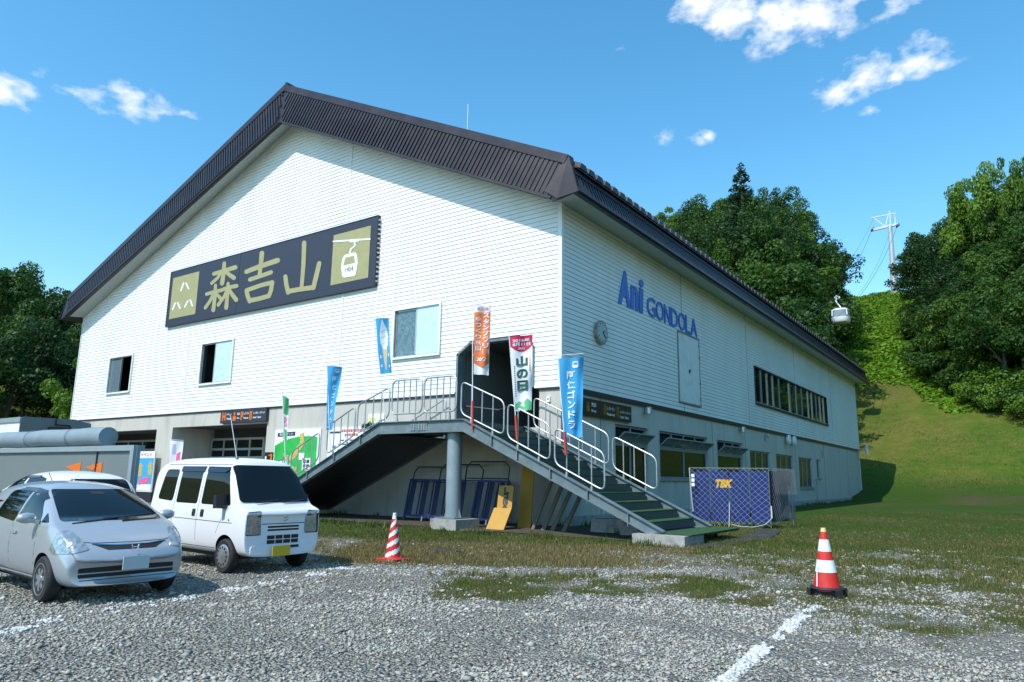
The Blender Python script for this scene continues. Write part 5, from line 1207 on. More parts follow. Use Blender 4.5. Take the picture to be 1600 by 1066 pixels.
def d_ice(region, txt):
    region([(.30, .80), (.42, .93), (.52, .99), (.60, .92), (.78, .80), (.86, .66), (.82, .52), (.70, .44), (.40, .44), (.24, .55), (.22, .70)], ink_white, 'soft_ice')
    for k in range(3): region([(.28, .52+k*.11), (.78, .57+k*.11), (.78, .585+k*.11), (.28, .535+k*.11)], mat('ice_shade', (.62, .66, .74), .8) if 'ice_shade' not in MATS else MATS['ice_shade'], 'swirl', .004)
    region([(.34, .44), (.76, .44), (.60, .06), (.50, .06)], mat('cone_tan', (.66, .48, .26), .8), 'wafer_cone', .003)
    for a, b in ((.18, .3), (.85, .32), (.2, .14), (.86, .12)): region([(a-.06, b-.02), (a+.06, b-.02), (a+.04, b+.03), (a-.04, b+.03)], ink_white, 'white_fleck')
make_flag('banner_flag', 'blue banner flag with a white soft ice cream picture, left of the pale window', (-4.69, -3.72, 3.45), (-5.17, -4.07, 7.01), [(-5.12, -4.03, 6.99), (-4.75, -3.77, 7.02), (-4.59, -3.65, 5.08), (-4.91, -3.88, 5.03)], cloth_blue, d_ice, (.045, .9, 1.2))
def d_b1(region, txt):
    cabin_print(region, ink_white, cloth_blue, .70, .93, .3, .06)
    for k, ch in enumerate('阿仁ゴンドラ'): txt(ch, .42, .72, .80-k*.13-.04, .80-k*.13+.04, ink_white, .02)
make_flag('banner_flag', 'narrow twisted light blue banner flag on the left-hand flight', (-7.4, -3.72, 2.42), (-7.66, -3.91, 5.62), [(-7.64, -3.89, 5.52), (-7.21, -3.59, 5.51), (-7.38, -3.71, 3.19), (-7.55, -3.83, 3.19)], cloth_blue, d_b1, (.06, .8, 1.2))
def d_gr(region, txt):
    region([(0, .60), (1, .60), (1, .26), (0, .26)], cloth_white, 'white_panel'); txt('そば', .2, .85, .32, .56, ink_pink, .03)
make_flag('banner_flag', 'thin furled green banner flag with a pink patch near the green map board', (-9.67, -3.72, .97), (-10.04, -3.98, 4.71), [(-10.02, -3.96, 4.58), (-9.83, -3.83, 4.44), (-9.78, -3.78, 2.82), (-9.90, -3.87, 2.81)], cloth_green, d_gr, (.035, .7, 1.0))
def d_w(region, txt):
    region([(.5, .3), (.9, .35), (.85, .7), (.55, .62)], ink_pink, 'faint_print', .0); region([(.2, .6), (.45, .6), (.45, .9), (.2, .9)], mat('pale_violet', (.5, .5, .68), .8), 'faint_print')
make_flag('banner_flag', 'small white banner flag with a pink print at the left-hand entrance', (-22.2, -1.3, 0), (-22.27, -1.33, 3.24), [(-22.25, -1.33, 3.20), (-21.7, -.95, 3.14), (-21.7, -.95, 1.5), (-22.20, -1.30, 1.5)], cloth_white, d_w, (.03, 1, 1))

# ------------------------------------------------------------------ things stored under the stairs
def rack(x0, x1, yb, yt, h, lb, n, m_=rack_m, group=None, diag=0):
    t = empty('steel_rack', ((x0+x1)/2, yb, 0), 0, lb, 'rack', group)
    P = lambda a, k: Vector((x0+(x1-x0)*a+diag*k, yb+(yt-yb)*k, .02+h*k))
    m = MB()
    for k in (.13, 1): m.bar(P(0, k), P(1, k), .07)
    m.bar(P(0, 0), P(0, 1), .06); m.bar(P(1, 0), P(1, 1), .06); m.build('frame', m_, t)
    for i in range(1, n): MB().bar(P(i/n, .13 if i % 3 else 0), P(i/n, 1), .045).build('upright', m_, t)
    for i in range(n): 
        if i % 2 == 0: MB().bar(P((i+.5)/n, .13)+Vector((0, .06, 0)), P((i+.5)/n, 1)+Vector((0, .06, 0)), .16, .03).build('slat', mat('dark_slat', (.03, .035, .06), .7) if 'dark_slat' not in MATS else MATS['dark_slat'], t)
    return t
rack(-5.75, -3.1, -1.55, -.85, 1.45, 'blue steel rack leaning on the wall left of the column', 9, diag=-.35)
rack(-2.7, -1.35, -1.5, -.8, 1.45, 'blue steel rack behind the column, next to the yellow boards', 6, diag=-.2)
def hoop(x0, x1, z1, y0, y1, lb, g):
    t = empty('pipe_frame', ((x0+x1)/2, y0, 0), 0, lb, 'frame', g)
    p = [Vector((x0, y0, 0)), Vector((x0, y1, z1-.2)), Vector((x0+.2, y1, z1)), Vector((x1-.2, y1, z1)), Vector((x1, y1, z1-.2)), Vector((x1, y0, 0))]
    MB().tube(p, .025, 6).build('pipe', roofd_m, t); MB().tube([p[0].lerp(p[1], .8), p[5].lerp(p[4], .8)], .02, 6).build('cross_pipe', roofd_m, t)
hoop(-6.2, -4.3, 1.95, -1.0, -.55, 'dark bent pipe frame standing behind the left blue rack', 'dark pipe frames under the stairs')
hoop(-3.6, -1.7, 2.15, -1.0, -.6, 'taller dark bent pipe frame behind the column', 'dark pipe frames under the stairs')
hoop(-5.0, -3.0, 2.05, -.8, -.4, 'dark bent pipe frame between the other two, close to the wall', 'dark pipe frames under the stairs')
def board(name, lb, cat, P, up, across, th, m_, group=None, tx=None):
    P, up, across = Vector(P), Vector(up), Vector(across); n = across.cross(up).normalized()
    if n.y > 0: n = -n
    t = MB().prism([P, P+across, P+across+up, P+up], -n*th).build(name, m_, None, lb, cat, group, loc=tuple(P))
    if tx:
        a, b = across.normalized(), up.normalized()
        WP[t] = P
        text(tx, (0, 1, 0, 1), lambda u, v, d: P+across*(.86-.50*v)+up*(.04+.92*u)+n*(.004+d), ink_dark, t, bold=.04)
    return t
board('yellow_board', 'tall plain yellow board leaning behind the lettered one', 'board', (-.70, -1.55, 0), (-.34, .75, 2.05), (.46, .06, 0), .05, ybrd_m)
board('yellow_board', 'yellow board with black letters turned on their side, leaning', 'board', (-.98, -2.35, .40), (-.10, .30, .95), (.55, .04, 0), .05, ybrd_m, tx='par')
board('yellow_board', 'blank yellow board on the ground at the foot of the leaning pile', 'board', (-1.0, -2.85, .0), (.02, .40, .66), (.62, .08, 0), .06, ybrd_m)
for i, (x, dx, h, lb) in enumerate([(.05, -.35, 2.35, 'pale timber plank leaning nearest the yellow boards'), (.42, -.30, 2.1, 'narrow dark timber plank, second from the yellow boards'), (.75, -.34, 1.95, 'dark timber plank, third from the yellow boards'), (1.15, -.2, 1.6, 'short dark plank at the right end of the leaning pile')]):
    board('timber_plank', lb, 'plank', (x, -1.9, 0), (dx*-.9 if i else .3, 1.1, h*.9), (.14 if i else .10, .02, 0), .05, wood_m, 'planks leaning under the right-hand flight')
for i, (x0, y0, w, h) in enumerate([(1.9, -1.4, 1.3, .42), (3.1, -1.8, .9, .3)]):
    t = empty('concrete_block', (x0, y0, 0), 0, ['long grimy concrete block lying under the right-hand flight', 'smaller concrete block lying near the stair foot'][i], 'concrete block')
    MB().prism([(x0, y0, 0), (x0+w, y0+.1, 0), (x0+w-.05, y0+.15, h), (x0+.04, y0+.02, h)], (0.03, .5, 0)).build('block', rconc_m, t); 
t = MB(); 
for k in range(5): t.bar((-1.0+k*.13, -4.1+.03*k, .05+.02*(k % 2)), (-.35+k*.08, -3.75, .08), .07, .05)
t.build('wood_scraps', wood_m, None, 'small heap of timber offcuts beside the column footing', 'timber', kind='stuff')
t = MB().box(2.0, 2.7, -8.95, -8.55, .0, .03).build('drain_cover', asph_m, None, 'dark square drain cover in the grass right of the striped cone', 'drain cover')
# potted plant by the landing
pl = empty('potted_plant', (-6.0, -3.2, 2.9), 0, 'small leafy plant at the top of the left-hand flight', 'plant')
c_ = bpy.data.objects.new('foliage', CROWN['s0']); COL.objects.link(c_); c_.parent = pl; c_.scale = (.10, .10, .13); c_.location = (0, 0, .16)
MB().lathe([(.10, 0), (.14, .2), (.12, .2)], (-6.0, -3.2, 2.92), 'z', 12).build('pot', roofd_m, pl)

# ------------------------------------------------------------------ traffic cones
def cone(loc, lb, H, rb, style, rz=0):
    t = empty('traffic_cone', loc, rz, lb, 'traffic cone'); x, y, z = loc
    def rad(h): return rb*(1-h)+.035*h
    if style == 'bands':
        zs_ = [(0.0, .30, red_m), (.30, .495, conew_m), (.495, .635, red_m), (.635, .83, conew_m), (.83, .955, red_m), (.955, 1.02, yel_m)]
        for a, b, m_ in zs_:
            e = .004 if m_ is conew_m else 0
            MB().lathe([(rad(a)+e, a*H), (rad(b)+e, b*H)], (x, y, z+.07), 'z', 32).build('band', m_, t, smooth=True)
        bm_ = MB(); pts = []
        s = .245
        for cx, cy in ((s, -s), (s, s), (-s, s), (-s, -s)):
            for dx, dy in ((-.07*np.sign(cx), 0), (0, -.09*np.sign(cy))) if cx*cy > 0 else ((0, -.09*np.sign(cy)), (-.09*np.sign(cx), 0)): pts.append((x+cx+dx, y+cy+dy, z))
        bm_.prism(pts, (0, 0, .10)); bm_.build('rubber_base', black_m, t)
        MB().lathe([(rb+.05, .10), (rb+.03, .125)], (x, y, z), 'z', 28).build('base_collar', black_m, t)
        MB().bar((x-.10, y-rb+.035, z+.13), (x-.085, y-rb*.72, z+.42), .014).build('white_scratch', conew_m, t)
    else:
        nseg, nh = 40, 36; mb = MB()
        for j in range(nh):
            for k in range(nseg):
                a0, a1 = 2*math.pi*k/nseg, 2*math.pi*(k+1)/nseg; h0, h1 = j/nh, (j+1)/nh
                ph = ((h0+h1)*.5*4.4+(k+.5)/nseg*-2.0+.35+2) % 1.0
                mb.m = 1 if (ph < .45 or h0 > .9) else 0
                f = lambda a, h: (x+rad(h)*math.cos(a), y+rad(h)*math.sin(a), z+.05+h*H)
                mb.face([f(a0, h0), f(a1, h0), f(a1, h1), f(a0, h1)])
        mb.build('striped_shell', [red_m, conew_m], t, recalc=False)
        MB().lathe([(.034, 0), (.036, .05), (.02, .055)], (x, y, z+.04+H), 'z', 16).build('tip', conew_m, t)
        s = .24
        m = MB(); m.prism([(x-s, y-s, z), (x+s, y-s, z), (x+s, y+s, z), (x-s, y+s, z)], (0, 0, .045)); m.lathe([(rb+.04, .045), (rb+.01, .075)], (x, y, z), 'z', 24); m.build('base', red_m, t)
cone((10.35, -9.62, .0), 'red and white banded traffic cone with a black rubber base and yellow tip', .86, .19, 'bands', 0)
cone((2.77, -10.77, .0), 'red and white spiral striped traffic cone near the white van', .80, .155, 'spiral', 0)

# ------------------------------------------------------------------ practice goal wrapped in netting
gl = empty('net_goal', (4.3, 5.6, 0), 0, 'goal frame with blue mats and draped white netting beside the stair foot', 'goal')
K, Lf, Rt = Vector((5.50, 5.05, 0)), Vector((2.80, 4.55, 0)), Vector((5.78, 6.95, 0)); GH = 2.06
z_ = Vector((0, 0, GH)); BL = Lf+(Rt-K)
for a, b in ((Lf+z_, K+z_), (K+z_, Rt+z_), (Lf+z_, BL+z_)): MB().tube([a, b], .016, 8).build('top_bar', netd_m, gl)
for p in (Lf, K, Rt, BL): MB().tube([p, p+z_], .016, 8).build('post', netd_m, gl)
dirL = (Lf-K).normalized(); nf = Vector((dirL.y, -dirL.x, 0)); nf = nf if nf.y < 0 else -nf
for i in range(4):
    a = K.lerp(Lf, i/4+.012)-nf*.06; b = K.lerp(Lf, (i+1)/4-.012)-nf*.06
    bo = -nf*(.03*(i % 2))
    MB().prism([a+bo+Vector((0, 0, .16)), b+bo+Vector((0, 0, .16)), b+bo+Vector((0, 0, GH-.1)), a+bo+Vector((0, 0, GH-.1))], -nf*.07).build('blue_mat', bluemat_m, gl)
for i in range(2):
    a = K.lerp(Rt, .06+i*.47); b = K.lerp(Rt, .06+(i+1)*.46); MB().prism([a+Vector((-.12, 0, .2)), b+Vector((-.12, 0, .2)), b+Vector((-.12, 0, GH-.08)), a+Vector((-.12, 0, GH-.08))], (-.06, 0, 0)).build('dark_mat', mat('dark_mat%d' % i, (.035, .04, .06), .7, var=.1), gl)
text('TBK', (0, 1, 0, 1), lambda u, v, d: K.lerp(Lf, 1)-dirL*(.90+.62*u)*1.0+Vector((0, 0, 1.36+.30*v))-nf*(.048-d), mat('tbk_yellow', (.75, .42, .02), .5), gl, bold=.06, slant=.3)
def netpanel(f, nu, nv, name, m_, r=.007, sag=None):
    mb = MB()
    N_ = 22
    def line(ua, va, ub, vb):
        pts = [f(ua+(ub-ua)*k/8, va+(vb-va)*k/8) for k in range(9)]; mb.tube(pts, r, 3, cap=False)
    asp = nu/nv
    for k in range(nu+nv):
        # diagonals in cell space
        for sgn_ in (1, -1):
            x0_, y0_ = (k, 0) if k < nu else (nu, k-nu)
            if sgn_ == 1:   # goes left-up
                t = min(x0_, nv-y0_); line(x0_/nu, y0_/nv, (x0_-t)/nu, (y0_+t)/nv) if t > 0 else None
            else:           # goes right-up, mirrored
                t = min(x0_, nv-y0_); line(1-x0_/nu, y0_/nv, 1-(x0_-t)/nu, (y0_+t)/nv) if t > 0 else None
    return mb.build(name, m_, gl, kind='stuff')
def fnet(u, v):
    p = K.lerp(Lf, u)+Vector((0, 0, .05+(GH-.05)*v)); bulge = .10+.20*(1-v)*math.sin(math.pi*min(1, u*1.05))**1.0
    gat = (1-v)**1.5*.42*(.62-u)*math.sin(math.pi*u)      # gathered toward the tie point
    return p+nf*bulge+dirL*gat*1.6
netpanel(fnet, 13, 10, 'front_net', net_m, .0030)
def snet(u, v): return K.lerp(Rt, u)+Vector((.10+.14*math.sin(math.pi*u)*(1-v), 0, .05+.30*math.sin(math.pi*u)*(1-v)**2+(GH-.05)*v))
netpanel(snet, 14, 10, 'side_net', netd_m, .0035)
mb = MB()
for k in range(22):
    u = (k+.5)/22; mb.tube([K.lerp(Rt, u)+Vector((.13, 0, GH)), K.lerp(Rt, u)+Vector((.2, 0, 1.2)), K.lerp(Rt, .2+.6*u)+Vector((.16, 0, .3+.1*math.sin(u*6)))], .006, 3)
mb.build('hanging_cords', netd_m, gl, kind='stuff')
bot = [K.lerp(Lf, .47)+nf*.32+Vector((0, 0, .08)), K.lerp(Lf, .36)+nf*.42+Vector((0, 0, .03)), K.lerp(Lf, .2)+nf*.45+Vector((0, 0, .03)), K.lerp(Lf, .07)+nf*.36+Vector((0, 0, .12)), K+nf*.2+Vector((.05, 0, .35)), K+nf*.06+Vector((.03, 0, .75))]
for dd in (0, .03, .06): MB().tube([p+Vector((dd*.6, -dd, dd*.4)) for p in bot], .013, 6).build('bundled_net', net_m, gl, smooth=True)
MB().tube([K.lerp(Lf, .50)+nf*.34+Vector((0, 0, .02)), K.lerp(Lf, .49)+nf*.30+Vector((0, 0, .55)), K.lerp(Lf, .49)+nf*.26+Vector((0, 0, .85))], .018, 6).build('bundled_net', net_m, gl, smooth=True)
MB().tube([Lf+nf*.1+Vector((0, 0, GH)), Lf+nf*.14+Vector((.05, 0, 1.2)), Lf+nf*.2+Vector((.12, 0, .5))], .016, 5).build('edge_cord', net_m, gl, smooth=True)
mb = MB()
for k in range(3): mb.box(Lf.x+.10, Lf.x+.22, Lf.y-.14, Lf.y-.13, 1.40+k*.16, 1.52+k*.16)
mb.build('white_tag', ink_white, gl, kind='stuff')
mb = MB()
for k in range(26):
    p = K.lerp(Lf, .35+.03*k % .75)+nf*(.3+.2*rnd.random()); mb.tube([p, p+Vector((rnd.uniform(-.08, .08), 0, rnd.uniform(.1, .22)))], .007, 3)
mb.build('tangled_twine', mat('straw', (.5, .38, .12), .9), gl, kind='stuff')

# ------------------------------------------------------------------ vehicles
class Body:
    """lofted, subdivided shell with cut wheel arches; local frame: x forward, y left, z up"""
    def __init__(s, root, secs, arches, paint, lining, level=2, name='body'):
        s.root = root
        bm = bmesh.new(); rings = []
        for x, prof in secs:
            n = len(prof); ring = [bm.verts.new((x+(p[2] if len(p) > 2 else 0), p[0], p[1])) for p in prof]
            ring += [bm.verts.new((x+(p[2] if len(p) > 2 else 0), -p[0], p[1])) for p in prof[-2:0:-1]]
            rings.append(ring)
        m = len(rings[0])
        for a, b in zip(rings[:-1], rings[1:]):
            for k in range(m): bm.faces.new((a[k], a[(k+1) % m], b[(k+1) % m], b[k]))
        half = len(secs[0][1])
        for ring in (rings[0], rings[-1]):      # grid-like caps
            L_ = ring[:half]; Rr = [ring[0]]+ring[:half-1:-1]+[ring[half-1]]
            for k in range(half-1):
                vs_ = [L_[k], L_[k+1], Rr[k+1], Rr[k]]; u = []
                for v in vs_:
                    if v not in u: u.append(v)
                if len(u) >= 3: bm.faces.new(u)
        bmesh.ops.recalc_face_normals(bm, faces=bm.faces)
        me = bpy.data.meshes.new(name); bm.to_mesh(me); bm.free()
        o = bpy.data.objects.new(name, me); COL.objects.link(o)
        md = o.modifiers.new('s', 'SUBSURF'); md.levels = level; md.render_levels = level
        dg = bpy.context.evaluated_depsgraph_get(); me2 = bpy.data.meshes.new_from_object(o.evaluated_get(dg)); o.modifiers.clear(); o.data = me2
        s.bvh = BVHTree.FromPolygons([v.co.copy() for v in me2.vertices], [tuple(p.vertices) for p in me2.polygons])
        cut = MB()
        for x, r, z, w in arches:
            for sg in (-1, 1): cut.lathe([(r, 0), (r, .34)], (x, sg*w-(.34 if sg > 0 else 0)+(.04 if sg > 0 else -.04), z), 'y', 40)
        co = cut.build('cut', lining)
        md = o.modifiers.new('b', 'BOOLEAN'); md.operation = 'DIFFERENCE'; md.object = co; md.solver = 'EXACT'
        o.data.materials.append(paint); 
        try: md.material_mode = 'TRANSFER'
        except Exception: pass
        bpy.context.view_layer.update(); dg = bpy.context.evaluated_depsgraph_get(); me3 = bpy.data.meshes.new_from_object(o.evaluated_get(dg)); o.modifiers.clear(); o.data = me3
        bpy.data.objects.remove(co)
        me3.polygons.foreach_set('use_smooth', [True]*len(me3.polygons))
        try: me3.set_sharp_from_angle(angle=R(35))
        except Exception: pass
        o.parent = root; s.o = o
    def patch(s, poly, U, W, O, name, m_, off=.004, th=.01, step=.07, parent=None, maxd=4, label=None):
        """panel that follows the body: poly in (U,W) coordinates about O, projected along -(U x W)"""
        U, W, O = Vector(U).normalized(), Vector(W).normalized(), Vector(O); n = U.cross(W).normalized()
        bm = bmesh.new(); bm.faces.new([bm.verts.new((a, b, 0)) for a, b in poly])
        for ax in (0, 1):
            lo = min(p[ax] for p in poly); hi = max(p[ax] for p in poly); k = lo+step
            no = Vector((1, 0, 0)) if ax == 0 else Vector((0, 1, 0))
            while k < hi-.01:
                bmesh.ops.bisect_plane(bm, geom=bm.verts[:]+bm.edges[:]+bm.faces[:], plane_co=no*k, plane_no=no); k += step
        ok = True
        for v in bm.verts:
            p = O+U*v.co.x+W*v.co.y
            h = s.bvh.ray_cast(p+n*maxd, -n)
            if h[0] is None: ok = False; h = s.bvh.find_nearest(p); v.co = h[0]+h[1]*off
            else: v.co = h[0]+(h[1] if h[1].dot(n) > 0 else -h[1])*off
        bm.normal_update()
        top = list(bm.faces); inn = {}
        bed = [e for e in bm.edges if len(e.link_faces) == 1]
        for v in list(bm.verts): inn[v] = None
        ext = []
        bv = {v for e in bed for v in e.verts}
        nv = {v: bm.verts.new(v.co-n*th) for v in bv}
        for e in bed:
            a, b = e.verts; bm.faces.new((a, b, nv[b], nv[a]))
        me = bpy.data.meshes.new(name); bm.to_mesh(me); bm.free(); me.materials.append(m_)
        me.polygons.foreach_set('use_smooth', [True]*len(me.polygons))
        try: me.set_sharp_from_angle(angle=R(40))
        except Exception: pass
        o = bpy.data.objects.new(name, me); COL.objects.link(o); o.parent = parent or s.root
        if label: o['label'] = label
        return o
    def side(s, poly, name, m_, sg=-1, **k):   # (x, z) polygon on the right (-1) or left side
        if sg < 0: return s.patch(poly, (1, 0, 0), (0, 0, 1), (0, 0, 0), name, m_, **k)
        return s.patch([(-a, b) for a, b in poly], (-1, 0, 0), (0, 0, 1), (0, 0, 0), name, m_, **k)
    def front(s, poly, name, m_, **k):         # (y, z) polygon seen from the front
        return s.patch(poly, (0, 1, 0), (0, 0, 1), (0, 0, 0), name, m_, maxd=6, **k)
    def rear(s, poly, name, m_, **k):
        return s.patch([(-a, b) for a, b in poly], (0, -1, 0), (0, 0, 1), (0, 0, 0), name, m_, maxd=6, **k)
    def seam(s, pts, view='side', w=.009, sg=-1, name='panel_gap'):
        for a, b in zip(pts[:-1], pts[1:]):
            a, b = Vector(a), Vector(b); d = (b-a).normalized(); n = Vector((-d.y, d.x))*w/2
            poly = [tuple(a-n), tuple(b-n), tuple(b+n), tuple(a+n)]
            if view == 'side': s.side(poly, name, roofd_m, sg=sg, off=.0015, th=.004, step=.12)
            else: s.front(poly, name, roofd_m, off=.0015, th=.004, step=.12)
def rpoly(pts, r=.04, n=4):
    P = [Vector(p) for p in pts]; out = []
    for i, p in enumerate(P):
        a, b = P[i-1], P[(i+1) % len(P)]; rr = min(r, (a-p).length*.45, (b-p).length*.45); s_, e_ = p+(a-p).normalized()*rr, p+(b-p).normalized()*rr
        for k in range(n+1): t = k/n; q = s_*(1-t)**2+p*2*t*(1-t)+e_*t*t; out.append((q.x, q.y))
    return out
def wheel(root, x, y, r, w, sg, style):
    t = empty('wheel', (x, y, r)); t.parent = root
    WP[t] = Vector((0, 0, 0))
    f = sg
    prof = [(r*.70, -w/2), (r*.90, -w/2-.004), (r*.97, -w/2+.012), (r, -w/2+.035), (r, w/2-.035), (r*.97, w/2-.012), (r*.90, w/2+.004), (r*.70, w/2)]
    MB().lathe(prof, (0, 0, 0), 'y', 40).build('tyre', tyre_m, t, smooth=True, world=False)
    yo = f*(w/2-.01)
    m = MB()
    if style == 'cap':
        m.lathe([(r*.66, 0), (r*.68, f*.01), (r*.62, f*.022), (r*.40, f*.030), (r*.20, f*.045), (.001, f*.048)], (0, yo, 0), 'y', 36); m.build('hubcap', rim_m, t, smooth=True, world=False)
        for k in range(12):
            a = k*math.pi/6; MB().lathe([(.020, 0), (.019, f*.004)], (math.cos(a)*r*.50, yo+f*.027, math.sin(a)*r*.50), 'y', 8).build('vent_hole', roofd_m, t, world=False)
    else:
        m.lathe([(r*.69, 0), (r*.69, f*.012), (r*.62, f*.010), (r*.62, -f*.03), (.02, -f*.03)], (0, yo, 0), 'y', 36); m.build('rim_barrel', roofd_m, t, smooth=True, world=False)
        for k in range(7):
            a = 2*math.pi*k/7+.2; c, s_ = math.cos(a), math.sin(a); px, pz = -s_, c; q = []
            for rr, ww, d in ((r*.10, .030, .010), (r*.38, .026, .014), (r*.64, .036, .004)): q.append((rr, ww, d))
            mb = MB()
            for (r0_, w0_, d0), (r1_, w1_, d1) in zip(q[:-1], q[1:]):
                P = lambda rr, ww, dd: (c*rr+px*ww, yo+f*dd, s_*rr+pz*ww)
                mb.add([P(r0_, -w0_, d0), P(r0_, w0_, d0), P(r1_, w1_, d1), P(r1_, -w1_, d1), P(r0_, -w0_, -.03), P(r0_, w0_, -.03), P(r1_, w1_, -.03), P(r1_, -w1_, -.03)], [(0, 1, 2, 3), (0, 4, 5, 1), (1, 5, 6, 2), (2, 6, 7, 3), (3, 7, 4, 0), (7, 6, 5, 4)])
            mb.build('spoke', rim_m, t, world=False)
        MB().lathe([(r*.69, 0), (r*.70, f*.016), (r*.66, f*.016), (r*.64, 0)], (0, yo, 0), 'y', 36).build('rim_edge', rim_m, t, smooth=True, world=False)
        MB().lathe([(r*.20, .0), (r*.18, f*.022), (.001, f*.024)], (0, yo, 0), 'y', 20).build('hub_cap', rim_m, t, smooth=True, world=False)
    return t
HEAD = math.atan2(.166, .986)
def place(root, x, y, h=HEAD, s=1.0): root.location = (x, y, 0); root.rotation_euler = (0, 0, h); root.scale = (s, s, s)

# --- white kei van
van = empty('parked_van', (0, 0, 0), 0, 'white boxy kei van with yellow number plate and black side windows', 'van')
vp = [(0, .27), (.60, .27), (.70, .33), (.735, .55), (.737, .80), (.725, .97), (.695, 1.15), (.655, 1.50), (.615, 1.70), (.52, 1.83), (.30, 1.872), (0, 1.885)]
def vsec(x, T, kw=1.0, zb=0, xc=0):
    """T = height of the centre line at this station"""
    out = []; belt = min(.97, T-.03)
    for y, z in vp:
        if z <= .97: zz = .27+zb+(z-.27)*(belt-.27-zb)/.70
        else: zz = belt+(z-.97)*(T-belt)/(1.885-.97)
        ky = kw
        if z > .97: 
            k = (T-belt)/(1.885-.97); ky = kw*(1 if y > .5 or True else 1); yy = .725+(y-.725)*min(1, k*1.0+.0) if y > .5 else y
        else: yy = y
        out.append((yy*ky, zz, -xc*(y/.73)**2))
    return out
secs = [(0.0, vsec(.0, 1.70, .90)), (0.015, vsec(.0, 1.74, .95)), (.06, vsec(0, 1.82, .985)), (.35, vsec(0, 1.875, 1)), (1.0, vsec(0, 1.895, 1)), (1.9, vsec(0, 1.89, 1)), (2.40, vsec(0, 1.87, 1)), (2.58, vsec(0, 1.845, 1)), (2.66, vsec(0, 1.80, 1)),
        (2.75, vsec(0, 1.68, 1, 0, .01)), (2.96, vsec(0, 1.34, 1, 0, .02)), (3.09, vsec(0, 1.13, .998, 0, .03)), (3.13, vsec(0, 1.09, .996, 0, .035)), (3.24, vsec(0, 1.055, .99, 0, .04)), (3.33, vsec(0, 1.025, .985, .0, .045)), (3.375, vsec(0, .995, .975, .0, .05)), (3.395, vsec(0, .96, .965, .005, .052)), (3.402, vsec(0, .93, .95, .01, .055))]
vb = Body(van, secs, [(2.80, .335, .275, .735), (.42, .335, .275, .735)], vanp_m, black_m)
vb.front(rpoly([(-.665, 1.125), (.665, 1.125), (.575, 1.735), (-.575, 1.735)], .07), 'windscreen', autog_m, off=.012, th=.03)
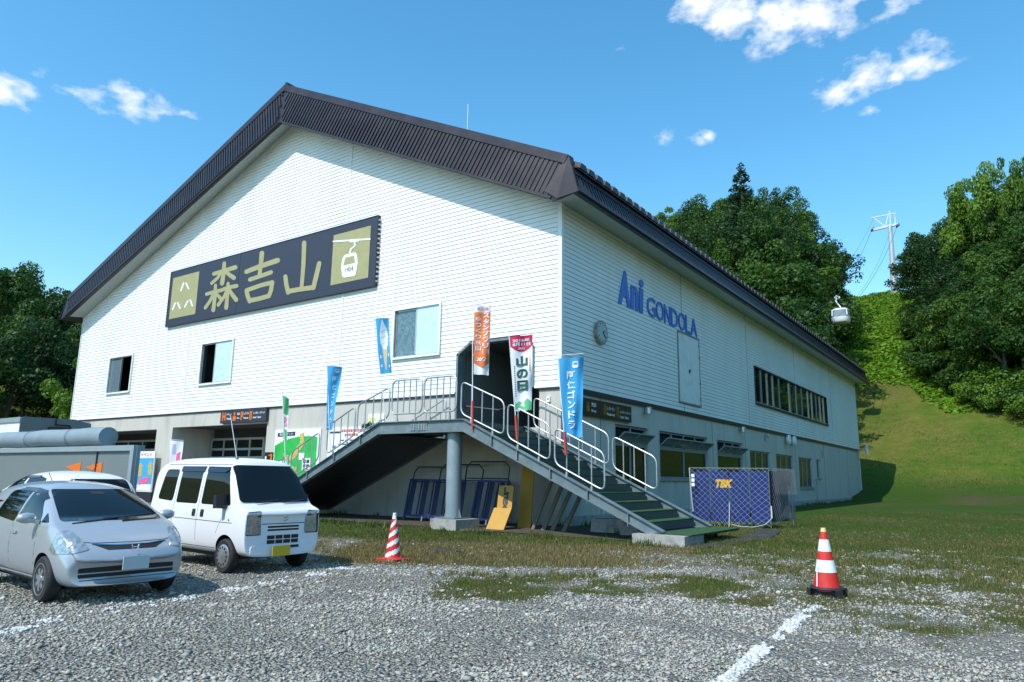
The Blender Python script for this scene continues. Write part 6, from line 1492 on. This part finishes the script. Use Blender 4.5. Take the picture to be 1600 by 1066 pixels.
for sg in (-1, 1):
    vb.side(rpoly([(2.86, 1.075), (2.60, 1.66), (1.90, 1.66), (1.90, 1.075)], .06), 'front_side_window', autog_m, sg=sg)
    vb.side(rpoly([(1.76, 1.075), (1.76, 1.66), (1.02, 1.66), (1.02, 1.075)], .05), 'sliding_door_window', autog_m, sg=sg)
    vb.side(rpoly([(.88, 1.09), (.90, 1.66), (.42, 1.66), (.30, 1.12)], .08), 'rear_side_window', autog_m, sg=sg)
    vb.side([(2.60, 1.66), (2.56, 1.70), (1.90, 1.71), (1.90, 1.62), (2.50, 1.61)], 'rain_visor', visor_m, sg=sg, off=.02, th=.02)
    vb.side([(1.80, 1.71), (.98, 1.71), (.98, 1.62), (1.80, 1.62)], 'rain_visor', visor_m, sg=sg, off=.02, th=.02)
    vb.seam([(1.83, .36), (1.83, 1.70)], sg=sg); vb.seam([(2.44, .60), (2.62, .78), (2.80, .98)], sg=sg) if False else None
    vb.seam([(.96, .42), (.96, 1.70)], sg=sg); vb.seam([(.25, .82), (2.98, .80)], sg=sg, w=.010); vb.seam([(.70, .375), (2.45, .375)], sg=sg)
    vb.seam([(2.50, .62), (2.60, .80), (2.82, 1.05)], sg=sg, w=.007); vb.seam([(.35, 1.745), (2.55, 1.745)], sg=sg, w=.012, name='roof_gutter')
    for hx in (1.66, 1.94):
        vb.side(rpoly([(hx, .86), (hx+.11, .86), (hx+.11, .985), (hx, .985)], .02), 'door_handle', roofd_m, sg=sg, off=.004, th=.01)
        vb.side([(hx+.02, .915), (hx+.09, .915), (hx+.09, .935), (hx+.02, .935)], 'door_handle_bar', black_m, sg=sg, off=.018, th=.012)
    vb.side(rpoly([(2.86, .835), (2.90, .835), (2.90, .865), (2.86, .865)], .015), 'side_marker', lens_m, sg=sg, off=.01)
    mo = MB(); y0 = sg*.80; DXM = .12
    mo.add([(2.62, y0-sg*.09, 1.02), (2.74, y0-sg*.09, 1.04), (2.74, y0+sg*.10, 1.05), (2.66, y0+sg*.11, 1.03), (2.62, y0-sg*.09, 1.24), (2.72, y0-sg*.09, 1.26), (2.72, y0+sg*.10, 1.25), (2.66, y0+sg*.11, 1.24)], [(0, 1, 2, 3), (4, 5, 6, 7), (0, 1, 5, 4), (1, 2, 6, 5), (2, 3, 7, 6), (3, 0, 4, 7)])
    mo.bar((2.76, sg*.69, 1.06), (2.69, y0, 1.06), .05); mo.build('wing_mirror', black_m, van, world=False)
    # wrap-round headlamps
    vb.patch(rpoly([(-.150, .615), (.125, .615), (.095, 1.0), (-.140, .985)], .03), (0, 1, 0), (0, 0, 1), (0, sg*.545, 0), 'lamp_surround', roofd_m, off=.003, step=.04, maxd=6) if sg < 0 else vb.patch(rpoly([(-.125, .615), (.150, .615), (.140, .985), (-.095, 1.0)], .03), (0, 1, 0), (0, 0, 1), (0, sg*.545, 0), 'lamp_surround', roofd_m, off=.003, step=.04, maxd=6)
    q_ = [(-.115, .63), (.140, .63), (.130, .97), (-.085, .985)]
    if sg > 0: q_ = [(-a, z) for a, z in q_]
    else: q_ = q_
    q_ = [(-a, z) for a, z in q_][::-1] if sg < 0 else q_
    hl = vb.patch(rpoly(q_, .03), (0, 1, 0), (0, 0, 1), (0, sg*.545, 0), 'headlamp', lens_m, off=.008, step=.04, maxd=6)
    for (a, z, rr, mm) in ((.0, .85, .050, chrome_m), (.04, .69, .030, chrome_m), (-.05, .69, .030, chrome_m)):
        vb.patch([(a+rr*math.cos(k*math.pi/7), z+rr*math.sin(k*math.pi/7)) for k in range(14)], (0, 1, 0), (0, 0, 1), (0, sg*.555, 0), 'lamp_reflector', mm, off=.011, th=.004, parent=hl, maxd=6)
for z0, z1 in ((.725, .755), (.675, .705)): vb.front(rpoly([(-.30, z0), (.30, z0), (.30, z1), (-.30, z1)], .01), 'grille_slot', black_m, off=.002)
vb.seam([(-.42, .79), (.42, .79)], 'front', .012)
g = vb.front(rpoly([(-.30, .47), (.30, .47), (.30, .605), (-.30, .605)], .015), 'lower_grille', black_m, off=.002)
for k in range(1, 4): vb.front([(-.30+k*.15-.006, .47), (-.30+k*.15+.006, .47), (-.30+k*.15+.006, .605), (-.30+k*.15-.006, .605)], 'grille_bar', vanp_m, off=.006, th=.004, parent=g)
vb.front([(-.30, .533), (.30, .533), (.30, .543), (-.30, .543)], 'grille_bar', vanp_m, off=.006, th=.004, parent=g)
vb.front(rpoly([(-.60, .31), (.60, .31), (.60, .445), (-.60, .445)], .05), 'bumper', vanp_m, off=.02, th=.05)
vb.front(rpoly([(-.02, .395), (.30, .395), (.30, .435), (-.02, .435)], .01), 'air_slot', black_m, off=.031)
vb.seam([(-.62, .375), (.62, .375)], 'front', .008)
MB().box(3.445, 3.46, -.25, .08, .28, .445).build('number_plate', plyel_m, van, world=False)
t_ = MB(); t_.bar((3.395, .035, .90), (3.395, -.035, .875), .014); t_.bar((3.395, -.035, .875), (3.398, .035, .855), .014); t_.bar((3.398, .035, .855), (3.40, -.035, .83), .014); t_.build('maker_badge', chrome_m, van, world=False)
MB().tube([(3.07, .12, 1.10), (3.075, .12, 1.11)], .012, 6).build('washer_jet', black_m, van, world=False)
for a, b in (((3.125, -.42, 1.13), (3.085, .05, 1.165)), ((3.125, .10, 1.13), (3.085, .55, 1.165))): MB().tube([a, b], .010, 5).build('wiper', black_m, van, world=False)
MB().tube([(2.33, -.36, 1.86), (2.10, -.42, 2.62)], .006, 5).build('antenna', cloudw_m, van, world=False); MB().lathe([(.028, 0), (.02, .02)], (2.34, -.36, 1.85), 'z', 10).build('antenna_foot', black_m, van, world=False)
vb.front(rpoly([(-.12, 1.60), (.10, 1.60), (.10, 1.66), (-.12, 1.66)], .02), 'rear_view_mirror', black_m, off=.006)
for x in (.42, 2.80):
    for sg in (-1, 1): wheel(van, x, sg*.665, .272, .145, sg, 'cap')
MB().box(.3, 3.0, -.55, .55, .22, .40).build('underbody', black_m, van, world=False)

# --- hatchbacks
hp_ = [(0, .20), (.62, .20), (.75, .25), (.815, .42), (.835, .62), (.832, .80), (.80, .96), (.735, 1.14), (.655, 1.33), (.57, 1.435), (.36, 1.505), (0, 1.525)]
def hsec(T, kw=1.0, zb=0, xc=0, bl=.95, bulge=0):
    out = []; belt = min(bl, T-.02)
    for i, (y, z) in enumerate(hp_):
        if z <= .96:
            zz = (.20+zb)+(z-.20)*(belt-.20-zb)/.76; yy = y
        else:
            k = max(0, (T-belt))/(1.525-.96); zz = belt+(z-.96)*k
            yy = .80+(y-.80)*min(1, .25+.75*k) if y > .5 else y
        if i == 6 and T < 1.0: yy -= .07*(1-max(0, T-.6)/.4)
        out.append((yy*kw, zz, -xc*(y/.83)**2))
    return out
HSEC = [(0.0, hsec(.92, .86, .14, -.06)), (.02, hsec(1.0, .90, .10, -.05)), (.07, hsec(1.18, .94, .05, -.04)), (.20, hsec(1.42, .975)), (.45, hsec(1.49, .99)), (1.1, hsec(1.525, 1)), (1.75, hsec(1.515, 1)), (2.05, hsec(1.475, 1)), (2.22, hsec(1.425, 1)),
        (2.6, hsec(1.245, 1, 0, .03)), (2.98, hsec(1.045, 1, 0, .06)), (3.09, hsec(.985, .998, 0, .08)), (3.16, hsec(.965, .995, 0, .09)), (3.40, hsec(.87, .975, 0, .11)), (3.60, hsec(.765, .945, .0, .14)), (3.73, hsec(.665, .90, .02, .17)), (3.79, hsec(.58, .86, .03, .19)), (3.82, hsec(.52, .82, .05, .20))]
def hatch(lb, paint, detail=True):
    root = empty('parked_car', (0, 0, 0), 0, lb, 'car')
    b = Body(root, HSEC, [(3.03, .335, .285, .83), (.60, .335, .285, .83)], paint, black_m)
    b.front(rpoly([(-.665, 1.0), (.665, 1.0), (.60, 1.20), (.52, 1.40), (-.52, 1.40), (-.60, 1.20)], .05), 'windscreen', autog_m, off=.004)
    b.rear(rpoly([(-.60, 1.02), (.60, 1.02), (.52, 1.36), (-.52, 1.36)], .07), 'rear_window', autog_m)
    for sg in (-1, 1):
        b.side(rpoly([(2.66, .975), (2.60, 1.06), (2.32, 1.26), (2.08, 1.355), (1.83, 1.385), (1.78, .945)], .05), 'front_door_window', autog_m, sg=sg)
        b.side(rpoly([(1.70, .945), (1.74, 1.39), (1.25, 1.395), (.95, 1.35), (.82, 1.0)], .05), 'rear_door_window', autog_m, sg=sg)
        b.side(rpoly([(2.93, .985), (2.70, 1.10), (2.71, .978)], .02), 'corner_window', autog_m, sg=sg)
        b.side([(2.36, 1.275), (2.10, 1.375), (1.80, 1.405), (1.30, 1.41), (1.30, 1.365), (1.80, 1.355), (2.08, 1.325), (2.32, 1.235)], 'rain_visor', visor_m, sg=sg, off=.010, th=.01, step=.05)
        b.seam([(1.74, .30), (1.72, .94)], sg=sg); b.seam([(2.70, .34), (2.72, .97)], sg=sg); b.seam([(.92, .55), (.80, .98)], sg=sg); b.seam([(.98, .30), (2.66, .30)], sg=sg)
        b.side(rpoly([(1.80, .80), (1.98, .80), (1.98, .84), (1.80, .84)], .018), 'door_handle', carp_m, sg=sg, off=.022, th=.03); b.side(rpoly([(.98, .82), (1.15, .82), (1.15, .86), (.98, .86)], .018), 'door_handle', paint, sg=sg, off=.022, th=.03)
        b.side([(.95, .235), (2.70, .235), (2.70, .275), (.95, .275)], 'side_skirt', paint, sg=sg, off=.012, th=.02)
        m = MB(); c = Vector((2.60, sg*.93, 1.035)); vs_ = []
        for i in range(7):
            la = math.pi*i/6
            for k in range(10): lo = 2*math.pi*k/10; vs_.append((c.x+.07*math.sin(la)*math.cos(lo), c.y+.12*math.cos(la), c.z+.075*math.sin(la)*math.sin(lo)))
        m.add(vs_, [(i*10+k, i*10+(k+1) % 10, (i+1)*10+(k+1) % 10, (i+1)*10+k) for i in range(6) for k in range(10)]); m.bar((2.66, sg*.79, .98), (2.62, sg*.88, 1.0), .05)
        m.build('wing_mirror', paint, root, smooth=True, world=False)
        # swept headlamps, seen on the diagonal
        dU = Vector((-.62, .78*1, 0)) if sg > 0 else Vector((.62, .78, 0))
        O = Vector((3.42, sg*.66, 0))
        pl_ = [(-.26, .66), (-.20, .85), (-.12, .905), (.0, .87), (.16, .765), (.26, .675), (.10, .635), (-.18, .62)]
        if sg > 0: pl_ = [(-a, z) for a, z in pl_][::-1]
        hl = b.patch(rpoly(pl_, .03), dU, (0, 0, 1), O, 'headlamp', lens_m, off=.008, step=.04)
        for a, z, rr in ((-.10, .77, .036), (.03, .74, .030)):
            a_ = a if sg < 0 else -a
            b.patch([(a_+rr*math.cos(k*math.pi/7), z+rr*math.sin(k*math.pi/7)) for k in range(14)], dU, (0, 0, 1), O, 'lamp_reflector', clock_m, off=.010, th=.004, parent=hl)
        b.rear(rpoly([(sg*.60, .80), (sg*.76, .80), (sg*.70, 1.22), (sg*.60, 1.20)], .03), 'tail_lamp', tail_m, off=.008)
    for x in (.60, 3.03):
        for sg in (-1, 1): wheel(root, x, sg*.735, .288, .175, sg, 'spoke')
    g = b.front(rpoly([(-.46, .735), (-.30, .665), (.30, .665), (.46, .735), (.20, .712), (-.20, .712)], .01), 'upper_grille', black_m, off=.004)
    b.front([(-.47, .742), (-.20, .722), (.20, .722), (.47, .742), (.47, .732), (.20, .711), (-.20, .711), (-.47, .732)], 'chrome_strip', chrome_m, off=.010, th=.012)
    m = MB(); xx = 3.765
    for a, bb in (((xx, -.045, .725), (xx+.012, -.03, .665)), ((xx, .045, .725), (xx+.012, .03, .665)), ((xx+.006, -.036, .695), (xx+.006, .036, .695))): m.bar(a, bb, .013)
    m.build('maker_badge', chrome_m, root, world=False)
    b.seam([(-.62, .775), (-.45, .75), (0, .745), (.45, .75), (.62, .775)], 'front', .008)
    b.front(rpoly([(-.60, .33), (.60, .33), (.60, .45), (.20, .455), (-.20, .455), (-.60, .45)], .02), 'lower_intake', black_m, off=.003)
    b.front([(-.60, .375), (.60, .375), (.60, .39), (-.60, .39)], 'intake_bar', paint, off=.008, th=.006)
    b.seam([(-.70, .30), (.70, .30)], 'front', .010)
    MB().box(3.835, 3.85, -.165, .165, .42, .585).build('number_plate', plat_m, root, world=False)
    for a, c_ in (((3.10, -.55, .975), (3.03, .02, 1.03)), ((3.10, .08, .99), (3.02, .58, 1.01))): MB().tube([a, c_], .010, 5).build('wiper', black_m, root, world=False)
    MB().tube([(.55, 0, 1.50), (.38, 0, 1.62)], .006, 5).build('antenna', black_m, root, world=False)
    b.front(rpoly([(-.09, 1.33), (.09, 1.33), (.09, 1.37), (-.09, 1.37)], .02), 'rear_view_mirror', black_m, off=.006)
    MB().box(.4, 3.3, -.6, .6, .16, .35).build('underbody', black_m, root, world=False)
    return root
car = hatch('silver-blue hatchback parked nearest the camera on the left', carp_m)
car2 = hatch('white hatchback seen from behind over the roof of the silver car', vanp_m)
place(van, -.74, -13.02, R(-3.5), 1.0)
place(car, -.09, -15.94, R(-4.0), .965)
place(car2, -2.55, -13.75, R(180), 1.06)

# ------------------------------------------------------------------ trailer box, tarpaulin roll, truck
tb = empty('panel_trailer', (-8, -11.6, 0), 0, 'low grey panelled trailer box with pale frame and orange stripes', 'trailer')
X0, X1, Y0, Y1, Z0, Z1 = -13.6, -4.12, -12.40, -12.27, .45, 2.22
MB().box(X0+.1, X1-.1, Y0+.04, Y1, Z0+.05, Z1-.05).build('box_panel', boxg_m, tb)
m = MB(); 
for a in ((X0, X1, Z1-.13, Z1), (X0, X1, Z0, Z0+.12)): m.box(a[0], a[1], Y0-.03, Y0+.035, a[2], a[3])
m.box(X0, X0+.16, Y0-.03, Y0+.035, Z0+.12, Z1-.13); m.box(X1-.16, X1, Y0-.03, Y0+.035, Z0+.12, Z1-.13); m.box(X1-.09, X1+.02, Y0+.04, Y1, Z0, Z1); m.box(X0, X1, Y1, Y1+.1, Z1-.13, Z1); m.build('edge_frame', frameg_m, tb)
MB().box(X0+.1, X1-.1, Y0+.04, Y1, Z1-.045, Z1-.005).build('roof_panel', frameg_m, tb)
for x in (-5.95,): MB().box(x-.02, x+.02, Y0+.01, Y0+.038, Z0+.12, Z1-.13).build('panel_joint', roofd_m, tb)
for x in (-7.6, -6.5): MB().prism([(x, Y0+.028, 1.70), (x+.85, Y0+.028, 1.82), (x+.85, Y0+.028, 1.58), (x+.6, Y0+.028, 1.58)], (0, .01, 0)).build('orange_stripe', orange_m, tb)
for x in (-7.75, -6.6): MB().lathe([(.30, 0), (.28, .008)], (x+.15, Y0+.024, 1.18), 'y', 20).build('dark_emblem', ink_dark, tb)
for x in (-5.2, -11): 
    for yy in (-12.2,): MB().lathe([(.25, -.11), (.40, -.10), (.42, 0), (.40, .10), (.25, .11)], (x, yy, .42), 'y', 24).build('wheel', tyre_m, tb, smooth=True)
tr = empty('tarpaulin_roll', (-9, -11.9, 2.22), 0, 'long grey rolled tarpaulin lying on top of the trailer box', 'tarpaulin roll')
pts = [Vector((-14.8+k*.9, -12.2+.03*math.sin(k*1.7), 2.47+.012*math.sin(k*2.3))) for k in range(11)]
MB().tube(pts, .235, 20).build('roll', tarp_m, tr, smooth=True)
for x in (-12.9, -10.2, -7.7): MB().tube([Vector((x, -12.2, 2.47))+Vector((0, math.cos(a)*.245, math.sin(a)*.245)) for a in [k*math.pi/10 for k in range(20)]], .008, 4, closed=True).build('rope', netd_m, tr)
tk = empty('box_truck', (-18, -9.8, 0), 0, 'box truck with a white side and grey end, behind the trailer', 'truck')
TX1, TY0, TY1, TZ = -14.3, -11.05, -8.85, 3.36
MB().box(-20.5, TX1-.02, TY0+.0, TY1, .9, TZ-.02).build('cargo_box', white_m, tk)
ep = [(TY0-.02, .9), (TY0-.02, TZ-.06), (TY0+.08, TZ), (TY1-.55, TZ+.02), (TY1+.02, TZ-.10), (TY1+.02, .9)]
MB().prism([(TX1-.015, y, z) for y, z in ep], (.04, 0, 0)).build('end_wall', boxg_m, tk)
m = MB()
for a, b in (((TY0+.85, 2.75), (TY0+.85, 3.05)), ((TY0+.85, 3.05), (TY0+1.5, 3.05)), ((TY0+1.5, 3.12), (TY1-.15, 2.6)), ((TY0+1.5, 2.6), (TY0+1.5, 3.05)), ((TY0+1.05, 3.36), (TY0+1.05, 3.15)), ((TY0+1.05, 3.15), (TY0+1.5, 3.15)), ((TY0+.4, 2.6), (TY0+.4, 2.8))): m.bar((TX1+.045, *a), (TX1+.045, *b), .045)
m.build('dark_trim_line', roofd_m, tk, kind='stuff')
MB().box(-20.5, TX1+.03, TY0-.045, TY0-.002, TZ-.18, TZ-.02).build('edge_rail', frameg_m, tk); MB().box(-20.3, -14.6, TY0+.3, TY1-.3, .5, .9).build('chassis', black_m, tk)
MB().box(-22.6, -20.6, TY0+.1, TY1-.1, .5, 2.6).build('cab', white_m, tk); MB().box(-22.2, -20.9, TY0+.08, TY0+.098, 1.5, 2.3).build('cab_window', autog_m, tk)
for x in (-15.6, -21.6):
    for yy in (TY0+.2, TY1-.2): MB().lathe([(.25, -.12), (.42, -.11), (.44, 0), (.42, .11), (.25, .12)], (x, yy, .44), 'y', 24).build('wheel', tyre_m, tk, smooth=True)

# ------------------------------------------------------------------ gondola line
tw = empty('lift_tower', (-5.1, 140, gz(-5.1, 140)), 0, 'pale steel lift tower with a crossarm on the crest of the ski run', 'lift tower')
zb = gz(-5.1, 140)-1.0
B0 = Vector((-5.0, 140, zb)); T0 = Vector((-4.75, 140, 54.6))
MB().tube([B0, B0.lerp(T0, .45)], [.70, .6], 20).build('lower_shaft', tower_m, tw, smooth=True); MB().tube([B0.lerp(T0, .45), B0.lerp(T0, .47)], .68, 20).build('flange', tower_m, tw); MB().tube([B0.lerp(T0, .47), T0], [.55, .42], 20).build('upper_shaft', tower_m, tw, smooth=True)
m = MB(); m.bar((-8.2, 140, 54.3), (-3.2, 140, 54.7), .45, .5); m.bar((-8.1, 140, 57.0), (-3.4, 140, 57.1), .22); m.bar((-7.7, 140, 57.0), (-5.6, 140, 54.6), .2); m.bar((-5.6, 140, 54.6), (-4.9, 140, 57.0), .2); m.bar((-4.6, 140, 54.5), (-4.6, 140, 57.8), .2); m.bar((-3.7, 140, 54.6), (-3.7, 140, 57.0), .2)
m.build('crossarm', tower_m, tw)
for x in (-8.0, -3.3):
    mm = MB(); mm.bar((x, 137.8, 53.4), (x, 142.2, 55.2), .3, .35); mm.build('sheave_frame', cable_m, tw)
    for k in range(6): MB().lathe([(.30, -.06), (.30, .06)], (x, 138+.8*k, 53.65+.33*k), 'x', 12).build('sheave', cable_m, tw)
def cable(a, b, sag, r, lb):
    a, b = Vector(a), Vector(b); pts = [a.lerp(b, k/24)-Vector((0, 0, sag*4*(k/24)*(1-k/24))) for k in range(25)]
    MB().tube(pts, r, 4).build('lift_cable', cable_m, None, lb, 'cable', 'gondola lift cables')
S0 = Vector((-14.5, 52, 14.0))
cab_p = Vector((-3.92, 73.0, 24.55))
cable((-8.0, 139, 54.2), cab_p+Vector((0, 0, .0)), .6, .035, 'haul cable running from the hanging cabin up to the tower')
cable(cab_p, (-8.2, 56, 16.4), .1, .035, 'lower part of the haul cable running from the cabin down behind the roof')
cable((-3.3, 139, 54.0), (-4.6, 57, 16.0), 3.2, .035, 'right-hand haul cable on the other side of the hanging cabin')
cable((-7.6, 140, 57.0), (-7.4, 56, 17.2), 2.6, .025, 'thin communication wire strung above the haul cables')
cable((-3.6, 140, 57.1), (-2.6, 57, 17.6), 3.4, .02, 'thin wire strung furthest to the right')
gc = empty('gondola_cabin', (cab_p.x, cab_p.y, cab_p.z-3.0), 0, 'white and glass gondola cabin hanging from the cable in front of the dark trees', 'gondola')
cx, cy, cz = cab_p.x+.25, cab_p.y, cab_p.z-2.55
m = MB(); m.tube([cab_p+Vector((0, 0, -.15)), cab_p+Vector((-.25, 0, -.55)), cab_p+Vector((-.05, 0, -.95)), Vector((cx, cy, cz+1.15)), Vector((cx, cy, cz+.85))], .075, 8); m.build('hanger_arm', cabin_m, gc, smooth=True)
m = MB(); m.bar(cab_p+Vector((0, -.6, -.1)), cab_p+Vector((0, .6, .1)), .20, .24); m.box(cab_p.x-.35, cab_p.x+.3, cab_p.y-.12, cab_p.y+.12, cab_p.z-.3, cab_p.z-.05); m.build('grip', alu_m, gc)
def shell(z0, z1, zz, k):
    P = []
    for z, s_ in zz:
        ring = []
        for a in range(20):
            t = 2*math.pi*a/20; c_, s1 = math.cos(t), math.sin(t); p_ = 3.4
            rr = (abs(c_)**p_+abs(s1)**p_)**(-1/p_); ring.append(Vector((cx+1.02*rr*c_*s_, cy+1.1*rr*s1*s_, cz+z)))
        P.append(ring)
    mb = MB(); vs_ = [p for r_ in P for p in r_]; n = len(P)
    fs = [(i*20+a, i*20+(a+1) % 20, (i+1)*20+(a+1) % 20, (i+1)*20+a) for i in range(n-1) for a in range(20)]+[tuple(range(20))[::-1], tuple((n-1)*20+a for a in range(20))]
    return mb.add(vs_, fs)
shell(0, 0, [(.88, .55), (.86, .72), (.76, .90), (.62, .965)], 0).build('roof_shell', cabin_m, gc, smooth=True)
shell(0, 0, [(.62, .95), (.05, 1.0), (-.08, 1.0)], 0).build('window_band', mat('cabin_glass', (.20, .26, .28), .06, spec=.9), gc, smooth=True)
shell(0, 0, [(-.08, 1.03), (-.20, 1.03)], 0).build('waist_band', sash_m, gc, smooth=True)
shell(0, 0, [(-.20, 1.0), (-.70, .97), (-.88, .85), (-.93, .6)], 0).build('lower_shell', cabin_m, gc, smooth=True)
for sx, sy_ in ((-1, -1), (1, -1), (1, 1), (-1, 1)): MB().bar((cx+sx*.86, cy+sy_*.95, cz-.1), (cx+sx*.82, cy+sy_*.9, cz+.68), .10).build('corner_post', cabin_m, gc)
m = MB(); m.tube([(cx-.9, cy-1.1, cz-.75), (cx-.9, cy-1.25, cz-.45), (cx-.6, cy-1.25, cz-.45)], .05, 6); m.build('ski_rack', alu_m, gc)
